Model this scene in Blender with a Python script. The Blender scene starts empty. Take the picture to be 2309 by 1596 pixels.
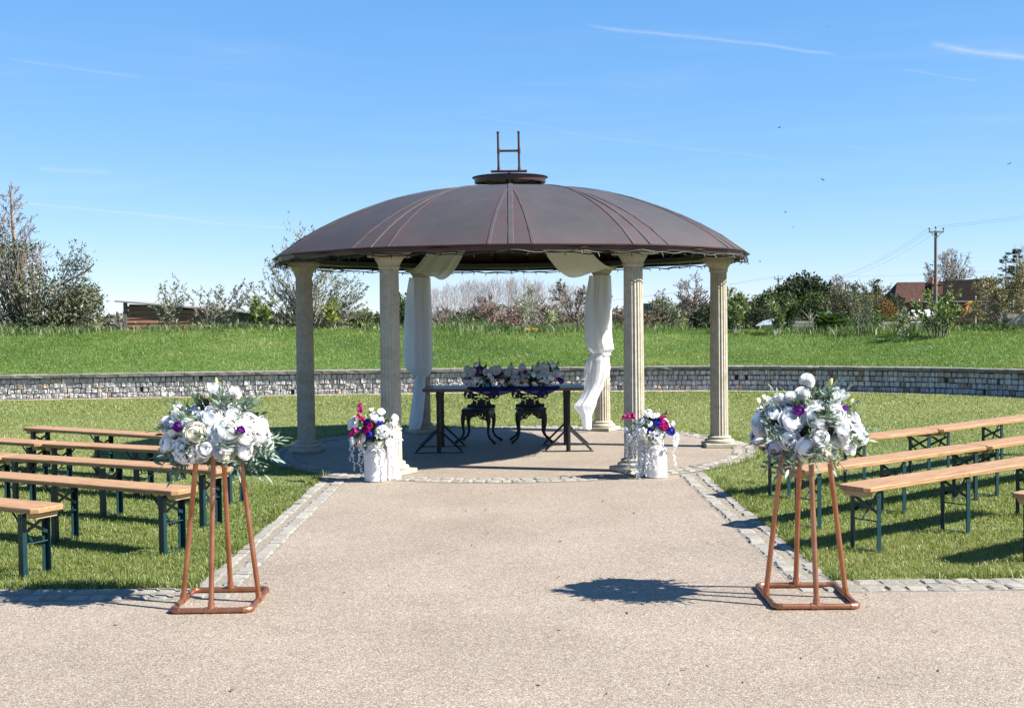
import bpy, math, random
import numpy as np
from mathutils import Vector, Matrix, Euler

scene = bpy.context.scene
COL = scene.collection
R = math.radians
TAU = math.tau

# ------------------------------------------------------------------ camera
CAM_H = 1.716
FPX = 2690.0                      # focal length in pixels of a 2309 px wide picture
cam_data = bpy.data.cameras.new('camera')
cam_data.sensor_width = 36.0
cam_data.lens = FPX / 2309.0 * 36.0
cam_data.clip_end = 6000.0
cam = bpy.data.objects.new('camera', cam_data)
COL.objects.link(cam)
ROLL = R(-0.65)
cam.matrix_world = (Matrix.Translation((0, 0, CAM_H)) @ Matrix.Rotation(R(90 - 1.916), 4, 'X')
                    @ Matrix.Rotation(ROLL, 4, 'Z'))
scene.camera = cam

# ------------------------------------------------------------------ sun and sky
SUN_DIR = Vector((1.08, -0.30, 1.06)).normalized()      # towards the sun
sun_data = bpy.data.lights.new('sun', 'SUN')
sun_data.energy = 5.0
sun_data.angle = R(0.53)
sun_data.color = (1.0, 0.955, 0.89)
sun = bpy.data.objects.new('sun', sun_data)
COL.objects.link(sun)
sun.rotation_euler = SUN_DIR.to_track_quat('Z', 'Y').to_euler()
SUN_EL = math.asin(SUN_DIR.z)
SUN_AZ = math.atan2(SUN_DIR.x, SUN_DIR.y)               # clockwise from +Y

world = bpy.data.worlds.new('World')
scene.world = world
world.use_nodes = True


def build_world():
    nt = world.node_tree
    nt.nodes.clear()
    N, L = nt.nodes.new, nt.links.new
    out = N('ShaderNodeOutputWorld')
    bg = N('ShaderNodeBackground')
    bg.inputs['Strength'].default_value = 0.06
    sky = N('ShaderNodeTexSky')
    sky.sky_type = 'NISHITA'
    sky.sun_disc = False
    sky.sun_elevation = SUN_EL
    sky.sun_rotation = SUN_AZ
    sky.altitude = 0
    sky.air_density = 0.6
    sky.dust_density = 0.0
    sky.ozone_density = 1.2
    geo = N('ShaderNodeNewGeometry')

    def vm(op, a, b=None):
        n = N('ShaderNodeVectorMath')
        n.operation = op
        for i, x in enumerate((a, b)):
            if x is None:
                continue
            if hasattr(x, 'links'):
                L(x, n.inputs[i])
            else:
                n.inputs[i].default_value = x
        return n

    def m(op, a, b=None, clamp=False):
        n = N('ShaderNodeMath')
        n.operation = op
        n.use_clamp = clamp
        for i, x in enumerate((a, b)):
            if x is None:
                continue
            if hasattr(x, 'links'):
                L(x, n.inputs[i])
            else:
                n.inputs[i].default_value = x
        return n.outputs[0]

    tex = N('ShaderNodeTexCoord')
    d = tex.outputs['Generated']

    def noise(scale3, detail, rough=0.6, loc=(0, 0, 0), dist=0.0):
        mp = N('ShaderNodeMapping')
        mp.inputs['Scale'].default_value = scale3
        mp.inputs['Location'].default_value = loc
        mp.inputs['Rotation'].default_value = (0, R(-8), 0)
        L(d, mp.inputs['Vector'])
        nz = N('ShaderNodeTexNoise')
        nz.inputs['Scale'].default_value = 1.0
        nz.inputs['Detail'].default_value = detail
        nz.inputs['Roughness'].default_value = rough
        nz.inputs['Distortion'].default_value = dist
        L(mp.outputs[0], nz.inputs['Vector'])
        return nz.outputs['Fac']

    # thin veil of cirrus, everywhere in the sky
    broad = noise((2.2, 2.2, 13.0), 4.0, 0.55)
    fine = noise((5.0, 5.0, 60.0), 5.0, 0.6, (3, 1, 2), 0.6)
    veil = m('MULTIPLY', m('SUBTRACT', broad, 0.46, True), m('SUBTRACT', fine, 0.42, True))
    cloud = m('MULTIPLY', veil, 2.4, True)
    # vapour trails: thin arcs of great circles
    trail_noise = noise((60, 60, 240), 4.0, 0.6, (7, 3, 5))
    trail_noise2 = noise((9, 9, 9), 2.0, 0.5, (2, 6, 1))

    def ray(px, py):
        v = Vector(((px - 1154.5) / FPX, (798.0 - py) / FPX, -1.0))
        return (cam.matrix_world.to_3x3() @ v).normalized()

    for a, b, w, s in (((0, 447), (690, 519), 0.0018, 0.20), ((1320, 55), (1900, 128), 0.0026, 0.20),
                       ((2090, 96), (2400, 142), 0.0042, 0.26), ((2030, 157), (2210, 179), 0.0014, 0.12),
                       ((80, 374), (255, 389), 0.0040, 0.15), ((1060, 262), (1820, 372), 0.0022, 0.06),
                       ((1900, 328), (1975, 340), 0.0008, 0.10), ((0, 122), (330, 178), 0.0022, 0.10)):
        ra, rb = ray(*a), ray(*b)
        nrm = ra.cross(rb).normalized()
        mid = (ra + rb).normalized()
        half = math.acos(max(-1, min(1, ra.dot(mid))))
        # wobble the distance with noise so the trail is ragged
        dn = vm('DOT_PRODUCT', d, tuple(nrm)).outputs['Value']
        wob = m('MULTIPLY', m('SUBTRACT', trail_noise2, 0.5), 0.012)
        dist = m('ABSOLUTE', m('ADD', dn, wob))
        core = m('SUBTRACT', 1.0, m('DIVIDE', dist, w), True)
        core = m('MULTIPLY', core, core)
        along = m('DIVIDE', m('SUBTRACT', vm('DOT_PRODUCT', d, tuple(mid)).outputs['Value'], math.cos(half)),
                  1 - math.cos(half * 0.55), True)
        k = m('MULTIPLY', m('MULTIPLY', core, along), m('MULTIPLY', trail_noise, s * 2.3))
        cloud = m('ADD', cloud, k, True)
    mixc = N('ShaderNodeMix')
    mixc.data_type = 'RGBA'
    # the camera's response to the clear sky: cool white balance, highlights rolled off per channel
    sep = N('ShaderNodeSeparateColor')
    L(sky.outputs[0], sep.inputs[0])
    hsv = N('ShaderNodeCombineColor')
    for ch, (gain, gam) in enumerate(((1.02, 0.93), (1.04, 0.60), (1.22, 0.32))):
        L(m('MULTIPLY', m('POWER', m('MULTIPLY', sep.outputs[ch], 0.125), gam), gain * 5.3), hsv.inputs[ch])
    L(cloud, mixc.inputs['Factor'])
    L(hsv.outputs[0], mixc.inputs['A'])
    mixc.inputs['B'].default_value = (4.9, 5.1, 5.3, 1)
    L(mixc.outputs['Result'], bg.inputs['Color'])
    L(bg.outputs[0], out.inputs['Surface'])


build_world()
scene.view_settings.view_transform = 'Standard'
scene.view_settings.look = 'None'
scene.view_settings.exposure = 1.62
scene.view_settings.gamma = 1.0
scene.view_settings.use_curve_mapping = False
scene.cycles.max_bounces = 8
scene.cycles.diffuse_bounces = 3
scene.cycles.transparent_max_bounces = 12
scene.cycles.use_denoising = True


# ------------------------------------------------------------------ helpers
def at(px, py, y):
    """world point at depth y that the survey sheet (2309 px wide picture) gives for px, py"""
    v = cam.matrix_world.to_3x3() @ Vector(((px - 1154.5) / FPX, (798.0 - py) / FPX, -1.0))
    return Vector((0, 0, CAM_H)) + v * (y / v.y)


def link(o, parent=None):
    COL.objects.link(o)
    if parent is not None:
        o.parent = parent
    return o


def tag(o, label=None, cat=None, group=None, kind=None):
    if label:
        o['label'] = label
    if cat:
        o['category'] = cat
    if group:
        o['group'] = group
    if kind:
        o['kind'] = kind
    return o


def thing(name, label, cat, loc=(0, 0, 0), rz=0.0, group=None):
    o = bpy.data.objects.new(name, None)
    o.empty_display_size = 0.1
    link(o)
    o.location = loc
    o.rotation_euler = (0, 0, rz)
    return tag(o, label, cat, group)


def copy_tree(o, parent=None):
    c = o.copy()
    COL.objects.link(c)
    c.parent = parent
    for ch in list(o.children):
        copy_tree(ch, c)
    return c


def mesh_np(name, V, F, C=None, smooth=False):
    """fast mesh from arrays; F is (n, k) or a list of such arrays; C colours per vertex"""
    V = np.asarray(V, dtype=np.float32).reshape(-1, 3)
    Fs = [np.asarray(f, dtype=np.int32) for f in (F if isinstance(F, list) else [F]) if len(f)]
    me = bpy.data.meshes.new(name)
    me.vertices.add(len(V))
    me.vertices.foreach_set('co', V.ravel())
    loops = np.concatenate([f.ravel() for f in Fs])
    sizes = np.concatenate([np.full(len(f), f.shape[1], np.int32) for f in Fs])
    starts = np.concatenate([[0], np.cumsum(sizes)[:-1]]).astype(np.int32)
    me.loops.add(len(loops))
    me.loops.foreach_set('vertex_index', loops)
    me.polygons.add(len(sizes))
    me.polygons.foreach_set('loop_start', starts)
    me.polygons.foreach_set('loop_total', sizes)
    if smooth:
        me.polygons.foreach_set('use_smooth', np.ones(len(sizes), bool))
    if C is not None:
        C = np.asarray(C, dtype=np.float32)
        if C.shape[1] == 3:
            C = np.concatenate([C, np.ones((len(C), 1), np.float32)], 1)
        a = me.attributes.new('Col', 'FLOAT_COLOR', 'POINT')
        a.data.foreach_set('color', C.ravel())
    me.update(calc_edges=True)
    return me


def mobj(name, me, mat, parent=None, loc=None, rot=None, scale=None):
    o = bpy.data.objects.new(name, me)
    if mat is not None and len(me.materials) == 0:
        me.materials.append(mat)
    link(o, parent)
    if loc is not None:
        o.location = loc
    if rot is not None:
        o.rotation_euler = rot
    if scale is not None:
        o.scale = (scale,) * 3 if isinstance(scale, (int, float)) else scale
    return o


class G:
    """collects shapes into one mesh"""
    def __init__(self):
        self.v, self.f = [], []

    def add(self, verts, faces, M=None):
        o = len(self.v)
        if M is not None:
            verts = [M @ Vector(p) for p in verts]
        self.v += [tuple(p) for p in verts]
        self.f += [tuple(i + o for i in f) for f in faces]
        return self

    def box(self, c, s, M=None, bev=0.0):
        x, y, z = (k / 2 for k in s)
        if bev <= 0:
            vs = [(c[0] + a * x, c[1] + b * y, c[2] + d * z) for a in (-1, 1) for b in (-1, 1) for d in (-1, 1)]
            fs = [(0, 1, 3, 2), (4, 6, 7, 5), (0, 4, 5, 1), (2, 3, 7, 6), (0, 2, 6, 4), (1, 5, 7, 3)]
            return self.add(vs, fs, M)
        b = min(bev, x * .9, y * .9, z * .9)
        vs, idx = [], {}
        for sx in (-1, 1):
            for sy in (-1, 1):
                for sz in (-1, 1):
                    for ax in range(3):
                        p = [sx * (x - b), sy * (y - b), sz * (z - b)]
                        p[ax] += (sx, sy, sz)[ax] * b
                        idx[(sx, sy, sz, ax)] = len(vs)
                        vs.append((c[0] + p[0], c[1] + p[1], c[2] + p[2]))
        fs = []
        for ax in range(3):
            for s_ in (-1, 1):
                q = []
                for (u, w) in ((-1, -1), (1, -1), (1, 1), (-1, 1)):
                    k = [0, 0, 0]
                    k[ax] = s_
                    k[(ax + 1) % 3] = u
                    k[(ax + 2) % 3] = w
                    q.append(idx[(*k, ax)])
                fs.append(tuple(q if s_ > 0 else q[::-1]))
        for ax in range(3):
            a1, a2 = (ax + 1) % 3, (ax + 2) % 3
            for u in (-1, 1):
                for w in (-1, 1):
                    k0, k1 = [0, 0, 0], [0, 0, 0]
                    k0[ax], k1[ax] = -1, 1
                    k0[a1] = k1[a1] = u
                    k0[a2] = k1[a2] = w
                    q = [idx[(*k0, a1)], idx[(*k1, a1)], idx[(*k1, a2)], idx[(*k0, a2)]]
                    fs.append(tuple(q if u * w < 0 else q[::-1]))
        for sx in (-1, 1):
            for sy in (-1, 1):
                for sz in (-1, 1):
                    q = [idx[(sx, sy, sz, 0)], idx[(sx, sy, sz, 1)], idx[(sx, sy, sz, 2)]]
                    fs.append(tuple(q if sx * sy * sz > 0 else q[::-1]))
        return self.add(vs, fs, M)

    def tube(self, pts, r, n=8, caps=True, M=None, flat=None):
        pts = [Vector(p) for p in pts]
        rs = r if isinstance(r, (list, tuple)) else [r] * len(pts)
        vs, fs = [], []
        up = None
        for i, p in enumerate(pts):
            t = (pts[min(i + 1, len(pts) - 1)] - pts[max(i - 1, 0)]).normalized()
            if up is None:
                up = Vector((0, 0, 1)) if abs(t.z) < .9 else Vector((1, 0, 0))
            a = t.cross(up)
            if a.length < 1e-6:
                a = t.orthogonal()
            a.normalize()
            b = a.cross(t).normalized()
            up = b
            for k in range(n):
                an = TAU * k / n
                vs.append(p + (a * math.cos(an) + b * math.sin(an) * (flat or 1.0)) * rs[i])
        for i in range(len(pts) - 1):
            for k in range(n):
                k2 = (k + 1) % n
                fs.append((i * n + k, i * n + k2, (i + 1) * n + k2, (i + 1) * n + k))
        if caps:
            fs.append(tuple(range(n))[::-1])
            fs.append(tuple((len(pts) - 1) * n + k for k in range(n)))
        return self.add(vs, fs, M)

    def lathe(self, prof, n=32, M=None, fn=None, cap=True):
        vs, fs = [], []
        for (r, z) in prof:
            for k in range(n):
                a = TAU * k / n
                q = r if fn is None else fn(r, z, a)
                vs.append((q * math.cos(a), q * math.sin(a), z))
        for i in range(len(prof) - 1):
            for k in range(n):
                k2 = (k + 1) % n
                fs.append((i * n + k, i * n + k2, (i + 1) * n + k2, (i + 1) * n + k))
        if cap:
            fs.append(tuple(range(n))[::-1])
            fs.append(tuple((len(prof) - 1) * n + k for k in range(n)))
        return self.add(vs, fs, M)

    def mesh(self, name, smooth=False, angle=None):
        me = bpy.data.meshes.new(name)
        me.from_pydata(self.v, [], self.f)
        if smooth:
            me.polygons.foreach_set('use_smooth', np.ones(len(me.polygons), bool))
            if angle is not None:
                me.set_sharp_from_angle(angle=R(angle))
        me.update()
        return me

    def obj(self, name, mat, parent=None, smooth=False, angle=40, **kw):
        return mobj(name, self.mesh(name, smooth, angle if smooth else None), mat, parent, **kw)


def Mt(loc=(0, 0, 0), rot=(0, 0, 0), scale=(1, 1, 1)):
    return Matrix.LocRotScale(Vector(loc), Euler(rot), Vector(scale))


def vnoise(x, y, seed=0, octaves=4, base=1.0):
    """cheap smooth 2-D noise from sums of sines, about -1..1"""
    rg = np.random.default_rng(seed)
    out = np.zeros_like(np.asarray(x, float))
    amp, tot = 1.0, 0.0
    f = base
    for _ in range(octaves):
        for _k in range(3):
            a = rg.uniform(0, TAU)
            ph = rg.uniform(0, TAU)
            ff = f * rg.uniform(.7, 1.4)
            out = out + amp * np.sin((x * math.cos(a) + y * math.sin(a)) * ff + ph)
        tot += amp * 1.7
        amp *= .62
        f *= 2.1
    return out / tot


# ------------------------------------------------------------------ materials
K = 0.73                                  # brings swatches picked by eye down to true reflectance


def sw(c, k=K):
    return tuple(x * k for x in c)


def newmat(name):
    m = bpy.data.materials.new(name)
    m.use_nodes = True
    nt = m.node_tree
    b = nt.nodes['Principled BSDF']
    return m, nt, b


def plain(name, col, rough=0.6, metal=0.0, k=K, **kw):
    m, nt, b = newmat(name)
    b.inputs['Base Color'].default_value = (*sw(col, k), 1)
    kw = {n.replace('_', ' '): v for n, v in kw.items()}
    b.inputs['Roughness'].default_value = rough
    b.inputs['Metallic'].default_value = metal
    for key, v in kw.items():
        b.inputs[key].default_value = v
    return m


def ramp(nt, fac, stops):
    r = nt.nodes.new('ShaderNodeValToRGB')
    els = r.color_ramp.elements
    while len(els) < len(stops):
        els.new(0.5)
    for e, (p, c) in zip(els, stops):
        e.position = p
        e.color = (*c, 1)
    nt.links.new(fac, r.inputs['Fac'])
    return r.outputs['Color']


def noisenode(nt, scale, detail=6, rough=0.6, coord='Object', stretch=None, dist=0.0, offset_random=False):
    tc = nt.nodes.new('ShaderNodeTexCoord')
    v = tc.outputs[coord]
    mp = nt.nodes.new('ShaderNodeMapping')
    if stretch:
        mp.inputs['Scale'].default_value = stretch
    nt.links.new(v, mp.inputs['Vector'])
    v = mp.outputs[0]
    if offset_random:
        oi = nt.nodes.new('ShaderNodeObjectInfo')
        mul = nt.nodes.new('ShaderNodeMath')
        mul.operation = 'MULTIPLY'
        mul.inputs[1].default_value = 97.0
        nt.links.new(oi.outputs['Random'], mul.inputs[0])
        add = nt.nodes.new('ShaderNodeVectorMath')
        add.operation = 'ADD'
        nt.links.new(v, add.inputs[0])
        nt.links.new(mul.outputs[0], add.inputs[1])
        v = add.outputs[0]
    n = nt.nodes.new('ShaderNodeTexNoise')
    n.inputs['Scale'].default_value = scale
    n.inputs['Detail'].default_value = detail
    n.inputs['Roughness'].default_value = rough
    n.inputs['Distortion'].default_value = dist
    nt.links.new(v, n.inputs['Vector'])
    return n.outputs['Fac']


def bump(nt, b, fac, strength, distance):
    bp = nt.nodes.new('ShaderNodeBump')
    bp.inputs['Strength'].default_value = strength
    bp.inputs['Distance'].default_value = distance
    nt.links.new(fac, bp.inputs['Height'])
    nt.links.new(bp.outputs[0], b.inputs['Normal'])


def mixcol(nt, fac, a, b, blend='MIX'):
    n = nt.nodes.new('ShaderNodeMix')
    n.data_type = 'RGBA'
    n.blend_type = blend
    for key, x in (('Factor', fac), ('A', a), ('B', b)):
        if hasattr(x, 'links'):
            nt.links.new(x, n.inputs[key])
        elif isinstance(x, (int, float)):
            n.inputs[key].default_value = x
        else:
            n.inputs[key].default_value = (*x, 1)
    return n.outputs['Result']


def noisy(name, stops, scale, rough=0.8, bump_s=0.0, bump_d=0.01, detail=6, coord='Object', metal=0.0,
          stretch=None, nrough=0.6, dist=0.0, rnd=False, bscale=None, vary=0.0, k=K, spec=0.4):
    m, nt, b = newmat(name)
    f = noisenode(nt, scale, detail, nrough, coord, stretch, dist, rnd)
    c = ramp(nt, f, [(q, sw(col, k)) for q, col in stops])
    b.inputs['Specular IOR Level'].default_value = spec
    if vary:
        oi = nt.nodes.new('ShaderNodeObjectInfo')
        mr = nt.nodes.new('ShaderNodeMapRange')
        mr.inputs['To Min'].default_value = 1 - vary
        mr.inputs['To Max'].default_value = 1 + vary
        nt.links.new(oi.outputs['Random'], mr.inputs['Value'])
        hs = nt.nodes.new('ShaderNodeHueSaturation')
        nt.links.new(mr.outputs[0], hs.inputs['Value'])
        nt.links.new(c, hs.inputs['Color'])
        c = hs.outputs[0]
    nt.links.new(c, b.inputs['Base Color'])
    b.inputs['Roughness'].default_value = rough
    b.inputs['Metallic'].default_value = metal
    if bump_s:
        f2 = f if bscale is None else noisenode(nt, bscale, 5, .6, coord, None, 0, rnd)
        bump(nt, b, f2, bump_s, bump_d)
    return m


def leafmat(name, rough=0.5, transl=0.35, spec=0.4, tint=(1, 1, 1)):
    """colour from the mesh's own per-leaf colour; thin, lets light through"""
    m, nt, b = newmat(name)
    a = nt.nodes.new('ShaderNodeAttribute')
    a.attribute_name = 'Col'
    base = mixcol(nt, 1.0, a.outputs['Color'], (K, K, K), 'MULTIPLY')
    nt.links.new(base, b.inputs['Base Color'])
    b.inputs['Roughness'].default_value = rough
    b.inputs['Specular IOR Level'].default_value = spec
    if transl:
        t = nt.nodes.new('ShaderNodeBsdfTranslucent')
        c = mixcol(nt, 1.0, base, (1.15, 1.2, 0.55), 'MULTIPLY')
        nt.links.new(c, t.inputs['Color'])
        mx = nt.nodes.new('ShaderNodeMixShader')
        mx.inputs[0].default_value = transl
        nt.links.new(b.outputs[0], mx.inputs[1])
        nt.links.new(t.outputs[0], mx.inputs[2])
        nt.links.new(mx.outputs[0], nt.nodes['Material Output'].inputs['Surface'])
    return m


def petalmat(name, col, transl=0.3, rough=0.6):
    m, nt, b = newmat(name)
    f = noisenode(nt, 6, 3, .5, 'Object', None, 0, True)
    c = ramp(nt, f, [(0.3, tuple(k * .95 for k in col)), (0.7, col)])
    nt.links.new(c, b.inputs['Base Color'])
    b.inputs['Roughness'].default_value = rough
    b.inputs['Specular IOR Level'].default_value = 0.25
    t = nt.nodes.new('ShaderNodeBsdfTranslucent')
    t.inputs['Color'].default_value = (*col, 1)
    mx = nt.nodes.new('ShaderNodeMixShader')
    mx.inputs[0].default_value = transl
    nt.links.new(b.outputs[0], mx.inputs[1])
    nt.links.new(t.outputs[0], mx.inputs[2])
    nt.links.new(mx.outputs[0], nt.nodes['Material Output'].inputs['Surface'])
    return m


def gravel_mat(name):
    """resin-bound gravel: small rounded stones of mixed colour"""
    m, nt, b = newmat(name)
    tc = nt.nodes.new('ShaderNodeTexCoord')
    vo = nt.nodes.new('ShaderNodeTexVoronoi')
    vo.inputs['Scale'].default_value = 170.0
    nt.links.new(tc.outputs['Object'], vo.inputs['Vector'])
    sep = nt.nodes.new('ShaderNodeSeparateColor')
    nt.links.new(vo.outputs['Color'], sep.inputs[0])
    c = ramp(nt, sep.outputs[0], [(0.0, (0.118, 0.095, 0.072)), (0.18, (0.190, 0.153, 0.116)), (0.42, (0.245, 0.202, 0.154)),
                                  (0.66, (0.238, 0.203, 0.162)), (0.82, (0.315, 0.276, 0.226)), (1.0, (0.42, 0.385, 0.335))])
    # grit between the stones
    gap = ramp(nt, vo.outputs['Distance'], [(0.52, (1, 1, 1)), (0.88, (0.5, 0.46, 0.42))])
    c = mixcol(nt, 1.0, c, gap, 'MULTIPLY')
    # larger, faint unevenness and wear
    big = noisenode(nt, 0.9, 5, .6)
    c = mixcol(nt, 1.0, c, ramp(nt, big, [(0.3, (0.86, 0.84, 0.82)), (0.7, (1.08, 1.07, 1.06))]), 'MULTIPLY')
    mid = noisenode(nt, 14, 5, .65)
    c = mixcol(nt, 1.0, c, ramp(nt, mid, [(0.3, (0.93, 0.915, 0.90)), (0.7, (1.05, 1.05, 1.05))]), 'MULTIPLY')
    rust = noisenode(nt, 3.2, 3, .5, 'Object', (1, 1, 1))
    c = mixcol(nt, ramp(nt, rust, [(0.70, (0, 0, 0)), (0.80, (0.35, 0.35, 0.35))]), c, (0.26, 0.15, 0.10))
    nt.links.new(c, b.inputs['Base Color'])
    b.inputs['Roughness'].default_value = 0.72
    b.inputs['Specular IOR Level'].default_value = 0.3
    bump(nt, b, vo.outputs['Distance'], 0.55, -0.004)
    return m


M_GRAVEL = gravel_mat('resin_gravel')
M_SOIL = noisy('joint_soil', [(0.3, (0.15, 0.13, 0.095)), (0.55, (0.26, 0.225, 0.17)), (0.75, (0.34, 0.30, 0.24))], 30, 0.95, 0.6, 0.01)
M_SETT = noisy('granite_sett', [(0.25, (0.19, 0.172, 0.138)), (0.5, (0.31, 0.288, 0.245)), (0.72, (0.41, 0.39, 0.345))], 18, 0.8, 0.7, 0.012, rnd=True, vary=0.17, detail=9, nrough=.7)
M_GABION = noisy('gabion_granite', [(0.25, (0.36, 0.342, 0.315)), (0.5, (0.55, 0.53, 0.495)), (0.72, (0.70, 0.68, 0.64))], 16, 0.85, 0.7, 0.02, rnd=True, vary=0.16, detail=9, nrough=.72, k=.86)
M_GABION_RUST = noisy('gabion_rusty_granite', [(0.25, (0.24, 0.16, 0.10)), (0.5, (0.42, 0.32, 0.22)), (0.72, (0.56, 0.47, 0.36))], 14, 0.85, 0.9, 0.02, rnd=True, vary=0.2, detail=9)
M_COPING = noisy('coping_stone', [(0.3, (0.14, 0.128, 0.11)), (0.5, (0.22, 0.20, 0.175)), (0.72, (0.32, 0.30, 0.27))], 9, 0.9, 0.6, 0.02, rnd=True, vary=0.15, detail=8)
M_CORE = plain('gabion_core', (0.05, 0.048, 0.045), 0.95)
M_WIRE = plain('galvanised_wire', (0.16, 0.16, 0.16), 0.5, 0.6)
M_PALEGRAVEL = noisy('pale_gravel', [(0.3, (0.22, 0.16, 0.12)), (0.5, (0.46, 0.38, 0.31)), (0.7, (0.68, 0.62, 0.55))], 38, 0.9, 0.8, 0.02, detail=4)
M_LAWNSOIL = noisy('lawn_sward', [(0.25, (0.085, 0.12, 0.028)), (0.5, (0.155, 0.185, 0.052)), (0.75, (0.27, 0.26, 0.105))], 9, 0.95, 0.5, 0.02, detail=8)
M_BANKSOIL = noisy('bank_sward', [(0.3, (0.05, 0.10, 0.018)), (0.55, (0.085, 0.17, 0.03)), (0.8, (0.14, 0.23, 0.055))], 6, 0.95, 0.5, 0.03, detail=8)
M_FIELD = noisy('far_field', [(0.3, (0.06, 0.10, 0.025)), (0.6, (0.11, 0.15, 0.04)), (0.8, (0.17, 0.17, 0.07))], 0.06, 0.95, detail=8)
M_GRASS = leafmat('grass_blades', 0.45, 0.35, 0.35)
M_LEAF = leafmat('leaves', 0.42, 0.25, 0.5)
M_LEAFMATT = leafmat('matt_leaves', 0.75, 0.2, 0.2)
# ------------------------------------------------------------------ the ground
GC = Vector((0.0, 15.1, 0.0))           # gazebo centre
RIN, ROUT = 2.72, 3.06                  # sett ring round the gazebo floor
PATH_IN, PATH_OUT = 1.74, 2.03
FRONT_OUT, FRONT_IN = 7.20, 7.53


def ground_sheet():
    n = 90
    u = np.linspace(-1, 1, n)
    s = np.sign(u) * np.abs(u) ** 3.2 * 3000
    X, Y = np.meshgrid(s, s)
    Yc = Y + 15
    d = np.hypot(X, Y)
    t = np.clip((d - 34) / 60, 0, 1)
    Z = -0.12 - 2.0 * t * t * (3 - 2 * t)
    V = np.stack([X, Yc, Z], -1).reshape(-1, 3)
    i = np.arange(n * n).reshape(n, n)
    F = np.stack([i[:-1, :-1], i[:-1, 1:], i[1:, 1:], i[1:, :-1]], -1).reshape(-1, 4)
    return mobj('ground', mesh_np('ground', V, F, smooth=True), M_FIELD)


tag(ground_sheet(), kind='structure')

# line of the foot of the gabion wall, from far on the left to far on the right
WALL_CTRL = [(-19.5, 23.2), (-16, 24.5), (-12.5, 25.3), (-8.8, 25.75), (-4.65, 26.1), (0, 26.3), (2.5, 26.25), (4.8, 25.95), (6.7, 25.3),
             (8.5, 24.3), (9.95, 22.9), (11.2, 21.0), (12.1, 18.6), (12.6, 15.8), (12.8, 13.0)]


def spline(ctrl, step):
    P = [Vector((*c, 0)) for c in ctrl]
    P = [P[0] * 2 - P[1]] + P + [P[-1] * 2 - P[-2]]
    pts = []
    for i in range(1, len(P) - 2):
        for k in range(40):
            t = k / 40
            a, b, c, d = P[i - 1], P[i], P[i + 1], P[i + 2]
            pts.append(.5 * ((2 * b) + (c - a) * t + (2 * a - 5 * b + 4 * c - d) * t * t + (3 * b - a - 3 * c + d) * t ** 3))
    pts.append(P[-2])
    out, acc = [pts[0]], 0.0
    for a, b in zip(pts, pts[1:]):
        seg = (b - a).length
        while acc + seg >= step:
            a = a + (b - a) * ((step - acc) / seg)
            out.append(a.copy())
            seg = (b - a).length
            acc = 0.0
        acc += seg
    return out


WSTEP = 0.05
WALL = spline(WALL_CTRL, WSTEP)
WN = len(WALL)
WALL_A = np.array([(p.x, p.y) for p in WALL])
tang = np.gradient(WALL_A, axis=0)
tang /= np.linalg.norm(tang, axis=1)[:, None]
WALL_NORM = np.stack([-tang[:, 1], tang[:, 0]], 1)      # away from the gazebo


def wall_at(s, off=0.0, z=0.0):
    i = s / WSTEP
    k = int(max(0, min(WN - 2, math.floor(i))))
    t = i - k
    p = WALL_A[k] * (1 - t) + WALL_A[k + 1] * t
    n = WALL_NORM[k]
    return Vector((p[0] + n[0] * off, p[1] + n[1] * off, z)), math.atan2(tang[k][1], tang[k][0])


WALL_LEN = (WN - 1) * WSTEP


# lawn, one sheet up to the wall
def lawn_sheet():
    pts = [(p[0], p[1]) for p in WALL_A[::10]] + [(12.9, 6.0), (12.9, -12), (-20, -12)]
    g = G()
    g.add([(x, y, 0.0) for x, y in pts], [tuple(range(len(pts)))[::-1]])
    return g.obj('lawn', M_LAWNSOIL)


tag(lawn_sheet(), kind='structure')


def strip(name, mat, off0, off1, z):
    g = G()
    idx = range(0, WN, 6)
    v, f = [], []
    for i in idx:
        p, n = WALL_A[i], WALL_NORM[i]
        w = 0.05 * math.sin(i * .05) + 0.03 * math.sin(i * .17 + 1)
        v += [(p[0] + n[0] * (off0 + w), p[1] + n[1] * (off0 + w), z), (p[0] + n[0] * off1, p[1] + n[1] * off1, z)]
    for k in range(len(v) // 2 - 1):
        f.append((2 * k, 2 * k + 2, 2 * k + 3, 2 * k + 1))
    g.add(v, f)
    return g.obj(name, mat)


tag(strip('gravel_strip', M_PALEGRAVEL, -0.34, 0.05, 0.005), kind='structure')


# grass bank behind the wall
def bank_h(off, s):
    """height of the bank at a distance off behind the wall line, s along it"""
    crest = np.interp(s, [0, 12, 20, 24, 28, 32, 36, WALL_LEN], [1.36, 1.34, 1.25, 1.18, 1.10, 1.00, 0.96, .96])
    prof = np.interp(off, [0, .25, 1.0, 2.5, 4.2, 5.4, 6.6, 8.0, 11.0, 16.0, 26.0],
                     [.50, .53, .70, 1.0 * 1.0, 1.27, 1.36, 1.33, 1.12, .55, .0, -.5])
    return .5 + (prof - .5) * (crest - .5) / (1.36 - .5)


BANK_SMOOTH = None


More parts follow.
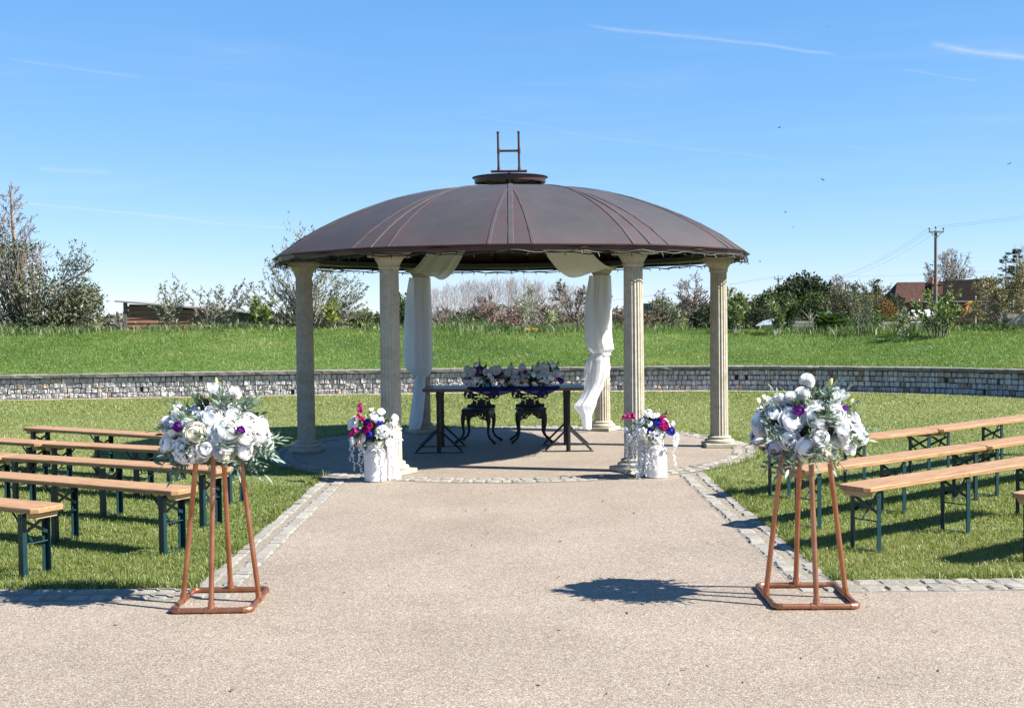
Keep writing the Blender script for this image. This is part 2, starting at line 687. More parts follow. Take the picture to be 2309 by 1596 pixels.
def bank_sheet():
    offs = np.array([0.22, .5, 1.0, 1.6, 2.2, 2.9, 3.6, 4.2, 4.8, 5.4, 6.0, 6.6, 7.3, 8, 9.5, 11, 13, 16, 26])
    idx = np.arange(0, WN, 8)
    s = idx * WSTEP
    V = np.zeros((len(idx), len(offs), 3))
    for j, o in enumerate(offs):
        P = WALL_A[idx] + WALL_NORM[idx] * o
        z = bank_h(np.full(len(idx), o), s)
        z = z + (0.05 * vnoise(P[:, 0], P[:, 1], 5, 3, .5) + .025 * vnoise(P[:, 0], P[:, 1], 9, 2, 2.3)) * min(1, o / 1.2)
        V[:, j] = np.stack([P[:, 0], P[:, 1], z], 1)
    n, m = len(idx), len(offs)
    i = np.arange(n * m).reshape(n, m)
    F = np.stack([i[:-1, :-1], i[1:, :-1], i[1:, 1:], i[:-1, 1:]], -1).reshape(-1, 4)
    return mobj('grass_bank', mesh_np('grass_bank', V, F, smooth=True), M_BANKSOIL), V, offs, s


bank, BANK_V, BANK_OFFS, BANK_S = bank_sheet()
tag(bank, kind='structure')


def bank_point(s, off):
    """points on the bank surface, arrays s (along) and off (behind)"""
    fi = np.clip(np.interp(s, BANK_S, np.arange(len(BANK_S))), 0, len(BANK_S) - 1.001)
    fj = np.clip(np.interp(off, BANK_OFFS, np.arange(len(BANK_OFFS))), 0, len(BANK_OFFS) - 1.001)
    i, j = fi.astype(int), fj.astype(int)
    a, b = (fi - i)[:, None], (fj - j)[:, None]
    return ((BANK_V[i, j] * (1 - a) + BANK_V[i + 1, j] * a) * (1 - b) + (BANK_V[i, j + 1] * (1 - a) + BANK_V[i + 1, j + 1] * a) * b)


def bank_z_at(x, y):
    d2 = (WALL_A[:, 0] - x) ** 2 + (WALL_A[:, 1] - y) ** 2
    k = int(np.argmin(d2))
    off = float(np.dot(np.array([x, y]) - WALL_A[k], WALL_NORM[k]))
    if off < 0.22:
        return 0.0
    if off > 25:
        return -0.6
    return float(bank_point(np.array([k * WSTEP]), np.array([off]))[0, 2])


# paved surfaces, each a sheet a little above the one below
g = G()
g.add([(-14, -10, .004), (14, -10, .004), (14, FRONT_OUT, .004), (-14, FRONT_OUT, .004)], [(0, 1, 2, 3)])
tag(g.obj('forecourt', M_GRAVEL), kind='structure')
g = G()
pth = [(-PATH_IN, FRONT_OUT), (PATH_IN, FRONT_OUT)]
yy = 15.1 - math.sqrt(ROUT ** 2 - PATH_IN ** 2)
arc = []
for k in range(25):
    x = PATH_IN - 2 * PATH_IN * k / 24
    arc.append((x, 15.1 - math.sqrt((ROUT + .002) ** 2 - x * x)))
poly = pth + arc
g.add([(x, y, .0042) for x, y in poly], [tuple(range(len(poly)))])
tag(g.obj('path', M_GRAVEL), kind='structure')
g = G()
ring = [(RIN * math.cos(TAU * k / 72), 15.1 + RIN * math.sin(TAU * k / 72), .008) for k in range(72)]
g.add(ring, [tuple(range(72))])
tag(g.obj('gazebo_floor', M_GRAVEL), kind='structure')


# granite setts, each one an object under its edging
def jitter_block(rng, s, bev, jit):
    g = G()
    g.box((0, 0, 0), s, None, bev)
    g.v = [tuple(c + rng.uniform(-jit, jit) for c in p) for p in g.v]
    return g


rngs = random.Random(4)
SETT_MESH = [jitter_block(rngs, (1, 1, 1), .13, .055).mesh('sett') for _ in range(10)]
for me in SETT_MESH:
    me.materials.append(M_SETT)


def edging(name, lanes, bed_poly):
    """lanes: list of (function s->(x, y, angle), length, width); bed_poly: outline of the soil bed"""
    g = G()
    if len(bed_poly) == 2:                        # ring: outer and inner radius
        a, b = bed_poly
        n = 72
        v = []
        for k in range(n):
            t = TAU * k / n
            v += [(a * math.cos(t), 15.1 + a * math.sin(t), .0065), (b * math.cos(t), 15.1 + b * math.sin(t), .0065)]
        f = [(2 * k, 2 * k + 1, (2 * k + 3) % (2 * n), (2 * k + 2) % (2 * n)) for k in range(n)]
        g.add(v, [q[::-1] for q in f])
    else:
        g.add([(x, y, .0055) for x, y in bed_poly], [tuple(range(len(bed_poly)))])
    bed = tag(g.obj(name, M_SOIL), kind='structure')
    for fn, length, width in lanes:
        s = 0.0
        while s < length - .05:
            l = rngs.uniform(.105, .155)
            x, y, an = fn(s + l / 2)
            h = .07
            o = mobj('sett', rngs.choice(SETT_MESH), None, bed,
                     (x + rngs.uniform(-.006, .006), y + rngs.uniform(-.006, .006), rngs.uniform(-.025, -.015)),
                     (rngs.uniform(-.04, .04), rngs.uniform(-.04, .04), an + rngs.uniform(-.05, .05)),
                     (l - rngs.uniform(.010, .022), width * rngs.uniform(.80, .95), h))
            s += l
    return bed


y_end = {1: 12.62, 2: 12.72}
for side, nm in ((-1, 'path_edging_west'), (1, 'path_edging_east')):
    def lane(xc, y0, side=side):
        return lambda s: (side * xc, y0 + s, math.pi / 2)
    edging(nm, [(lane(1.805, 7.53), 12.52 - 7.53, .125), (lane(1.972, 7.53), 12.62 - 7.53, .11)],
           ([(side * 1.74, 7.53), (side * 2.03, 7.53), (side * 2.03, 12.76), (side * 1.74, 12.58)])[::side])
for side, nm in ((-1, 'forecourt_edging_west'), (1, 'forecourt_edging_east')):
    def lane(yc, x0, side=side):
        return lambda s: (side * (x0 + s), yc, 0.0)
    edging(nm, [(lane(7.265, 1.74), 5.2, .125), (lane(7.44, 1.74), 5.2, .125)],
           ([(side * 1.74, 7.2), (side * 7.2, 7.2), (side * 7.2, 7.53), (side * 1.74, 7.53)])[::side])


def ringlane(r):
    return lambda s: (r * math.cos(s / r), 15.1 + r * math.sin(s / r), s / r + math.pi / 2)


edging('gazebo_floor_edging', [(ringlane(2.80), TAU * 2.80, .125), (ringlane(2.965), TAU * 2.965, .14)], (ROUT, RIN))

# ------------------------------------------------------------------ gabion wall
wall = thing('gabion_wall', 'low curved retaining wall of wire baskets filled with grey stone blocks, under the grass bank', 'wall',
             (0, 26.3, 0))
WLOC = Vector((0, 26.3, 0))
S0, S1 = 0.0, WALL_LEN
# dark core behind the stones
v, f = [], []
for i in range(0, WN, 6):
    p, n = WALL_A[i], WALL_NORM[i]
    for off, z in ((.085, 0.0), (.085, .452), (.40, .452), (.40, 0.0)):
        v.append((p[0] + n[0] * off, p[1] + n[1] * off - 26.3, z))
for k in range(len(v) // 4 - 1):
    for j in range(3):
        f.append((4 * k + j, 4 * k + 4 + j, 4 * k + 5 + j, 4 * k + 1 + j))
g = G()
g.add(v, f)
g.obj('core', M_CORE, wall)
rw = random.Random(11)
STONE = [jitter_block(rw, (1, 1, 1), .12, .085).mesh('stone') for _ in range(10)]
for me in STONE:
    me.materials.append(M_GABION)
STONE_R = [m.copy() for m in STONE[:4]]
for me in STONE_R:
    me.materials.clear()
    me.materials.append(M_GABION_RUST)
placed = []
for row in range(4):
    s = 0.02 + rw.uniform(0, .05)
    while s < WALL_LEN - .1:
        l = rw.uniform(.085, .15)
        gap = rw.random() < .012
        h = .108 * rw.uniform(.86, .99)
        if not gap:
            p, an = wall_at(s + l / 2, rw.uniform(.045, .075), .008 + row * .110 + h / 2)
            placed.append((p, an + rw.uniform(-.16, .20), rw.uniform(-.08, .08), (l * rw.uniform(.86, .96), rw.uniform(.09, .11), h),
                           rw.random() < .09))
        s += l * (.55 if gap else 1)
# the stones that show largest are objects, the rest one mesh
vis = [q for q in placed if abs((q[0].x) / q[0].y) < 0.445]
vis.sort(key=lambda q: q[0].y)
near = vis[:200] + [q for q in vis[200:] if -0.9 < q[0].x < .9][:40] + [q for q in vis[200:] if 1.6 < q[0].x < 3.0][:60]
near_id = set(id(q) for q in near)
rest = G()
for q in placed:
    p, an, tl, sc, rusty = q
    p = p - WLOC
    if id(q) in near_id:
        mobj('stone', rw.choice(STONE_R if rusty else STONE), None, wall, p, (tl, 0, an), sc)
    else:
        me = rw.choice(STONE)
        Mx = Matrix.LocRotScale(p, Euler((tl, 0, an)), Vector(sc))
        rest.add([v.co for v in me.vertices], [tuple(pl.vertices) for pl in me.polygons], Mx)


def stone_rest_mat():
    m, nt, b = newmat('gabion_granite_mass')
    geo = nt.nodes.new('ShaderNodeNewGeometry')
    f = noisenode(nt, 16, 9, .72)
    c1 = ramp(nt, f, [(0.25, sw((0.36, 0.342, 0.315), .86)), (0.5, sw((0.55, 0.53, 0.495), .86)), (0.72, sw((0.70, 0.68, 0.64), .86))])
    c2 = ramp(nt, geo.outputs['Random Per Island'], [(0.0, (0.82, 0.81, 0.80)), (0.5, (1, .99, .98)), (.92, (1.18, 1.16, 1.14)), (.94, (1.0, .78, .58)), (1, (1.05, .82, .64))])
    nt.links.new(mixcol(nt, 1.0, c1, c2, 'MULTIPLY'), b.inputs['Base Color'])
    b.inputs['Roughness'].default_value = .85
    bump(nt, b, f, .9, .02)
    return m


tag(rest.obj('stone_fill', stone_rest_mat(), wall), kind='stuff')
# wire baskets
basket = 1.07
k = 0
while k * basket < WALL_LEN - .2:
    a, b = k * basket, min((k + 1) * basket, WALL_LEN)
    p0, _ = wall_at((a + b) / 2, -.012, .23)
    if abs(p0.x / p0.y) < .5 and p0.y > 18:
        g = G()
        for r_ in range(5):
            g.tube([wall_at(a + (b - a) * t / 6, -.012 + rw.uniform(-.006, .006), .012 + r_ * .110 + rw.uniform(-.004, .004))[0] - WLOC for t in range(7)], .0042, 4, False)
        nv = 9
        for t in range(nv + 1):
            s = a + (b - a) * t / nv
            rr = .0075 if t == 0 else .0042
            g.tube([wall_at(s + rw.uniform(-.006, .006), -.012 + rw.uniform(-.006, .006), z)[0] - WLOC for z in (0.0, .15, .3, .452)], rr, 4, False)
        g.obj('wire_mesh', M_WIRE, wall)
    k += 1
# coping slabs
s = 0.0
while s < WALL_LEN - .2:
    l = min(rw.uniform(.70, .82), WALL_LEN - s)
    if True:
        g = G()
        n = 4
        top, bot = .530 + rw.uniform(-.004, .004), .458 + rw.uniform(-.003, .003)
        v = []
        for t in range(n + 1):
            ss = s + .004 + (l - .008) * t / n
            for off, z in ((-.045, bot), (-.052, top - .012), (-.040, top), (.235, top), (.235, bot)):
                j = rw.uniform(-.006, .006) if off < 0 else 0
                v.append(wall_at(ss, off + j, z)[0] - WLOC)
        f = []
        for t in range(n):
            for j in range(5):
                j2 = (j + 1) % 5
                f.append((5 * t + j, 5 * t + j2, 5 * t + 5 + j2, 5 * t + 5 + j)[::-1])
        f.append((0, 1, 2, 3, 4)[::-1])
        f.append(tuple(5 * n + j for j in range(5)))
        g.add(v, f)
        p0, _ = wall_at(s + l / 2)
        if abs(p0.x / p0.y) < .62:
            g.obj('coping_slab', M_COPING, wall)
    s += l


# ------------------------------------------------------------------ grass
def on_paving(x, y, j):
    r = np.hypot(x, y - 15.1)
    return (y < FRONT_IN + .03 + j) | ((np.abs(x) < PATH_OUT + .01 + j) & (y < 13.2)) | (r < ROUT + .01 + j)


def blades(P, H, W, lean, C, rng, bend=.5, curved=True):
    """grass blades: P base points, H heights, W widths, lean amount; colour C"""
    n = len(P)
    a = rng.uniform(0, TAU, n)
    dx, dy = np.cos(a), np.sin(a)
    la = rng.uniform(0, TAU, n)
    lx, ly = np.cos(la) * lean * H, np.sin(la) * lean * H
    b0 = P + np.stack([dx * W, dy * W, np.zeros(n)], 1)
    b1 = P - np.stack([dx * W, dy * W, np.zeros(n)], 1)
    tip = P + np.stack([lx, ly, H * np.sqrt(np.clip(1 - lean ** 2 * .6, .1, 1))], 1)
    if not curved:
        V = np.stack([b0, b1, tip], 1).reshape(-1, 3)
        F = np.arange(n * 3).reshape(n, 3)
        return V, [F], np.repeat(C, 3, 0)
    mid = P + np.stack([lx * .3, ly * .3, H * .62], 1)
    m0 = mid + np.stack([dx * W * .75, dy * W * .75, np.zeros(n)], 1)
    m1 = mid - np.stack([dx * W * .75, dy * W * .75, np.zeros(n)], 1)
    V = np.stack([b0, b1, m1, m0, tip], 1).reshape(-1, 3)
    i = np.arange(n)[:, None] * 5
    return V, [i + np.array([[0, 1, 2, 3]]), i + np.array([[3, 2, 4]])], np.repeat(C, 5, 0)


def mixc(cols, t):
    """pick along a list of colours with t in 0..1"""
    cols = np.array(cols)
    t = np.clip(t, 0, 1) * (len(cols) - 1)
    i = np.minimum(t.astype(int), len(cols) - 2)
    f = (t - i)[:, None]
    return cols[i] * (1 - f) + cols[i + 1] * f


LAWN_COLS = [(0.10, 0.15, 0.03), (0.18, 0.235, 0.054), (0.275, 0.31, 0.092), (0.39, 0.385, 0.16), (0.55, 0.51, 0.30)]
BANK_COLS = [(0.07, 0.12, 0.018), (0.13, 0.215, 0.036), (0.195, 0.285, 0.062), (0.29, 0.365, 0.11), (0.48, 0.50, 0.26)]


def join_np(parts):
    V, Fs, C, o = [], {}, [], 0
    for v, fs, c in parts:
        V.append(v)
        C.append(c)
        for f in fs:
            Fs.setdefault(f.shape[1], []).append(f + o)
        o += len(v)
    return np.concatenate(V), [np.concatenate(x) for x in Fs.values()], np.concatenate(C)


rg = np.random.default_rng(3)
parts = []
for (y0, y1, xmax, dens, hh, ww, curved) in ((7.4, 9.2, 5.0, 9500, .030, .0022, True), (9.2, 12.0, 6.2, 4900, .030, .0028, True),
                                             (12.0, 16.5, 8.0, 2300, .030, .0040, False), (16.5, 21.5, 10.5, 1250, .030, .0060, False),
                                             (21.5, 26.2, 12.8, 900, .032, .0085, False)):
    n = int((y1 - y0) * 2 * xmax * dens)
    x = rg.uniform(-xmax, xmax, n)
    y = rg.uniform(y0, y1, n)
    # slight clumping
    x += .02 * np.sin(y * 37 + x * 11)
    j = .025 * vnoise(x, y, 31, 3, 7) + rg.uniform(-.03, .015, n)
    keep = (~on_paving(x, y, j)) & (np.abs(x) < y * .5 + .8)
    d2w = np.interp(x, WALL_A[:, 0][:int(WN * .80)], WALL_A[:, 1][:int(WN * .80)])
    keep &= y < d2w - .30 + .05 * vnoise(x, y, 2, 2, 4)
    x, y = x[keep], y[keep]
    n = len(x)
    patch = vnoise(x, y, 8, 4, .55)
    fine = vnoise(x, y, 12, 3, 4.0)
    H = hh * np.clip(rg.normal(1, .28, n), .4, 2) * (1 + .30 * fine)
    W = ww * rg.uniform(.7, 1.3, n)
    t = .39 + .18 * patch + .12 * fine + rg.normal(0, .15, n) + np.clip((y - 15) / 11, 0, 1) * .08
    C = mixc(LAWN_COLS, t) * rg.uniform(.85, 1.15, n)[:, None]
    parts.append(blades(np.stack([x, y, np.full(n, -.004)], 1), H, W, np.clip(rg.normal(.55, .25, n), .05, .95), C, rg, curved=curved))
# longer wisps along every paved edge
n = 15000
edge = []
t = rg.uniform(0, 1, n)
side = np.where(rg.uniform(size=n) < .5, -1, 1)
w = rg.uniform(0, 1, n)
ex = np.where(w < .45, side * (PATH_OUT + rg.uniform(-.03, .08, n)), np.where(w < .75, side * (PATH_OUT + t * 3.6), 0))
ey = np.where(w < .45, 7.5 + t * 5.0, np.where(w < .75, FRONT_IN + rg.uniform(-.04, .08, n), 0))
th = t * TAU
rr = ROUT + rg.uniform(-.05, .06, n)
ex = np.where(w >= .75, rr * np.cos(th), ex)
ey = np.where(w >= .75, 15.1 + rr * np.sin(th), ey)
ok = ~((np.abs(ex) < PATH_OUT - .04) & (ey < 13.2)) & ~(np.hypot(ex, ey - 15.1) < ROUT - .06)
ok &= vnoise(ex, ey, 77, 3, 3) > -.25
ex, ey = ex[ok], ey[ok]
n = len(ex)
C = mixc(LAWN_COLS, .34 + rg.normal(0, .16, n))
parts.append(blades(np.stack([ex, ey, np.full(n, -.004)], 1), .055 * rg.uniform(.6, 1.6, n), .003 * rg.uniform(.7, 1.3, n),
                    np.clip(rg.normal(.65, .22, n), .05, .97), C, rg))
V, F, C = join_np(parts)
tag(mobj('lawn_grass', mesh_np('lawn_grass', V, F, C), M_GRASS), 'short mown yellowish green lawn grass', 'grass', kind='stuff')

parts = []
s_lo, s_hi = 5.0, WALL_LEN - 6.5
n = 540000
s = rg.uniform(s_lo, s_hi, n)
off = rg.uniform(.24, 7.2, n) ** 1.0
P = bank_point(s, off)
keep = (np.abs(P[:, 0]) < P[:, 1] * .47 + .5) & (P[:, 1] > 15)
s, off, P = s[keep], off[keep], P[keep]
n = len(P)
patch = vnoise(P[:, 0], P[:, 1], 18, 4, .8)
fine = vnoise(P[:, 0], P[:, 1] * 1.4, 22, 3, 3.2)
H = .047 * np.clip(rg.normal(1, .3, n), .35, 2.2) * (1 + .35 * fine)
H *= np.interp(off, [0, .6, 4.4, 5.2, 7], [.75, 1, 1, 1.35, 1.6])
t = .42 + .20 * patch + .17 * fine + rg.normal(0, .13, n) + np.where(off < .8, .05, 0)
C = mixc(BANK_COLS, t) * rg.uniform(.85, 1.15, n)[:, None]
parts.append(blades(P, H, .0052 * rg.uniform(.7, 1.35, n), np.clip(rg.normal(.5, .22, n), .05, .95), C, rg, curved=False))
V, F, C = join_np(parts)
tag(mobj('bank_grass', mesh_np('bank_grass', V, F, C), M_GRASS), 'lush bright green grass covering the sloping bank', 'grass', kind='stuff')

# rank grass and docks along the crest
parts = []
n = 26000
s = rg.uniform(s_lo, s_hi, n)
off = rg.normal(5.7, .7, n)
den = vnoise(s, off * .3, 41, 3, 1.1)
keep = den > rg.uniform(-.5, .7, n)
s, off = s[keep], off[keep]
P = bank_point(s, off)
n = len(P)
H = rg.uniform(.12, .36, n) * (1 + .35 * vnoise(s, off, 43, 2, .8)) * np.interp(s, [0, 26, 31, 50], [.9, .85, 1.2, 1.35])
C = mixc([(0.06, 0.12, 0.03), (0.10, 0.17, 0.05), (0.16, 0.22, 0.09), (0.30, 0.30, 0.16), (0.46, 0.42, 0.27)], rg.beta(1.6, 2.8, n))
parts.append(blades(P, H, .011 * rg.uniform(.6, 1.4, n), np.clip(rg.normal(.5, .25, n), .05, .97), C, rg))
V, F, C = join_np(parts)
tag(mobj('crest_grass', mesh_np('crest_grass', V, F, C), M_GRASS), 'long rank grass along the crest of the bank', 'grass', kind='stuff')
# ------------------------------------------------------------------ gazebo
def copper_roof_mat():
    m, nt, b = newmat('weathered_copper_sheet')
    f = noisenode(nt, 2.2, 8, .62, 'Object', (1, 1, 1), .4)
    c = ramp(nt, f, [(0.28, (0.033, 0.0305, 0.031)), (0.5, (0.038, 0.0345, 0.035)), (0.72, (0.046, 0.039, 0.039))])
    # redder oxide bleeding along the seams (darker, browner film is the middle of each sheet)
    a = nt.nodes.new('ShaderNodeAttribute')
    a.attribute_name = 'Col'
    red = noisenode(nt, 5, 6, .65)
    sep = nt.nodes.new('ShaderNodeSeparateColor')
    nt.links.new(a.outputs['Color'], sep.inputs[0])
    mu = nt.nodes.new('ShaderNodeMath')
    mu.operation = 'MULTIPLY'
    nt.links.new(sep.outputs[0], mu.inputs[0])
    nt.links.new(ramp(nt, red, [(0.3, (0.15,) * 3), (0.7, (1.0,) * 3)]), mu.inputs[1])
    c = mixcol(nt, mu.outputs[0], c, (0.060, 0.030, 0.030))
    # pale streaks
    st = noisenode(nt, 26, 3, .5)
    c = mixcol(nt, ramp(nt, st, [(0.71, (0, 0, 0)), (0.78, (.6, .6, .6))]), c, (0.17, 0.125, 0.12))
    nt.links.new(c, b.inputs['Base Color'])
    b.inputs['Metallic'].default_value = 0.0
    b.inputs['Specular IOR Level'].default_value = 0.35
    nt.links.new(ramp(nt, f, [(0.3, (.58,) * 3), (0.7, (.70,) * 3)]), b.inputs['Roughness'])
    bump(nt, b, noisenode(nt, 1.6, 3, .5), 0.08, 0.03)
    return m


M_ROOF = copper_roof_mat()
M_RIB = noisy('copper_batten', [(0.3, (0.045, 0.042, 0.044)), (0.6, (0.062, 0.052, 0.053)), (0.8, (0.10, 0.062, 0.06))], 6, .68, metal=0)
M_FASCIA = noisy('fascia_copper', [(0.3, (0.06, 0.03, 0.032)), (0.6, (0.095, 0.047, 0.049)), (0.8, (0.14, 0.085, 0.085))], 4, .42, metal=.35)
M_LINING = noisy('brown_lining', [(0.3, (0.085, 0.042, 0.026)), (0.7, (0.125, 0.064, 0.040))], 4, .8)
M_RAFTER = plain('dark_green_steel', (0.026, 0.040, 0.028), .55)
M_COPPERDARK = noisy('aged_copper_pipe', [(0.3, (0.07, 0.028, 0.022)), (0.6, (0.12, 0.05, 0.04)), (0.8, (0.2, 0.1, 0.08))], 12, .4, metal=.4)


def stone_col_mat():
    m, nt, b = newmat('cream_cast_stone')
    f = noisenode(nt, 1.7, 8, .6, 'Object', (1, 1, 2.2), 1.6, True)
    c = ramp(nt, f, [(0.25, (0.245, 0.218, 0.155)), (0.46, (0.335, 0.302, 0.228)), (0.60, (0.37, 0.34, 0.27)), (0.8, (0.295, 0.265, 0.20))])
    v = noisenode(nt, 3.5, 4, .5, 'Object', (1, 1, 1), 2.5, True)
    c = mixcol(nt, ramp(nt, v, [(0.47, (0, 0, 0)), (0.5, (.55,) * 3), (0.53, (0, 0, 0))]), c, (0.42, 0.40, 0.35))
    g_ = noisenode(nt, 22, 6, .7, 'Object', None, 0, True)
    c = mixcol(nt, 1.0, c, ramp(nt, g_, [(0.3, (0.80, 0.79, 0.77)), (0.65, (1.05, 1.05, 1.05))]), 'MULTIPLY')
    nt.links.new(c, b.inputs['Base Color'])
    b.inputs['Roughness'].default_value = .8
    bump(nt, b, g_, .25, .006)
    return m


M_COLUMN = stone_col_mat()

gaz = thing('gazebo', 'round garden gazebo with brown copper dome roof on six fluted cream columns', 'gazebo', GC)

# columns ------------------------------------------------------------
NFL = 20


def flute(r, z, a):
    k = abs(math.cos(a * NFL / 2))
    return r - .0085 * (k ** .7)


g = G()
prof = [(.114, .115), (.1125, .30), (.111, .8), (.109, 1.3), (.106, 1.8), (.103, 2.19), (.103, 2.23)]
g.lathe(prof, 160, fn=flute, cap=False)
SHAFT = g.mesh('column_shaft', True, 50)
g = G()
g.box((0, 0, .027), (.40, .40, .054), None, .008)
PLINTH = g.mesh('plinth', False)
g = G()
g.lathe([(.178, .054), (.185, .065), (.187, .078), (.181, .092), (.160, .098), (.146, .104), (.142, .112), (.150, .118), (.150, .128), (.138, .136), (.120, .142)], 48)
BASEM = g.mesh('base_moulding', True, 50)
g = G()
g.lathe([(.104, 2.20), (.116, 2.215), (.119, 2.228), (.114, 2.238), (.118, 2.25), (.130, 2.275), (.146, 2.297), (.154, 2.312), (.155, 2.325)], 48)
CAPM = g.mesh('capital', True, 50)
g = G()
g.box((0, 0, 2.352), (.336, .336, .050), None, .006)
g.box((0, 0, 2.382), (.354, .354, .012), None, .003)
ABACUS = g.mesh('abacus', False)
RC = 2.62
for az in (-30, 30, 90, -90, 150, -150):
    a = R(az)
    loc = (RC * math.sin(a), -RC * math.cos(a), .008)
    col = mobj('column', SHAFT, M_COLUMN, gaz, loc, (0, 0, a))
    for nm, me in (('plinth', PLINTH), ('base_moulding', BASEM), ('capital', CAPM), ('abacus', ABACUS)):
        mobj(nm, me, M_COLUMN, col)

# dome ---------------------------------------------------------------
DOME = [(2.965, 2.425), (2.72, 2.605), (2.44, 2.765), (2.19, 2.885), (1.94, 2.987), (1.67, 3.084), (1.41, 3.156), (1.18, 3.208), (0.97, 3.244),
        (0.73, 3.272), (0.50, 3.288), (0.40, 3.292)]
DR = np.array([p[0] for p in DOME])[::-1]
DZ = np.array([p[1] for p in DOME])[::-1]


def dome_z(r):
    return float(np.interp(r, DR, DZ))


R_FORK = 1.45                       # where the side battens leave the main rib


def fork_half(r):
    """half width (m) of the slip between the two side battens at radius r"""
    if r <= R_FORK:
        return .032
    t = (r - R_FORK) / (2.965 - R_FORK)
    return .032 + .195 * t


def dome_pt(az, r, lat=0.0, lift=0.0):
    """point at rib azimuth az (0 = towards the camera), radius r, sideways lat metres"""
    s, c = math.sin(az), -math.cos(az)
    t = Vector((math.cos(az), math.sin(az), 0))
    return Vector((s * r, c * r, dome_z(r) + lift)) + t * lat


roof_g = G()
rs = [p[0] for p in DOME]
rs_l = np.linspace(2.93, .40, 14)
# brown lining on the underside, one dish
v, f = [], []
for k in range(24):
    az = TAU * k / 24
    for r in rs_l:
        v.append(dome_pt(az, r, 0, -.055))
m_ = len(rs_l)
for k in range(24):
    for j in range(m_ - 1):
        a, b = k * m_ + j, ((k + 1) % 24) * m_ + j
        f.append((a, b, b + 1, a + 1))
roof_g.add(v, f)
roof = roof_g.obj('roof', M_LINING, gaz, smooth=True)
NR = 12
rr_fine = np.concatenate([np.linspace(2.965, .40, 22)])
for k in range(NR):
    a0, a1 = TAU * k / NR, TAU * (k + 1) / NR
    # wide sheet between two ribs: flat across, curved up the slope
    V, C = [], []
    nlat = 6
    for r in rr_fine:
        p0 = dome_pt(a0, r, fork_half(r))
        p1 = dome_pt(a1, r, -fork_half(r))
        for j in range(nlat + 1):
            t = j / nlat
            V.append(p0.lerp(p1, t))
            w = (p1 - p0).length
            e = min(t, 1 - t) * w
            red = max(0, 1 - e / .10) * .75
            red = max(red, max(0, 1 - (2.965 - r) / .26) * .55)
            C.append((red, red, red))
    n0 = nlat + 1
    F = [(i * n0 + j, i * n0 + j + 1, (i + 1) * n0 + j + 1, (i + 1) * n0 + j) for i in range(len(rr_fine) - 1) for j in range(nlat)]
    mobj('roof_sheet', mesh_np('roof_sheet', [tuple(p) for p in V], np.array(F), np.array(C), smooth=True), M_ROOF, roof)
    # narrow slip either side of the rib
    V, C = [], []
    rr2 = [r for r in np.linspace(2.965, R_FORK, 12)]
    for r in rr2:
        for q in (-1, -.5, 0, .5, 1):
            V.append(tuple(dome_pt(a0, r, q * (fork_half(r) - .001), -.001)))
            C.append((.70,) * 3)
    F = [(i * 5 + j, i * 5 + j + 1, (i + 1) * 5 + j + 1, (i + 1) * 5 + j) for i in range(len(rr2) - 1) for j in range(4)]
    mobj('roof_slip', mesh_np('roof_slip', V, np.array(F), np.array(C), smooth=True), M_ROOF, roof)

    def batten(name, latf, r0, r1, half, h, n=16):
        v, f = [], []
        for i in range(n + 1):
            r = r0 + (r1 - r0) * i / n
            lt = latf(r)
            for q, l in ((-half, .002), (-half * .8, h), (half * .8, h), (half, .002)):
                v.append(dome_pt(a0, r, lt + q, l))
        for i in range(n):
            for j in range(3):
                f.append((4 * i + j, 4 * i + j + 1, 4 * i + 5 + j, 4 * i + 4 + j))
        f.append((0, 1, 2, 3)[::-1])
        f.append(tuple(4 * n + j for j in range(4)))
        g = G()
        g.add(v, f)
        return g.obj(name, M_RIB, roof)
    batten('rib', lambda r: 0.0, 2.972, .42, .030, .009)
    for sd in (-1, 1):
        batten('side_batten', lambda r, sd=sd: sd * fork_half(r), 2.970, R_FORK + .02, .018, .006, 12)
    # rafters on the underside, the same fork in dark green steel
    for q in (-1, 0, 1):
        g = G()
        pts = []
        for i in range(9):
            r = 2.88 + ((.42 if q == 0 else R_FORK) - 2.88) * i / 8
            pts.append(dome_pt(a0, r, q * fork_half(r) * 1.15, -.085))
        v, f = [], []
        for p in pts:
            tdir = Vector((math.cos(a0), math.sin(a0), 0)) * .022
            v += [p - tdir + Vector((0, 0, .028)), p + tdir + Vector((0, 0, .028)), p + tdir - Vector((0, 0, .03)), p - tdir - Vector((0, 0, .03))]
        for i in range(8):
            for j in range(4):
                f.append((4 * i + j, 4 * i + (j + 1) % 4, 4 * i + 4 + (j + 1) % 4, 4 * i + 4 + j))
        g.add(v, f)
        g.obj('rafter', M_RAFTER, roof)

# fascia band round the eave, a folded strip following the facets
ring = []
for k in range(NR):
    az = TAU * k / NR
    for q in (-1, 1):
        ring.append((az, q * fork_half(2.965)))
v, f = [], []
prof = [(2.976, 2.430), (2.976, 2.417), (2.945, 2.412), (2.940, 2.368), (2.885, 2.368), (2.885, 2.38)]
for az, lt in ring:
    for r, z in prof:
        p = dome_pt(az, 2.965, lt)
        k = r / 2.965
        v.append((p.x * k, p.y * k, z))
n_ = len(prof)
m_ = len(ring)
for i in range(m_):
    for j in range(n_ - 1):
        a, b = i * n_ + j, ((i + 1) % m_) * n_ + j
        f.append((a, a + 1, b + 1, b))
g = G()
g.add(v, f)
g.obj('fascia', M_FASCIA, roof)
# eave plate that carries the roof on the columns
g = G()
pr = [(2.70, 2.396), (2.70, 2.46), (2.56, 2.46), (2.56, 2.396), (2.70, 2.396)]
g.lathe([(r, z) for r, z in pr], 24, cap=False)
g.obj('ring_beam', M_RAFTER, roof)
# soffit between ring beam and fascia
g = G()
g.lathe([(2.70, 2.43), (2.89, 2.39)], 24, cap=False)
g.obj('soffit', M_RAFTER, roof)

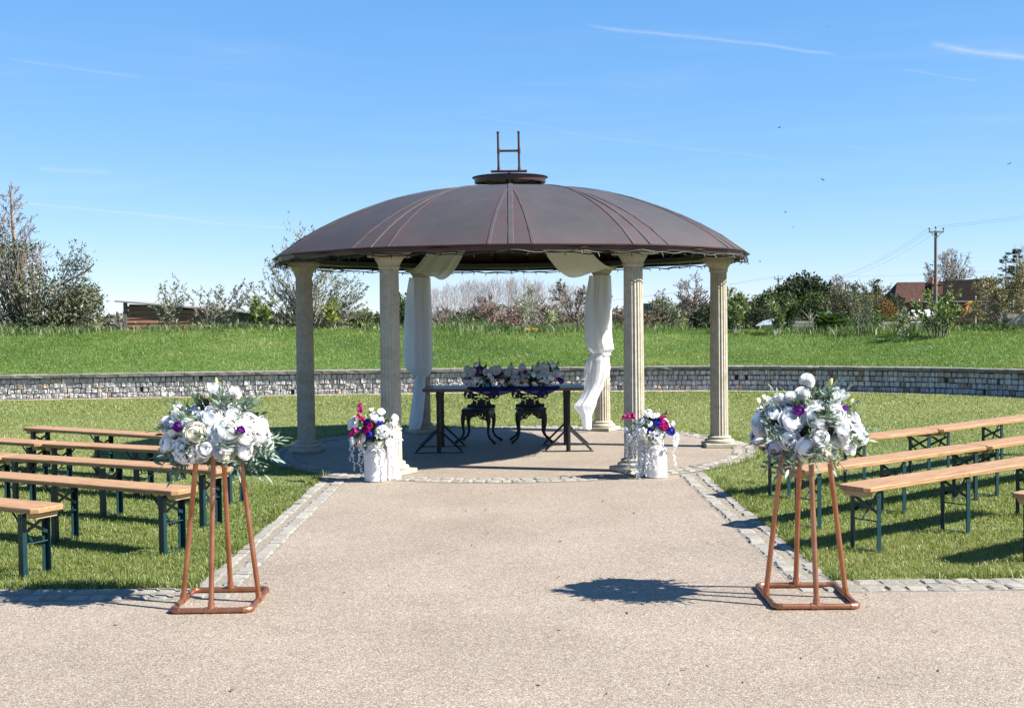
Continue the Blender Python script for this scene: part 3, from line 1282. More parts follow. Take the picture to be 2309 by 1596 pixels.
# raised vent ring on top
cup = mobj('vent_ring', None or (lambda: (lambda q: (q.lathe([(.478, 3.435), (.478, 3.428), (.452, 3.424), (.446, 3.365), (.400, 3.365), (.402, 3.42), (.478, 3.435)], 48, cap=False), q.mesh('vent_ring', True, 30))[1])(G()))(), M_FASCIA, gaz)
g = G()
g.lathe([(.0, 3.405), (.402, 3.405)], 32, cap=False)
g.obj('vent_lid', M_RAFTER, cup)
for k in range(6):
    a = TAU * (k + .5) / 6
    g = G()
    g.tube([(.06 * math.cos(a), .06 * math.sin(a), 3.30), (.41 * math.cos(a), .41 * math.sin(a), 3.385)], .016, 6)
    g.obj('spoke', M_RAFTER, cup)
g = G()
g.tube([(0, 0, 3.2), (0, 0, 3.42)], .05, 12)
g.obj('hub_post', M_RAFTER, cup)
# rugby-post shaped finial of copper pipe
fin = bpy.data.objects.new('finial', None)
link(fin, gaz)
g = G()
g.tube([(-.012, 0, 3.40), (-.012, 0, 3.50)], .017, 10)
g.obj('stem', M_COPPERDARK, fin, True)
g = G()
g.tube([(-.24, 0, 3.512), (.215, 0, 3.512)], .017, 10)
g.obj('base_pipe', M_COPPERDARK, fin, True)
for x in (-.142, .118):
    g = G()
    g.tube([(x, 0, 3.512), (x - .004, 0, 4.005)], .015, 10)
    g.tube([(x, 0, 3.512), (x, 0, 3.56)], .019, 10)
    g.tube([(x, 0, 3.735), (x, 0, 3.80)], .019, 10)
    g.tube([(x - .004, 0, 3.985), (x - .004, 0, 4.01)], .018, 10)
    g.obj('upright_pipe', M_COPPERDARK, fin, True)
g = G()
g.tube([(-.142, 0, 3.768), (.118, 0, 3.768)], .015, 10)
g.obj('crossbar', M_COPPERDARK, fin, True)

# ------------------------------------------------------------------ fairy lights
M_CABLE = plain('dark_green_cable', (0.012, 0.018, 0.014), .6)
M_BULB = plain('clear_bulb', (0.55, 0.56, 0.55), .2)
lights = thing('string_lights', 'dark cable of small fairy lights strung along the gazebo eave', 'fairy lights', GC + Vector((0, 0, 2.3)))
rl = random.Random(8)
for lay in range(2):
    g = G()
    pts = []
    n = 300
    for i in range(n + 1):
        a = TAU * i / n
        hook = abs(math.sin(a * 13 + lay * .8))
        rad = 2.955 + .012 * lay + .01 * math.sin(a * 31) if lay == 0 else 2.90
        # keep close to the facets
        k = a % (TAU / 12) - TAU / 24
        rad *= math.cos(TAU / 24 * .75) / max(.96, math.cos(k))
        z = .066 - .022 * hook + .006 * math.sin(a * 57 + lay)
        if lay == 1:
            z -= .012
        pts.append(Vector((rad * math.sin(a), -rad * math.cos(a), z)))
    g.tube(pts, .0065, 5)
    g.obj('cable', M_CABLE, lights)
    if lay == 0:
        BP = pts
g = G()
g.tube([(0, 0, 0), (0, 0, -.018)], .006, 6)
g.tube([(0, 0, -.018), (0, 0, -.030), (0, 0, -.048)], [.0055, .006, .001], 6)
BULB = g.mesh('bulb')
for i in range(0, 300, 3):
    p = BP[i]
    o = mobj('bulb', BULB, M_CABLE if rl.random() < .65 else M_BULB, lights, p, (rl.uniform(-.7, .7), rl.uniform(-.7, .7), 0), rl.uniform(1.0, 1.35))

# ------------------------------------------------------------------ drapes
def sheer_mat(name, col, clear):
    m, nt, b = newmat(name)
    b.inputs['Base Color'].default_value = (*col, 1)
    b.inputs['Roughness'].default_value = .75
    b.inputs['Specular IOR Level'].default_value = .15
    t = nt.nodes.new('ShaderNodeBsdfTranslucent')
    t.inputs['Color'].default_value = (*col, 1)
    mx = nt.nodes.new('ShaderNodeMixShader')
    mx.inputs[0].default_value = .42
    nt.links.new(b.outputs[0], mx.inputs[1])
    nt.links.new(t.outputs[0], mx.inputs[2])
    tr = nt.nodes.new('ShaderNodeBsdfTransparent')
    mx2 = nt.nodes.new('ShaderNodeMixShader')
    mx2.inputs[0].default_value = clear
    nt.links.new(mx.outputs[0], mx2.inputs[1])
    nt.links.new(tr.outputs[0], mx2.inputs[2])
    nt.links.new(mx2.outputs[0], nt.nodes['Material Output'].inputs['Surface'])
    return m


M_SHEER = sheer_mat('sheer_voile', (0.88, 0.885, 0.93), .22)
M_SWAG = sheer_mat('swag_voile', (0.84, 0.83, 0.80), .06)


def cloth_tube(rings, n=72, steps=90, seed=1):
    """closed sleeve of cloth through rings (z, cx, cy, a, b, fold); local coordinates"""
    rings = np.array(rings, float)
    s = np.linspace(0, 1, len(rings))
    si = np.linspace(0, 1, steps)
    # smooth interpolation (cosine between neighbours)
    out = np.zeros((steps, 6))
    fi = si * (len(rings) - 1)
    i = np.minimum(fi.astype(int), len(rings) - 2)
    t = (fi - i)[:, None]
    tt = t * t * (3 - 2 * t) * .5 + t * .5
    out = rings[i] * (1 - tt) + rings[i + 1] * tt
    rgx = np.random.default_rng(seed)
    ph = rgx.uniform(0, TAU, 6)
    V = []
    for k in range(steps):
        z, cx, cy, a, b, fo = out[k]
        for j in range(n):
            th = TAU * j / n
            w = (np.sin(th * 7 + ph[0] + 1.6 * np.sin(z * 2.1 + ph[1])) * .5 + np.sin(th * 13 + ph[2] + z * 1.3) * .3
                 + np.sin(th * 21 + ph[3] - z * 1.2 + np.sin(z * 5)) * .30)
            q = 1 + fo * w
            V.append((cx + a * q * math.cos(th), cy + b * q * math.sin(th), z + .012 * fo * 3 * math.sin(th * 5 + ph[4])))
    ii = np.arange(steps * n).reshape(steps, n)
    F = np.stack([ii[:-1], np.roll(ii, -1, 1)[:-1], np.roll(ii, -1, 1)[1:], ii[1:]], -1).reshape(-1, 4)
    return np.array(V), F


def swag(corner_lo, lo_dir, lo_w, hi_a, hi_b, sag, n=40, m=26, folds=.02, seed=2):
    """cloth from a gathered line at corner_lo to a spread line hi_a..hi_b, hanging in a curve"""
    V = []
    rgx = np.random.default_rng(seed)
    ph = rgx.uniform(0, TAU, 4)
    for i in range(n + 1):
        t = i / n
        for j in range(m + 1):
            w = j / m
            a = corner_lo + lo_dir * (lo_w * (w - .5))
            b = hi_a.lerp(hi_b, w)
            p = a.lerp(b, t)
            dz = sag * (4 * t * (1 - t)) ** 1.0 * (.35 + .65 * w) * (1 - .35 * t)
            fo = folds * math.sin(w * 17 + ph[0] + t * 2.0) * (1 - .6 * t) + folds * .5 * math.sin(w * 31 + ph[1])
            V.append((p.x + fo * .4, p.y + fo, p.z - dz + fo * .4))
    k = np.arange((n + 1) * (m + 1)).reshape(n + 1, m + 1)
    F = np.stack([k[:-1, :-1], k[:-1, 1:], k[1:, 1:], k[1:, :-1]], -1).reshape(-1, 4)
    return np.array(V), F


for sd, lab in ((-1, 'white voile drape hanging full and long down the shaded rear column, tied near the base'),
                (1, 'white voile drape bunched and knotted round the sunlit rear column with a flared tail')):
    base = Vector((sd * 1.31, 17.37, 0))
    dr = thing('drape', lab, 'drape', base)
    if sd < 0:
        rings = [(2.26, -.02, -.01, .15, .145, .06), (2.0, -.04, -.02, .175, .16, .08), (1.78, -.05, -.02, .19, .165, .08), (1.5, -.055, -.03, .195, .17, .08), (1.27, -.061, -.03, .205, .175, .06),
                 (1.05, -.055, -.04, .205, .175, .05), (.95, -.05, -.05, .190, .165, .07), (.88, -.03, -.06, .14, .13, .10), (.835, -.005, -.10, .085, .08, .18)]
        tail = [(.85, -.005, -.13, .06, .05, .2), (.75, -.03, -.15, .07, .04, .22), (.62, -.036, -.17, .076, .035, .22), (.4, -.06, -.19, .082, .035, .2), (.2, -.085, -.215, .083, .03, .2), (.075, -.108, -.235, .072, .03, .2)]
    else:
        rings = [(2.26, -.02, -.01, .15, .15, .08), (2.0, -.04, -.02, .175, .16, .09), (1.755, -.05, -.02, .185, .165, .10), (1.45, -.055, -.03, .19, .17, .12), (1.28, -.04, -.03, .19, .17, .14),
                 (1.19, -.02, -.04, .18, .16, .15), (1.135, -.02, -.03, .135, .13, .16), (1.11, -.02, -.03, .115, .125, .16)]
        tail = [(1.13, -.03, -.04, .11, .12, .16), (1.04, -.06, -.05, .155, .14, .16), (.92, -.074, -.06, .172, .14, .16), (.80, -.09, -.07, .160, .13, .18), (.70, -.11, -.10, .135, .10, .2),
                (.58, -.165, -.15, .115, .06, .22), (.47, -.225, -.18, .125, .04, .2), (.385, -.275, -.20, .150, .035, .2), (.33, -.27, -.20, .125, .03, .2), (.25, -.25, -.20, .075, .03, .22), (.12, -.245, -.21, .062, .03, .2), (.045, -.245, -.22, .06, .03, .2)]
    V, F = cloth_tube(rings, seed=3 + sd)
    mobj('hanging', mesh_np('hanging', V, F, smooth=True), M_SHEER, dr)
    tz, tx, ty, tr = (.845, -.005, -.115, .066) if sd < 0 else (1.115, -.02, -.035, .128)
    rg5 = [(tz - .03, tx, ty, tr * .92, tr * .92, .10), (tz - .018, tx, ty, tr * 1.1, tr * 1.1, .10), (tz, tx, ty, tr * 1.16, tr * 1.16, .10), (tz + .018, tx, ty, tr * 1.1, tr * 1.1, .10), (tz + .03, tx, ty, tr * .92, tr * .92, .10)]
    V, F = cloth_tube(rg5, 48, 12, seed=21)
    mobj('tie', mesh_np('tie', V, F, smooth=True), M_SWAG, dr)
    V, F = cloth_tube(tail, 48, 60, seed=9 + sd)
    mobj('tail', mesh_np('tail', V, F, smooth=True), M_SHEER, dr)
    if sd < 0:
        V, F = swag(Vector((-.02, -.12, 2.34)), Vector((.86, -.35, 0)), .42, Vector((.36, -1.25, 2.90)), Vector((.86, -1.55, 2.93)), .40, seed=4)
    else:
        V, F = swag(Vector((.0, -.12, 2.36)), Vector((-.90, -.25, 0)), .46, Vector((-.50, -1.45, 2.92)), Vector((-1.10, -1.75, 2.95)), .44, seed=6)
    mobj('swag', mesh_np('swag', V, F, smooth=True), M_SWAG, dr)
# ------------------------------------------------------------------ table
def wood_mat(name, dark, mid, light, scale=7, rough=.42, axis=0, coat=.25):
    m, nt, b = newmat(name)
    st = [9, 9, 9]
    st[axis] = .55
    f = noisenode(nt, scale, 7, .6, 'Object', tuple(st), 1.2, True)
    c = ramp(nt, f, [(0.28, sw(dark)), (0.5, sw(mid)), (0.70, sw(light))])
    kn = noisenode(nt, 5.5, 2, .5, 'Object', tuple(2.0 if k != axis else .9 for k in range(3)), 0, True)
    c = mixcol(nt, ramp(nt, kn, [(0.72, (0, 0, 0)), (0.78, (.75,) * 3)]), c, tuple(k * .38 for k in dark))
    nt.links.new(c, b.inputs['Base Color'])
    nt.links.new(ramp(nt, f, [(0.3, (rough + .12,) * 3), (0.7, (rough - .05,) * 3)]), b.inputs['Roughness'])
    b.inputs['Coat Weight'].default_value = coat
    b.inputs['Specular IOR Level'].default_value = .3
    b.inputs['Coat Roughness'].default_value = .22
    bump(nt, b, f, .12, .004)
    return m


M_TABLEWOOD = wood_mat('stained_table_wood', (0.075, 0.04, 0.02), (0.125, 0.07, 0.036), (0.17, 0.10, 0.055), 6, .5)
M_BLACKIRON = plain('black_iron', (0.012, 0.012, 0.013), .45, .3)
M_CASTIRON = plain('black_cast_iron', (0.008, 0.008, 0.009), .5, .2)
TY = 15.08
tab = thing('table', 'long wooden ceremony table on black iron trestle legs under the gazebo', 'table', (-.115, TY, .008))
for k in range(5):
    g = G()
    w = .148
    g.box((0, -.31 + k * .155, .776), (1.995, w, .036), None, .004)
    g.obj('plank', M_TABLEWOOD, tab)
for k in (-1, 1):
    g = G()
    g.box((k * .80, 0, .741), (.06, .70, .032))
    g.obj('bearer', M_BLACKIRON, tab)
for sx in (-.80, .80):
    for sy in (-.36, .36):
        g = G()
        g.tube([(sx, sy, .0), (sx, sy, .742)], .028, 12)
        g.box((sx, sy + (.02 if sy < 0 else -.02), .72), (.062, .075, .10), None, .004)
        g.obj('leg', M_BLACKIRON, tab, True)
        for q in (-1, 1):
            g = G()
            g.tube([(sx + q * .02, sy, .275), (sx + q * .285, sy, .02)], .0135, 8)
            g.obj('brace', M_BLACKIRON, tab, True)
        g = G()
        g.box((sx, sy, .006), (.62, .035, .012))
        g.obj('foot_bar', M_BLACKIRON, tab)

# ------------------------------------------------------------------ ornate cast iron chairs
def curve_plate(name, splines, thick, bevel=.003):
    """filled 2-D outline with holes, extruded; splines are closed lists of (x, y)"""
    cu = bpy.data.curves.new(name, 'CURVE')
    cu.dimensions = '2D'
    cu.fill_mode = 'BOTH'
    cu.extrude = thick / 2
    cu.bevel_depth = bevel
    cu.bevel_resolution = 1
    for pts, cyc in splines:
        if cyc:
            sp = cu.splines.new('BEZIER')
            sp.bezier_points.add(len(pts) - 1)
            for b, p in zip(sp.bezier_points, pts):
                b.co = (p[0], p[1], 0)
                b.handle_left_type = b.handle_right_type = 'AUTO'
            sp.resolution_u = 5
        else:
            sp = cu.splines.new('POLY')
            sp.points.add(len(pts) - 1)
            for b, p in zip(sp.points, pts):
                b.co = (p[0], p[1], 0, 1)
        sp.use_cyclic_u = True
    ob = bpy.data.objects.new(name + '_tmp', cu)
    COL.objects.link(ob)
    dg = bpy.context.evaluated_depsgraph_get()
    me = bpy.data.meshes.new_from_object(ob.evaluated_get(dg))
    me.name = name
    bpy.data.objects.remove(ob)
    bpy.data.curves.remove(cu)
    return me


def mir(pts):
    return [(-x, y) for x, y in pts]


# chair back (x across, y up from the seat); half outline mirrored
half = [(.0, .0), (.183, .0), (.186, .03), (.182, .058), (.150, .06), (.125, .085), (.112, .125), (.118, .165), (.140, .188), (.160, .178), (.190, .172), (.222, .195), (.236, .24),
        (.232, .30), (.205, .335), (.175, .345), (.150, .38), (.115, .425), (.06, .452), (.0, .462)]
outline = half + [(-x, y) for x, y in half[::-1][1:-1]]
holes = []
for h in ([(.075, .128), (.060, .118), (.050, .116), (.058, .135), (.078, .148), (.098, .165), (.106, .178), (.104, .158), (.092, .140)],
          [(.020, .168), (.050, .160), (.062, .158), (.045, .175), (.020, .183)],
          [(.028, .205), (.055, .212), (.078, .205), (.092, .212), (.085, .228), (.060, .232), (.045, .250), (.030, .235)],
          [(.185, .200), (.205, .205), (.214, .228), (.205, .250), (.190, .248), (.197, .228)],
          [(.165, .270), (.195, .268), (.200, .290), (.178, .300)],
          [(.128, .215), (.134, .215), (.140, .262), (.134, .262)],
          [(.058, .060), (.066, .060), (.066, .100), (.058, .100)],
          [(.126, .060), (.140, .058), (.136, .072)],
          [(.03, .290), (.07, .280), (.11, .30), (.10, .34), (.06, .33)],
          [(.04, .36), (.09, .36), (.12, .37), (.08, .405), (.04, .41)]):
    holes += [h, mir(h)]
holes += [[(0, .195), (.016, .222), (.012, .262), (0, .285), (-.012, .262), (-.016, .222)], [(0, .31), (.014, .34), (0, .40), (-.014, .34)]]
sq = lambda q: [(x, y * .64 if y < .30 else .192 + (y - .30) * 1.15) for x, y in q]
big = lambda q: [((x - sum(a for a, _ in q) / len(q)) * 1.18 + sum(a for a, _ in q) / len(q), (y - sum(b for _, b in q) / len(q)) * 1.22 + sum(b for _, b in q) / len(q)) for x, y in q]
BACK = curve_plate('chair_back', [(sq(outline), True)] + [(sq(big(h)), len(h) > 4) for h in holes], .010, .0015)
# pierced apron below the seat between two legs
ap = [(.0, .0), (.20, .0), (.205, -.06), (.198, -.14), (.185, -.19), (.172, -.16), (.150, -.135), (.118, -.128), (.085, -.125), (.055, -.095), (.03, -.075), (.012, -.07), (.0, -.045)]
outl = ap + [(-x, y) for x, y in ap[::-1][1:-1]]
hl = []
for h in ([(.055, -.07), (.075, -.092), (.098, -.10), (.098, -.092), (.078, -.084), (.062, -.066)], [(.105, -.045), (.118, -.062), (.112, -.085), (.106, -.083), (.110, -.062), (.100, -.048)],
          [(.14, -.03), (.152, -.03), (.152, -.045), (.14, -.045)], [(.145, -.085), (.160, -.10), (.152, -.115), (.140, -.10)], [(.035, -.03), (.06, -.026), (.06, -.034), (.036, -.038)]):
    hl += [h, mir(h)]
APRON = curve_plate('chair_apron', [(outl, True)] + [(h, len(h) > 4) for h in hl], .008, .001)


def chair(x, y, rz, label):
    c = thing('cast_iron_chair', label, 'chair', (x, y, .008), rz, 'ornate chairs behind the table')
    g = G()
    g.lathe([(.0, .425), (.185, .425), (.212, .430), (.216, .440), (.212, .450), (.19, .454), (.0, .450)], 40, cap=False)
    st = g.obj('seat', M_CASTIRON, c, True, scale=(1.0, .95, 1))
    mobj('backrest', BACK, M_CASTIRON, c, (0, .17, .45), (R(82), 0, 0), 1.04)
    for a in range(4):
        an = a * math.pi / 2
        mobj('apron', APRON, M_CASTIRON, c, (.182 * math.sin(an), -.175 * math.cos(an), .432), (R(90), 0, an), .88)
    for sx in (-1, 1):
        for sy in (-1, 1):
            g = G()
            pts = [(.145, .135, .42), (.172, .150, .36), (.178, .156, .28), (.170, .150, .20), (.166, .148, .13), (.192, .168, .07), (.238, .196, .034), (.262, .212, .016)]
            g.tube([(sx * a, sy * b, z) for a, b, z in pts], [.028, .033, .026, .020, .0165, .016, .017, .021], 10)
            g.tube([(sx * .256, sy * .208, .013), (sx * .274, sy * .22, .012)], [.024, .017], 8)
            g.obj('leg', M_CASTIRON, c, True, 60)
    return c


chair(-.46, 15.95, R(-12), 'black ornate cast iron chair standing skewed behind the table in full shade')
chair(.245, 15.95, R(3), 'black ornate cast iron chair standing square behind the table, feet at the shadow edge')

# ------------------------------------------------------------------ beer benches
M_BENCHWOOD = wood_mat('varnished_pine', (0.22, 0.098, 0.034), (0.385, 0.213, 0.098), (0.50, 0.325, 0.175), 6, .5, 0, 0)
M_BATTEN = wood_mat('pale_pine', (0.42, 0.27, 0.13), (0.56, 0.38, 0.20), (0.64, 0.46, 0.27), 6, .55, 1, .1)
M_TEAL = noisy('teal_painted_steel', [(0.3, (0.006, 0.030, 0.037)), (0.6, (0.008, 0.040, 0.049)), (0.85, (0.018, 0.058, 0.066))], 9, .38)
M_STEEL = plain('grey_steel_stay', (0.13, 0.15, 0.17), .4, .6)
BL = 2.5                                     # bench length
FR = (.16, 1.27, 2.34)                      # where the leg frames stand


def bench_meshes():
    d = {}
    for k, (x0, x1) in enumerate(((0, 1.248), (1.252, BL))):
        g = G()
        w = .135
        # plank with clipped outer corners and softened edges
        cl = .035
        if k == 0:
            pl = [(x0 + cl, -w), (x1, -w), (x1, w), (x0 + cl, w), (x0, w - cl), (x0, -w + cl)]
        else:
            pl = [(x0, -w), (x1 - cl, -w), (x1, -w + cl), (x1, w - cl), (x1 - cl, w), (x0, w)]
        n = len(pl)
        cx = sum(p[0] for p in pl) / n
        lay = [(.446, .004), (.449, 0), (.473, 0), (.4785, .003), (.481, .008)]
        v = []
        for z, ins in lay:
            for x, y in pl:
                sx = 1 if x < cx else -1
                v.append((x + (sx * ins if abs(x - (x1 if k == 0 else x0)) > 1e-6 else 0), y - math.copysign(ins, y), z))
        f = [tuple(range(n))[::-1], tuple(range(n * 4, n * 5))]
        for i in range(4):
            for j in range(n):
                f.append((i * n + j, i * n + (j + 1) % n, (i + 1) * n + (j + 1) % n, (i + 1) * n + j))
        g.add(v, f)
        d['board%d' % k] = g.mesh('seat_board')
    g = G()
    g.add([(-.035, -.105, .446), (.035, -.105, .446), (.035, .105, .446), (-.035, .105, .446), (-.035, -.085, .405), (.035, -.085, .405), (.035, .085, .405), (-.035, .085, .405)],
          [(0, 1, 2, 3), (7, 6, 5, 4), (0, 4, 5, 1), (1, 5, 6, 2), (2, 6, 7, 3), (3, 7, 4, 0)])
    d['batten'] = g.mesh('end_batten')
    # angle-iron leg
    g = G()
    g.box((0, 0, .218), (.045, .004, .436))
    g.box((.0205, .016, .218), (.004, .034, .436))
    g.box((.0, -.004, .40), (.012, .004, .012))
    d['leg'] = g.mesh('leg')
    for sgn in (-1, 1):
        g = G()
        a, b = Vector((0, sgn * -.105, .395)), Vector((0, sgn * .105, .285))
        dv = (b - a).normalized()
        nn = dv.cross(Vector((1, 0, 0))).normalized() * .011
        o = Vector((sgn * .004, 0, 0))
        t = Vector((.0018, 0, 0))
        g.add([a + nn + o - t, a - nn + o - t, b - nn + o - t, b + nn + o - t, a + nn + o + t, a - nn + o + t, b - nn + o + t, b + nn + o + t],
              [(0, 1, 2, 3), (7, 6, 5, 4), (0, 4, 5, 1), (1, 5, 6, 2), (2, 6, 7, 3), (3, 7, 4, 0)])
        d['x%d' % sgn] = g.mesh('cross_brace')
    g = G()
    g.tube([(0, -.11, .225), (0, .11, .225)], .005, 6)
    d['rod'] = g.mesh('tie_rod')
    g = G()
    g.tube([(0, 0, 0), (.20, 0, .20)], .007, 6)
    d['stay'] = g.mesh('folding_stay')
    g = G()
    g.box((0, 0, .012), (.022, .24, .006))
    d['foot'] = g.mesh('foot_strip')
    return d


BM = bench_meshes()


def bench(x, y, ang, label, group='wooden benches facing the gazebo', flip=False):
    """x, y is where the leg frame at the aisle end stands; ang the direction away from the aisle"""
    b = thing('bench', label, 'bench', (x - FR[0] * math.cos(ang), y - FR[0] * math.sin(ang), 0.0), ang, group)
    mobj('seat_board', BM['board0'], M_BENCHWOOD, b)
    mobj('seat_board', BM['board1'], M_BENCHWOOD, b)
    for xx in (.075, BL - .075):
        mobj('end_batten', BM['batten'], M_BATTEN, b, (xx, 0, 0))
    for i, xx in enumerate(FR):
        dx = 1 if i < 2 else -1
        for sy in (-1, 1):
            mobj('leg', BM['leg'], M_TEAL, b, (xx, sy * .112, 0), (0, 0, 0 if sy < 0 else math.pi))
        for s_ in (-1, 1):
            mobj('cross_brace', BM['x%d' % s_], M_TEAL, b, (xx, 0, 0))
        mobj('tie_rod', BM['rod'], M_TEAL, b, (xx, 0, 0))
        mobj('folding_stay', BM['stay'], M_STEEL if i == 1 else M_TEAL, b, (xx, .02, .235), (0, 0, 0 if dx > 0 else math.pi))
        mobj('foot_strip', BM['foot'], M_TEAL, b, (xx, 0, 0))
    return b


DL, DRt = R(180 - 28), R(37)


def run(x, y, a, da):
    """start of the next bench of a row"""
    ex = x + (BL + .02) * math.cos(a)
    ey = y + (BL + .02) * math.sin(a)
    return ex, ey, a + da


SH = 'on the lawn on the gazebo-shadow side'
SU = 'on the lawn on the brick-house side'
bench(-3.205, 7.93, DL, 'wooden bench, its end alone showing in rearmost row ' + SH)
bench(-2.495, 8.67, DL, 'long wooden bench in second row from the rear ' + SH)
bench(-2.50, 9.80, DL + R(1), 'long wooden bench in third row from the rear ' + SH)
x2, y2, a2 = run(-2.50, 9.80, DL + R(1), R(-4))
bench(x2, y2, a2, 'outer wooden bench continuing third row from the rear ' + SH)
bench(-2.56, 10.95, DL + R(2), 'inner wooden bench of second row from the gazebo ' + SH)
x2, y2, a2 = run(-2.56, 10.95, DL + R(2), R(-3))
bench(x2, y2, a2, 'outer wooden bench continuing second row from the gazebo ' + SH)
bench(-3.56, 12.55, DL - R(3), 'wooden bench standing nearest the gazebo ' + SH)
bench(3.54, 7.97, DRt, 'wooden bench end just showing in rearmost row ' + SU)
bench(2.505, 8.45, DRt, 'knotty wooden bench in second row from the rear ' + SU)
bench(2.33, 9.40, DRt, 'inner wooden bench of third row from the rear ' + SU)
x2, y2, a2 = run(2.33, 9.40, DRt, R(2))
bench(x2, y2, a2, 'outer wooden bench continuing third row from the rear ' + SU)
bench(2.45, 10.95, DRt, 'inner wooden bench of the row nearest gazebo ' + SU)
x2, y2, a2 = run(2.45, 10.95, DRt, R(3))
bench(x2, y2, a2, 'outer wooden bench of the row nearest gazebo ' + SU)

# ------------------------------------------------------------------ copper flower stands
M_COPPER = noisy('copper_pipe', [(0.3, (0.42, 0.165, 0.085)), (0.55, (0.56, 0.24, 0.13)), (0.8, (0.66, 0.33, 0.20))], 7, .34, metal=.85, rnd=True)


def copper_stand(x, y, label, sx, sy, rz):
    s = thing('flower_stand', label, 'stand', (x, y, .004), rz, 'copper pipe flower stands flanking the path')
    r = .0165
    z = .018
    cor = [(-sx, -sy), (sx, -sy), (sx, sy), (-sx, sy)]
    for i in range(4):
        a, b = Vector((*cor[i], z)), Vector((*cor[(i + 1) % 4], z))
        u = (b - a).normalized()
        g = G()
        g.tube([a + u * .02, b - u * .02], r, 12)
        g.obj('base_pipe', M_COPPER, s, True)
        g = G()
        w = (Vector((*cor[i - 1], z)) - a).normalized()
        g.tube([a + w * .045, a + w * .018 + u * .004, a + u * .018 + w * .004, a + u * .045], r * 1.2, 12)
        g.obj('elbow', M_COPPER, s, True)
        m = (a + b) / 2
        inward = (Vector((0, 0, z)) - m).normalized()
        g = G()
        g.tube([m - u * .035, m + u * .035], r * 1.2, 12)
        top = Vector((m.x * .56, m.y * .50, .905))
        up = (top - m).normalized()
        g.tube([m, m + up * .045], r * 1.2, 12)
        g.obj('tee', M_COPPER, s, True)
        g = G()
        g.tube([m + up * .02, top], r * .95, 12)
        g.obj('leg', M_COPPER, s, True)
    top = [(-.15, -.13), (.15, -.13), (.15, .13), (-.15, .13)]
    g = G()
    for i in range(4):
        g.tube([(*top[i], .90), (*top[(i + 1) % 4], .90)], r * .9, 10)
    g.obj('top_frame', M_COPPER, s, True)
    return s


STANDS = [copper_stand(-1.765, 7.12, 'copper pipe flower stand beside the path on the gazebo-shadow side', .228, .262, R(1)),
          copper_stand(1.735, 7.06, 'copper pipe flower stand beside the path on the brick-house side', .238, .272, R(-1))]

# ------------------------------------------------------------------ milk churns
M_CHURN = noisy('white_enamel', [(0.3, (0.74, 0.72, 0.72)), (0.6, (0.80, 0.78, 0.78))], 5, .45, k=.95)
M_CREAM = plain('cream_collar', (0.66, 0.60, 0.44), .6)
M_WHITECLOTH = sheer_mat('white_cloth', (0.82, 0.81, 0.80), .02)


def churn(x, y, label, sc, flare):
    c = thing('milk_churn', label, 'churn', (x, y, .0085), 0, 'ribbed white churns by the front columns')
    g = G()
    g.lathe([(.112, .0), (.117, .004), (.117, .012)], 48)
    g.obj('foot_ring', M_CHURN, c, True, scale=sc)
    g = G()
    prof = [(.115, .012), (.116, .03)] + [(.1165, z) for z in (.05, .15, .25)] + [(.116, .272)]
    g.lathe(prof, 280, fn=lambda r, z, a: r + (.0022 * (1 if int(a / TAU * 70 * 2) % 2 else -1) if .03 < z < .272 else 0), cap=False)
    g.obj('ribbed_body', M_CHURN, c, scale=sc)
    g = G()
    g.lathe([(.116, .272), (.117, .285), (.112, .305), (.095, .328), (.084, .340), (.082, .352)], 48, cap=False)
    g.obj('shoulder', M_CHURN, c, True, scale=sc)
    g = G()
    g.lathe([(.083, .350), (.084, .40), (.090, .408), (.090, .416), (.080, .416), (.078, .36)], 48, cap=False)
    g.obj('neck', M_CREAM, c, True, scale=sc)
    return c


churn(-1.43, 12.33, 'ribbed white milk churn with cream collar by the front column on the gazebo-shadow side', .98, 1)
churn(1.485, 12.36, 'ribbed white milk churn by the front column, dappled with leaf shadows', .97, 1)
for (x, y, w, lab) in ((-1.275, 12.44, .05, 'white cloth hanging in a flared fold between milk churn and sunlit column foot'),
                       (1.345, 12.45, .045, 'white cloth hanging in a narrow fold between milk churn and shaded column foot')):
    rings = [(.42, 0, 0, .03, .025, .1), (.36, 0, 0, w * .7, .03, .25), (.2, w * .2, 0, w * .95, .04, .28), (.06, w * .35, -.01, w * 1.35, .05, .26), (.004, w * .4, -.02, w * 1.5, .06, .22)]
    V, F = cloth_tube(rings, 48, 40, seed=int(w * 1000))
    o = mobj('cloth', mesh_np('cloth', V, F, smooth=True), M_WHITECLOTH, None, (x, y, .0085))
    tag(o, lab, 'cloth')

# navy runner laid in two swags over the table front
M_NAVY = sheer_mat('navy_voile', (0.012, 0.014, 0.11), .05)
rn = thing('table_runner', 'navy blue voile runner hanging in two swags over the table edge', 'table runner', (-.03, TY, .802))
for k, (x0, x1, dp) in enumerate(((-.53, .14, .095), (.10, .62, .105))):
    V = []
    n, m = 40, 14
    for i in range(n + 1):
        t = i / n
        x = x0 + (x1 - x0) * t
        hang = dp * (math.sin(math.pi * t) ** .8)
        for j in range(m + 1):
            w = j / m
            if w < .5:
                q = w / .5
                y, z = -.18 - .205 * q, .005 + .004 * math.sin(q * 9 + x * 20) + .006
            else:
                q = (w - .5) / .5
                y, z = -.387 - .010 * math.sin(q * 3) - .010 * math.sin(x * 26 + q * 4), .008 - hang * q
            V.append((x, y - .004, z))
    kk = np.arange((n + 1) * (m + 1)).reshape(n + 1, m + 1)
    F = np.stack([kk[:-1, :-1], kk[:-1, 1:], kk[1:, 1:], kk[1:, :-1]], -1).reshape(-1, 4)
    mobj('swag', mesh_np('swag', V, F, smooth=True), M_NAVY, rn)
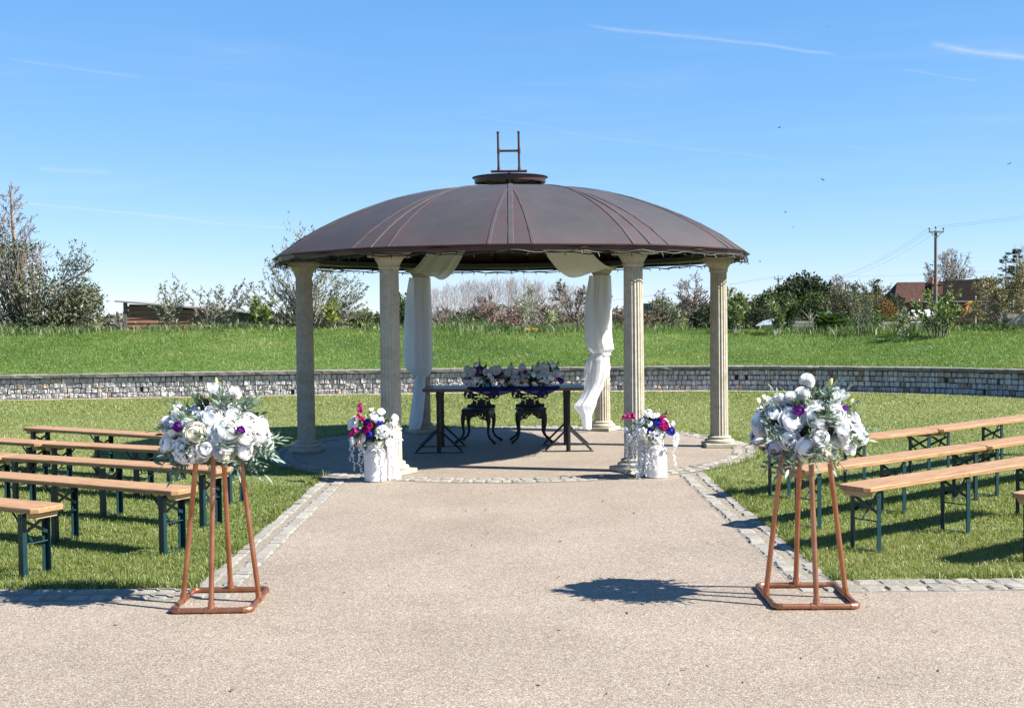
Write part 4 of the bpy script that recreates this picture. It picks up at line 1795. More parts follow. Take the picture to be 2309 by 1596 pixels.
# ------------------------------------------------------------------ flowers
def petal_grid(L, W, cup, curl, nu=4, nt=4, tipw=.75):
    """one petal along +Y from the origin, cupped; arrays (V, F)"""
    V = []
    for i in range(nt + 1):
        t = i / nt
        w = W * (math.sin(math.pi * min(1, .12 + .80 * t)) ** .6) * (1 if t < .8 else 1 - (1 - tipw) * (t - .8) / .2)
        for j in range(nu + 1):
            u = 2 * j / nu - 1
            z = cup * (u * u) * W * .9 + curl * L * (t ** 2)
            V.append((u * w * .5, t * L * (1 - .10 * u * u * t), z))
    k = np.arange((nt + 1) * (nu + 1)).reshape(nt + 1, nu + 1)
    F = np.stack([k[:-1, :-1], k[:-1, 1:], k[1:, 1:], k[1:, :-1]], -1).reshape(-1, 4)
    return np.array(V), F


def rotv(V, rx, ry, rz):
    return V @ np.array(Euler((rx, ry, rz)).to_matrix()).T


def bloom(seed, layers, jitter=.10):
    """layers of petals (count, base radius, base height, pitch deg from horizontal, length, width, cup, curl)"""
    rg_ = np.random.default_rng(seed)
    Vs, Fs, o = [], [], 0
    for (n, br, bz, pitch, L, W, cup, curl) in layers:
        off = rg_.uniform(0, TAU)
        for k in range(n):
            V, F = petal_grid(L * rg_.uniform(.9, 1.1), W * rg_.uniform(.9, 1.12), cup * rg_.uniform(.7, 1.3), curl * rg_.uniform(.6, 1.3))
            V[:, 2] += .02 * L * np.sin(V[:, 0] * 60 + rg_.uniform(0, 6))
            V = rotv(V, R(pitch) + rg_.normal(0, jitter * .6), rg_.normal(0, jitter), 0)
            V[:, 1] += br
            V[:, 2] += bz
            V = rotv(V, 0, 0, off + TAU * k / n + rg_.normal(0, .08))
            Vs.append(V)
            Fs.append(F + o)
            o += len(V)
    return np.concatenate(Vs), np.concatenate(Fs)


def cabbage(seed, layers, nu=6, nt=5):
    """full round bloom: nested cupped petals, each a patch of a sphere with a rolled, wavy rim.
    layers: (count, radius, opening angle deg, half width deg, flare)"""
    rg_ = np.random.default_rng(seed)
    Vs, Fs, o = [], [], 0
    for (n, r, tip, hw, fl) in layers:
        off = rg_.uniform(0, TAU)
        for k in range(n):
            az0 = off + TAU * k / n + rg_.normal(0, .10)
            tp = R(tip * rg_.uniform(.85, 1.18))
            rr = r * rg_.uniform(.95, 1.06)
            w = R(hw) * rg_.uniform(.9, 1.15)
            ph = rg_.uniform(0, TAU)
            V = []
            for i in range(nt + 1):
                t = i / nt
                for j in range(nu + 1):
                    u = 2 * j / nu - 1
                    pol = R(138) + (tp - R(138)) * t + .16 * u * u * t ** 3 + .05 * math.sin(u * 5 + ph) * t ** 2
                    az = az0 + u * w * (.55 + .45 * math.sin(math.pi * min(1, .1 + .75 * t))) / max(.35, math.sin(max(pol, .45)))
                    q = rr * (1 + fl * t ** 3 + .035 * u * (1 if k % 2 else -1) + .02 * math.sin(u * 7 + ph) * t)
                    V.append((q * math.sin(pol) * math.cos(az), q * math.sin(pol) * math.sin(az), q * math.cos(pol)))
            kk = np.arange((nt + 1) * (nu + 1)).reshape(nt + 1, nu + 1)
            F = np.stack([kk[:-1, :-1], kk[:-1, 1:], kk[1:, 1:], kk[1:, :-1]], -1).reshape(-1, 4)
            Vs.append(np.array(V))
            Fs.append(F + o)
            o += len(V)
    return np.concatenate(Vs), np.concatenate(Fs)


# unit blooms, about 1 across, facing +Z
PEONY_L = [(3, .17, 8, 80, 0), (4, .235, 17, 66, .03), (5, .30, 28, 56, .06), (6, .36, 41, 48, .09), (7, .415, 56, 42, .13), (8, .46, 78, 36, .20)]
ROSE_L = [(2, .17, 5, 95, 0), (3, .22, 12, 78, .02), (4, .28, 22, 64, .06), (5, .34, 38, 54, .14), (5, .40, 60, 50, .28)]
LIL_L = [(6, .02, .0, 42, .62, .26, .8, .25), (3, .01, .1, 75, .20, .05, .3, .1)]
PEONY = [mesh_np('peony', *cabbage(s, PEONY_L), smooth=True) for s in range(4)]
ROSE = [mesh_np('rose', *cabbage(20 + s, ROSE_L), smooth=True) for s in range(3)]
LILY = [mesh_np('lily', *bloom(40 + s, LIL_L), smooth=True) for s in range(2)]


def pompon(seed, n=190):
    rg_ = np.random.default_rng(seed)
    Vs, Fs, o = [], [], 0
    for k in range(n):
        ph = math.acos(1 - 1.75 * (k + .5) / n)
        th = k * 2.39996
        d = Vector((math.sin(ph) * math.cos(th), math.sin(ph) * math.sin(th), math.cos(ph)))
        q = d.to_track_quat('Y', 'Z').to_matrix()
        V, F = petal_grid(.26, .13, .9, .10, 2, 2)
        V[:, 1] += .24 + rg_.uniform(-.02, .02)
        V = V @ np.array(q).T
        Vs.append(V)
        Fs.append(F + o)
        o += len(V)
    V = np.concatenate(Vs)
    V[:, 2] += .1
    return V, np.concatenate(Fs)


POM = [mesh_np('pompon', *pompon(s), smooth=True) for s in range(2)]


def hydrangea(seed, n=46):
    rg_ = np.random.default_rng(seed)
    Vs, Fs, o = [], [], 0
    for k in range(n):
        ph = math.acos(1 - 1.6 * (k + .5) / n)
        th = k * 2.39996
        d = Vector((math.sin(ph) * math.cos(th), math.sin(ph) * math.sin(th), math.cos(ph)))
        q = d.to_track_quat('Z', 'Y').to_matrix()
        rot = rg_.uniform(0, TAU)
        for p in range(4):
            V, F = petal_grid(.16, .16, .5, -.15, 2, 2, .9)
            V = rotv(V, R(rg_.uniform(5, 40)), 0, rot + p * TAU / 4)
            V[:, 2] += .42 + rg_.uniform(-.03, .05)
            V = V @ np.array(q).T
            Vs.append(V)
            Fs.append(F + o)
            o += len(V)
    return np.concatenate(Vs), np.concatenate(Fs)


HYD = [mesh_np('hydrangea', *hydrangea(s), smooth=True) for s in range(2)]


def leaf_blade(L, W, fold=.25, bendz=-.2, n=5):
    V = []
    for i in range(n + 1):
        t = i / n
        w = W * .5 * math.sin(math.pi * min(1, t * .97 + .03)) ** .8
        z = bendz * L * t * t
        V += [(-w, t * L, z + fold * w), (0, t * L, z), (w, t * L, z + fold * w)]
    F = []
    for i in range(n):
        for j in range(2):
            a = i * 3 + j
            F.append((a, a + 1, a + 4, a + 3))
    return np.array(V), np.array(F)


def sprig(seed, length, pairs, L, W, colA, colB, droop=.3, round_=False, spread=55):
    """leafy stem along +Y rising then drooping; returns V, F, C"""
    rg_ = np.random.default_rng(seed)
    Vs, Fs, Cs, o = [], [], [], 0
    path = lambda t: np.array([.03 * math.sin(t * 4 + seed) * length, t * length, -droop * length * t * t + .05 * length * math.sin(t * 3)])
    pts = [path(k / 8) for k in range(9)]
    g = G()
    g.tube([tuple(p) for p in pts], [.0032 * (1 - .6 * k / 8) for k in range(9)], 4)
    V = np.array(g.v)
    F4 = np.array([f for f in g.f if len(f) == 4])
    Vs.append(V)
    Fs.append(F4)
    Cs.append(np.tile(np.array(colA) * .8, (len(V), 1)))
    o = len(V)
    for k in range(pairs):
        t = .12 + .86 * k / pairs
        for sd in (-1, 1):
            V, F = leaf_blade(L * rg_.uniform(.7, 1.15) * (1 - .35 * t), W * rg_.uniform(.8, 1.2) * (1 - .3 * t), rg_.uniform(.1, .5), rg_.uniform(-.35, .1))
            V = rotv(V, rg_.normal(.1, .3), rg_.normal(0, .5), 0)
            V = rotv(V, 0, 0, sd * R(spread) * -1 + rg_.normal(0, .2))
            V = V + path(t)
            c = np.array(colA) + (np.array(colB) - np.array(colA)) * rg_.uniform(0, 1)
            Vs.append(V)
            Fs.append(F + o)
            Cs.append(np.tile(c, (len(V), 1)))
            o += len(V)
    V, F = leaf_blade(L * .8, W * .8)
    Vs.append(V + path(1.0))
    Fs.append(F + o)
    Cs.append(np.tile(np.array(colB), (len(V), 1)))
    return np.concatenate(Vs), np.concatenate(Fs), np.concatenate(Cs)


EUC_A, EUC_B = (0.13, 0.20, 0.15), (0.27, 0.36, 0.29)
DKG_A, DKG_B = (0.020, 0.050, 0.022), (0.045, 0.095, 0.040)
BRG_A, BRG_B = (0.10, 0.20, 0.035), (0.19, 0.30, 0.07)
EUC = [mesh_np('eucalyptus_sprig', *sprig(s, .20, 8, .085, .020, EUC_A, EUC_B, .25), smooth=True) for s in range(4)]
SILV = [mesh_np('round_leaf_sprig', *sprig(10 + s, .15, 7, .040, .034, (0.05, 0.085, 0.055), (0.17, 0.24, 0.17), .1), smooth=True) for s in range(3)]
DKG = [mesh_np('dark_leaf_sprig', *sprig(30 + s, .14, 4, .075, .040, DKG_A, DKG_B, .2), smooth=True) for s in range(3)]
BRG = [mesh_np('bright_leaf_sprig', *sprig(50 + s, .13, 5, .060, .022, BRG_A, BRG_B, .1), smooth=True) for s in range(3)]
WISP = [mesh_np('wispy_sprig', *sprig(60 + s, .20, 14, .022, .005, (0.34, 0.40, 0.24), (0.52, 0.56, 0.40), .1), smooth=True) for s in range(2)]
PINK = [mesh_np('pink_wispy_sprig', *sprig(70, .16, 9, .030, .006, (0.42, 0.24, 0.20), (0.58, 0.42, 0.36), .3), smooth=True)]
M_FLEAF = leafmat('artificial_leaves', .55, .2, .35)
for me in EUC + SILV + DKG + BRG + WISP + PINK:
    me.materials.append(M_FLEAF)


def bud_mesh():
    g = G()
    g.lathe([(.0, .0), (.10, .03), (.21, .16), (.23, .32), (.17, .55), (.05, .78), (.0, .80)], 12, cap=False)
    return g.mesh('bud', True)


BUD = [bud_mesh()]
P_WHITE = petalmat('white_silk_petals', (0.96, 0.96, 0.955), .28)
P_CREAM = petalmat('cream_silk_petals', (0.92, 0.88, 0.76), .3)
P_SHADED = petalmat('shaded_white_petals', (0.72, 0.70, 0.80), .3)  # white petals with the lilac of shade put into their colour
P_PURPLE = petalmat('purple_silk_petals', (0.17, 0.02, 0.25), .2, .45)
P_MAGENTA = petalmat('magenta_petals', (0.52, 0.018, 0.22), .3)
P_BLUE = petalmat('royal_blue_petals', (0.035, 0.035, 0.40), .25)
P_AQUA = petalmat('aqua_petals', (0.08, 0.46, 0.52), .25)
P_PEACH = petalmat('blush_petals', (0.80, 0.66, 0.58), .3)
P_BUD = petalmat('green_yellow_bud', (0.55, 0.56, 0.22), .2)


def head(par, name, meshes, mat, p, d, size, rng):
    """one flower head at local point p facing direction d"""
    me = rng.choice(meshes)
    o = bpy.data.objects.new(name, me)
    if mat is not None:
        if len(me.materials) == 0:
            me.materials.append(mat)
        o.material_slots[0].link = 'OBJECT'
        o.material_slots[0].material = mat
    link(o, par)
    q = Vector(d).to_track_quat('Z', 'Y')
    o.rotation_mode = 'QUATERNION'
    o.rotation_quaternion = q @ Euler((0, 0, rng.uniform(0, TAU))).to_quaternion()
    o.location = p
    o.scale = (size,) * 3
    return o


def spray(par, name, meshes, p, d, size, rng, upness=0.25):
    """leafy sprig whose stem leaves point p in direction d"""
    o = mobj(name, rng.choice(meshes), None, par)
    d = Vector(d)
    q = d.to_track_quat('Y', 'Z')
    o.rotation_mode = 'QUATERNION'
    o.rotation_quaternion = q @ Euler((0, rng.uniform(-.9, .9), 0)).to_quaternion()
    o.location = p
    o.scale = (size,) * 3
    return o


def filler(par, rng, cx, cz, rx, ry, rz, n, cols, size=.05):
    rg_ = np.random.default_rng(rng.randint(0, 9999))
    Vs, Fs, Cs, o = [], [], [], 0
    for k in range(n):
        d = rg_.normal(size=3)
        d /= np.linalg.norm(d)
        p = d * np.array([rx, ry, rz]) * rg_.uniform(.25, .85)
        V, F = leaf_blade(size * rg_.uniform(.7, 1.3), size * .45)
        V = np.array(Vector(d).to_track_quat('Y', 'Z').to_matrix()) @ rotv(V, rg_.normal(0, .5), rg_.normal(0, .6), rg_.normal(0, .5)).T
        V = V.T + p + np.array([cx, 0, cz])
        c = np.array(cols[0]) + (np.array(cols[1]) - np.array(cols[0])) * rg_.uniform()
        Vs.append(V)
        Fs.append(F + o)
        Cs.append(np.tile(c, (len(V), 1)))
        o += len(V)
    ob = mobj('filler_foliage', mesh_np('filler_foliage', np.concatenate(Vs), np.concatenate(Fs), np.concatenate(Cs)), M_FLEAF, par)
    return tag(ob, kind='stuff')


def el(az, elv):
    """direction from azimuth (0 towards the camera, + to the right) and elevation in degrees"""
    a, e = R(az), R(elv)
    return Vector((math.sin(a) * math.cos(e), -math.cos(a) * math.cos(e), math.sin(e)))


def ball_arrangement(x, y, seed, label, layout):
    """big round arrangement on a copper stand"""
    a = thing('flower_arrangement', label, 'flowers', (x, y, .91), 0, 'white flower balls on copper stands')
    rng = random.Random(seed)
    RX, RY, RZ, CZ = .280, .255, .165, .10
    filler(a, rng, 0, CZ, RX, RY, RZ, 420, (DKG_A, (0.09, 0.15, 0.09)), .06)
    for kind, az, elv, size, push in layout:
        d = el(az, elv)
        p = Vector((d.x * RX, d.y * RY, CZ + d.z * RZ)) * 1.0
        p = Vector((d.x * RX * push, d.y * RY * push, CZ + d.z * RZ * push))
        nm, ms, mt = {'P': ('peony', PEONY, P_WHITE), 'C': ('peony', PEONY, P_CREAM), 'R': ('rose', ROSE, P_WHITE), 'M': ('pompon', POM, P_WHITE), 'H': ('hydrangea', HYD, P_WHITE),
                      'L': ('peony', PEONY, P_SHADED), 'V': ('purple_rose', ROSE, P_PURPLE), 'B': ('bud', BUD, P_BUD), 'Y': ('lily', LILY, P_WHITE)}[kind]
        head(a, nm, ms, mt, p, d + Vector((.28 + rng.uniform(-.35, .35), -.18, .24 + rng.uniform(-.3, .3))), size * (.80 if kind in 'PCRL' else .95), rng)
    # smaller blooms filling in between
    for k in range(30):
        d = el(rng.uniform(-105, 105), rng.uniform(-38, 66))
        q = rng.uniform(.80, 1.04)
        kd = rng.choice(('P', 'P', 'R', 'M', 'Y'))
        nm, ms, mt = {'P': ('peony', PEONY, P_WHITE), 'R': ('rose', ROSE, P_WHITE), 'M': ('pompon', POM, P_WHITE), 'Y': ('lily', LILY, P_WHITE)}[kd]
        head(a, nm, ms, mt, (d.x * RX * q, d.y * RY * q, CZ + d.z * RZ * q), d + Vector((.25 + rng.uniform(-.5, .5), rng.uniform(-.5, .1), rng.uniform(-.2, .6))), rng.uniform(.07, .105), rng)
    # the far side, less studied
    for k in range(13):
        d = el(180 + rng.uniform(-75, 75), rng.uniform(-15, 70))
        head(a, 'peony', PEONY, P_WHITE, (d.x * RX, d.y * RY, CZ + d.z * RZ), d, rng.uniform(.11, .16), rng)
    for k in range(30):
        d = el(rng.uniform(-180, 180), rng.uniform(-42, 12))
        spray(a, 'eucalyptus_sprig', EUC, (d.x * RX * .62, d.y * RY * .62, CZ + d.z * RZ * .6 - .02), d + Vector((0, 0, -.12)), rng.uniform(.75, 1.15), rng)
    for k in range(13):
        d = el(rng.uniform(-110, 110), rng.uniform(25, 80))
        spray(a, 'eucalyptus_sprig', EUC, (d.x * RX * .6, d.y * RY * .6, CZ + d.z * RZ * .7), d, rng.uniform(.75, 1.1), rng)
    for k in range(14):
        d = el(rng.uniform(-80, 80), rng.uniform(-30, 40))
        spray(a, 'eucalyptus_sprig', EUC, (d.x * RX * .86, d.y * RY * .86, CZ + d.z * RZ * .86), d + Vector((rng.uniform(-.7, .7), -.1, rng.uniform(-.4, .7))), rng.uniform(.55, .8), rng)
    for k in range(12):
        d = el(rng.uniform(-90, 90), rng.uniform(10, 75))
        spray(a, 'round_leaf_sprig', SILV, (d.x * RX * .8, d.y * RY * .8, CZ + d.z * RZ * .85), d, rng.uniform(.7, 1.0), rng)
    for k in range(10):
        d = el(rng.uniform(-100, 100), rng.uniform(-35, 70))
        spray(a, 'dark_leaf_sprig', DKG, (d.x * RX * .7, d.y * RY * .7, CZ + d.z * RZ * .75), d, rng.uniform(.6, .95), rng)
    for k in range(6):
        d = el(rng.uniform(-100, 100), rng.uniform(25, 85))
        spray(a, 'wispy_sprig', WISP, (d.x * RX * .7, d.y * RY * .7, CZ + d.z * RZ * .8), d, rng.uniform(.6, .95), rng)
    spray(a, 'pink_wispy_sprig', PINK, (-.22, -.05, CZ + .09), el(-78, 25), .8, rng)
    return a


LEFT_LAY = [('P', 6, 48, .175, 1.02), ('C', -14, 12, .160, 1.05), ('P', 24, 18, .180, 1.08), ('P', 44, 6, .165, 1.08), ('P', 58, 30, .170, 1.02), ('P', 72, 2, .150, 1.05), ('R', 0, -16, .150, 1.05), ('C', 24, -28, .140, 1.05),
            ('H', -30, -22, .165, 1.0), ('P', -16, -34, .140, .95), ('R', -52, 18, .130, 1.08), ('R', -60, -10, .140, 1.10), ('M', -78, 22, .110, 1.08), ('M', -66, 42, .105, 1.06), ('M', 36, 44, .115, 1.05), ('M', 14, -22, .09, 1.08),
            ('L', -84, -6, .130, 1.0), ('P', 92, -12, .125, 1.08), ('P', 46, -24, .14, 1.05), ('R', 84, 22, .14, 1.02), ('P', -24, 36, .13, .92), ('Y', -8, 78, .15, 1.45), ('Y', 4, 84, .12, 1.3), ('M', 52, 70, .085, 1.62), ('R', -84, 52, .07, 1.35),
            ('V', -36, 22, .068, 1.16), ('V', 34, 14, .060, 1.27), ('V', 24, 64, .05, 1.25), ('B', 6, 86, .06, 1.85), ('P', -40, 55, .11, .9), ('R', 66, 52, .12, .95), ('P', 12, 2, .13, .98), ('P', 64, -30, .12, .95)]
RIGHT_LAY = [('P', 4, 34, .175, 1.0), ('P', 30, 34, .180, 1.05), ('P', 36, 6, .165, 1.08), ('R', 62, 0, .155, 1.10), ('R', 2, -4, .150, 1.08), ('P', -12, -26, .165, 1.08), ('C', 18, -32, .165, 1.06), ('P', -32, -12, .150, 1.0), ('P', -30, 26, .175, 1.0),
             ('P', -38, 52, .15, .98), ('R', -58, 36, .130, 1.10), ('M', 4, 86, .098, 1.72), ('M', -20, 68, .098, 1.38), ('M', -40, 62, .092, 1.30), ('M', -58, 56, .085, 1.32), ('Y', 54, 58, .16, 1.2), ('M', 84, -14, .115, 1.12), ('L', -86, -12, .130, 1.05),
             ('L', -60, -34, .140, 1.0), ('V', -22, 42, .075, 1.18), ('V', 52, 40, .065, 1.18), ('V', -44, 58, .05, 1.1), ('M', -78, 4, .11, .98), ('Y', -78, 42, .13, 1.2), ('B', -70, 46, .075, 1.42), ('B', 40, 70, .075, 1.70), ('B', 74, 46, .07, 1.25),
             ('P', 14, 62, .15, .98), ('R', 74, 22, .11, 1.1), ('R', 66, -32, .11, 1.12), ('P', 48, -20, .12, .98), ('Y', -26, -46, .12, 1.0), ('R', 40, -6, .13, .98)]
ball_arrangement(-1.765, 7.12, 5, 'round white flower arrangement with eucalyptus on copper stand, gazebo-shadow side', LEFT_LAY)
ball_arrangement(1.735, 7.06, 9, 'round white flower arrangement with pompons and buds on copper stand, brick-house side', RIGHT_LAY)


# trailing strings of small white blossom
def trail_mesh(seed, length):
    rg_ = np.random.default_rng(seed)
    Vs, Fs, o = [], [], 0
    n = int(length / .012)
    for k in range(n):
        t = k / n
        z = -length * t
        x = .012 * math.sin(t * 9 + seed) + .006 * math.sin(t * 31)
        for q in range(2):
            V, F = petal_grid(.019 * rg_.uniform(.7, 1.3) * (1 - .45 * t), .017 * (1 - .35 * t), .6, -.2, 2, 2, .9)
            V = rotv(V, R(rg_.uniform(-30, 30)), R(rg_.uniform(-40, 40)), rg_.uniform(0, TAU))
            V = V + np.array([x, .004 * math.sin(t * 13), z + rg_.uniform(-.005, .005)])
            Vs.append(V)
            Fs.append(F + o)
            o += len(V)
    return np.concatenate(Vs), np.concatenate(Fs)


TRAILS = [mesh_np('trailing_blossom', *trail_mesh(s, .30)) for s in range(4)]


def churn_bouquet(x, y, seed, label, layout, trails, z0=.40):
    a = thing('bouquet', label, 'flowers', (x, y, z0), 0, 'bright bouquets in the milk churns')
    rng = random.Random(seed)
    filler(a, rng, 0, .12, .15, .13, .12, 220, (DKG_A, BRG_A), .05)
    g = G()
    for k in range(10):
        d = el(rng.uniform(-180, 180), rng.uniform(40, 85))
        g.tube([(d.x * .02, d.y * .02, -.12), (d.x * .08, d.y * .08, .10), (d.x * .17, d.y * .17, .10 + d.z * .15)], .003, 4)
    g.obj('stems', plain('flower_stem', (0.10, 0.18, 0.04), .6), a)
    for kind, px, pz, size in layout:
        nm, ms, mt = {'P': ('peony', PEONY, P_WHITE), 'R': ('rose', ROSE, P_WHITE), 'S': ('blush_rose', ROSE, P_PEACH), 'G': ('magenta_bloom', LILY, P_MAGENTA), 'K': ('magenta_rose', PEONY, P_MAGENTA), 'U': ('blue_rose', ROSE, P_BLUE),
                      'Y': ('lily', LILY, P_WHITE), 'H': ('hydrangea', HYD, P_WHITE), 'B': ('bud', BUD, P_BUD)}[kind]
        r2 = max(0, 1 - (px / .26) ** 2 - ((pz - .1) / .32) ** 2)
        py = -.16 * math.sqrt(r2) + rng.uniform(-.02, .02)
        head(a, nm, ms, mt, (px, py, pz), Vector((px * 2.2, -.30, (pz - .05) * 1.6)), size, rng)
    for k in range(8):
        d = el(180 + rng.uniform(-80, 80), rng.uniform(-5, 60))
        head(a, 'rose', ROSE, P_WHITE, (d.x * .17, d.y * .13, .1 + d.z * .13), d, rng.uniform(.07, .1), rng)
    for k in range(12):
        d = el(rng.uniform(-120, 120), rng.uniform(-10, 70))
        spray(a, 'bright_leaf_sprig', BRG, (d.x * .08, d.y * .08, .10 + d.z * .06), d, rng.uniform(.8, 1.2), rng)
    for k in range(7):
        d = el(rng.uniform(-100, 100), rng.uniform(0, 80))
        spray(a, 'dark_leaf_sprig', DKG, (d.x * .08, d.y * .08, .10 + d.z * .08), d, rng.uniform(.7, 1.1), rng)
    for (tx, ty, tz, ln) in trails:
        o = mobj('trailing_blossom', rng.choice(TRAILS), P_WHITE, a, (tx, ty, tz), (rng.uniform(-.06, .06), rng.uniform(-.06, .06), rng.uniform(0, TAU)), (1.25, 1.25, ln / .30))
    return a


churn_bouquet(-1.43, 12.30, 3, 'bouquet of magenta, blue and white flowers with trailing blossom before the mostly shaded column',
              [('G', -.13, .37, .085), ('G', -.115, .325, .09), ('G', -.13, .27, .08), ('G', -.09, .24, .09), ('K', -.065, .155, .105), ('G', -.02, .175, .09), ('G', -.16, .13, .095), ('G', -.20, .10, .09), ('U', -.055, .235, .07),
               ('U', .07, .225, .08), ('U', -.03, .105, .09), ('P', .015, .285, .10), ('P', .055, .255, .11), ('R', .085, .33, .085), ('Y', -.01, .335, .07), ('R', .215, .26, .09), ('Y', .19, .20, .10), ('S', -.15, .02, .105),
               ('R', -.215, .035, .09), ('R', -.11, .055, .08), ('S', -.10, .09, .075), ('R', -.235, .215, .09), ('R', -.20, .255, .07), ('R', -.25, .17, .06), ('R', -.18, .20, .08), ('H', .10, .13, .13), ('Y', .05, .09, .12), ('Y', .12, .03, .12),
               ('Y', .03, .02, .10), ('Y', .17, .11, .11), ('B', .13, .20, .05), ('R', -.02, -.02, .06)],
              [(-.235, -.03, .10, .40), (-.245, .02, .02, .22), (-.155, -.07, .0, .36), (-.10, -.09, -.01, .20), (.04, -.125, .02, .32), (.09, -.12, .0, .28), (.02, -.125, -.05, .3), (.23, -.04, .16, .24), (.215, -.05, .14, .40), (.27, .0, .14, .20), (.17, -.10, .05, .36), (.245, -.02, .1, .34)])
churn_bouquet(1.46, 12.32, 13, 'bouquet of white, magenta and blue flowers with thick trailing blossom beside the sunlit front column',
              [('G', -.28, .225, .085), ('G', -.24, .235, .075), ('G', -.20, .235, .10), ('G', .06, .225, .08), ('K', .085, .16, .12), ('G', .07, .13, .10), ('U', .015, .19, .09), ('U', -.06, .11, .07), ('U', .155, .095, .10), ('U', -.12, .215, .05),
               ('R', -.07, .285, .09), ('R', -.14, .20, .09), ('Y', -.02, .235, .10), ('R', .02, .265, .06), ('P', .035, .10, .09), ('Y', -.03, .07, .12), ('Y', .0, .02, .12), ('Y', -.10, .10, .12), ('Y', .15, .17, .09), ('R', -.18, .15, .07), ('H', -.15, .08, .13),
               ('Y', -.22, .04, .12), ('Y', -.26, .10, .09), ('R', .06, .05, .08), ('B', .03, .30, .05), ('R', -.06, .18, .07), ('Y', .20, .03, .08), ('H', -.20, -.02, .11)],
              [(-.27, -.03, .12, .44), (-.25, -.05, .08, .40), (-.22, -.07, .05, .46), (-.19, -.08, .04, .40), (-.15, -.09, .02, .44), (-.12, -.10, .02, .36), (-.09, -.11, .0, .38), (-.06, -.12, .0, .30), (-.02, -.125, .0, .32), (.02, -.125, -.02, .22),
               (.20, -.05, .05, .12), (.22, -.02, .03, .32), (.24, .02, .06, .14), (-.28, .0, .0, .34)])

# long arrangement on the table
ta = thing('table_flowers', 'long low arrangement of white, purple and turquoise artificial flowers on the table', 'flowers', (-.035, 14.86, .815))
rng = random.Random(21)
for k in range(3):
    filler(ta, rng, -.36 + .36 * k, .09, .24, .10, .085, 150, (DKG_A, DKG_B), .06)
spec = []
for px, pz, s, kd in ((-.52, .22, .10, 'M'), (-.46, .19, .11, 'M'), (-.41, .275, .08, 'R'), (-.29, .185, .09, 'M'), (-.22, .21, .08, 'M'), (-.16, .20, .125, 'M'), (-.02, .165, .095, 'M'), (.02, .23, .085, 'M'), (.07, .185, .085, 'M'), (.16, .235, .10, 'M'),
                      (.33, .22, .08, 'M'), (.42, .235, .125, 'M'), (.445, .165, .10, 'M'), (.54, .26, .08, 'R'), (.585, .15, .11, 'M'), (-.51, .09, .13, 'H'), (-.45, .085, .13, 'P'), (-.36, .075, .11, 'R'), (-.24, .12, .12, 'Y'), (-.20, .075, .10, 'Y'),
                      (-.09, .08, .12, 'R'), (.07, .09, .125, 'H'), (.10, .04, .10, 'Y'), (.19, .08, .11, 'S'), (.30, .145, .085, 'R'), (.41, .10, .13, 'P'), (.46, .05, .11, 'Y'), (.515, .11, .11, 'R'), (-.01, .04, .07, 'Y'), (.30, .03, .08, 'Y'), (-.44, .03, .08, 'Y'),
                      (-.39, .235, .05, 'V'), (-.40, .17, .06, 'V'), (-.335, .22, .045, 'V'), (-.43, .125, .05, 'V'), (-.13, .12, .06, 'V'), (-.27, .16, .045, 'V'), (.19, .185, .05, 'V'), (.56, .165, .045, 'V'), (.635, .065, .06, 'V'), (.60, .10, .05, 'V'),
                      (-.365, .185, .04, 'A'), (-.31, .055, .04, 'A'), (-.27, .025, .045, 'A'), (.225, .14, .055, 'A'), (.345, .175, .05, 'A'), (.585, .205, .06, 'A')):
    nm, ms, mt = {'P': ('peony', PEONY, P_WHITE), 'R': ('rose', ROSE, P_WHITE), 'S': ('blush_rose', ROSE, P_PEACH), 'M': ('pompon', POM, P_WHITE), 'H': ('hydrangea', HYD, P_SHADED), 'Y': ('lily', LILY, P_WHITE), 'V': ('purple_rose', ROSE, P_PURPLE), 'A': ('turquoise_rose', ROSE, P_AQUA)}[kd]
    head(ta, nm, ms, mt, (px, -.02 - .11 * (1 - pz / .36), pz), Vector((px * .3, -1, .2 + pz * 1.5)), s * (1.35 if kd in 'VA' else 1.0), rng)
for k in range(16):
    head(ta, 'rose', ROSE, P_WHITE, (rng.uniform(-.55, .6), rng.uniform(.04, .12), rng.uniform(.08, .2)), Vector((0, 1, .6)), rng.uniform(.07, .11), rng)
for px, dz in ((-.42, .5), (-.36, .7), (-.30, .5), (-.10, .45), (0, .55), (.05, .5), (.33, .6), (.28, .4), (.52, .6), (.58, .6), (.5, .4)):
    spray(ta, 'round_leaf_sprig', SILV, (px, .0, .17), Vector((rng.uniform(-.3, .3), -.2, 1)), dz * 1.5, rng)
for k in range(16):
    px = rng.uniform(-.55, .62)
    spray(ta, 'dark_leaf_sprig', DKG, (px, -.05, .07), Vector((rng.uniform(-.6, .6), -1, rng.uniform(-.25, .5))), rng.uniform(.7, 1.1), rng)
for k in range(5):
    spray(ta, 'bright_leaf_sprig', BRG, (rng.uniform(-.5, .55), -.09, .05), Vector((rng.uniform(-.6, .6), -1, -.1)), rng.uniform(.4, .6), rng)
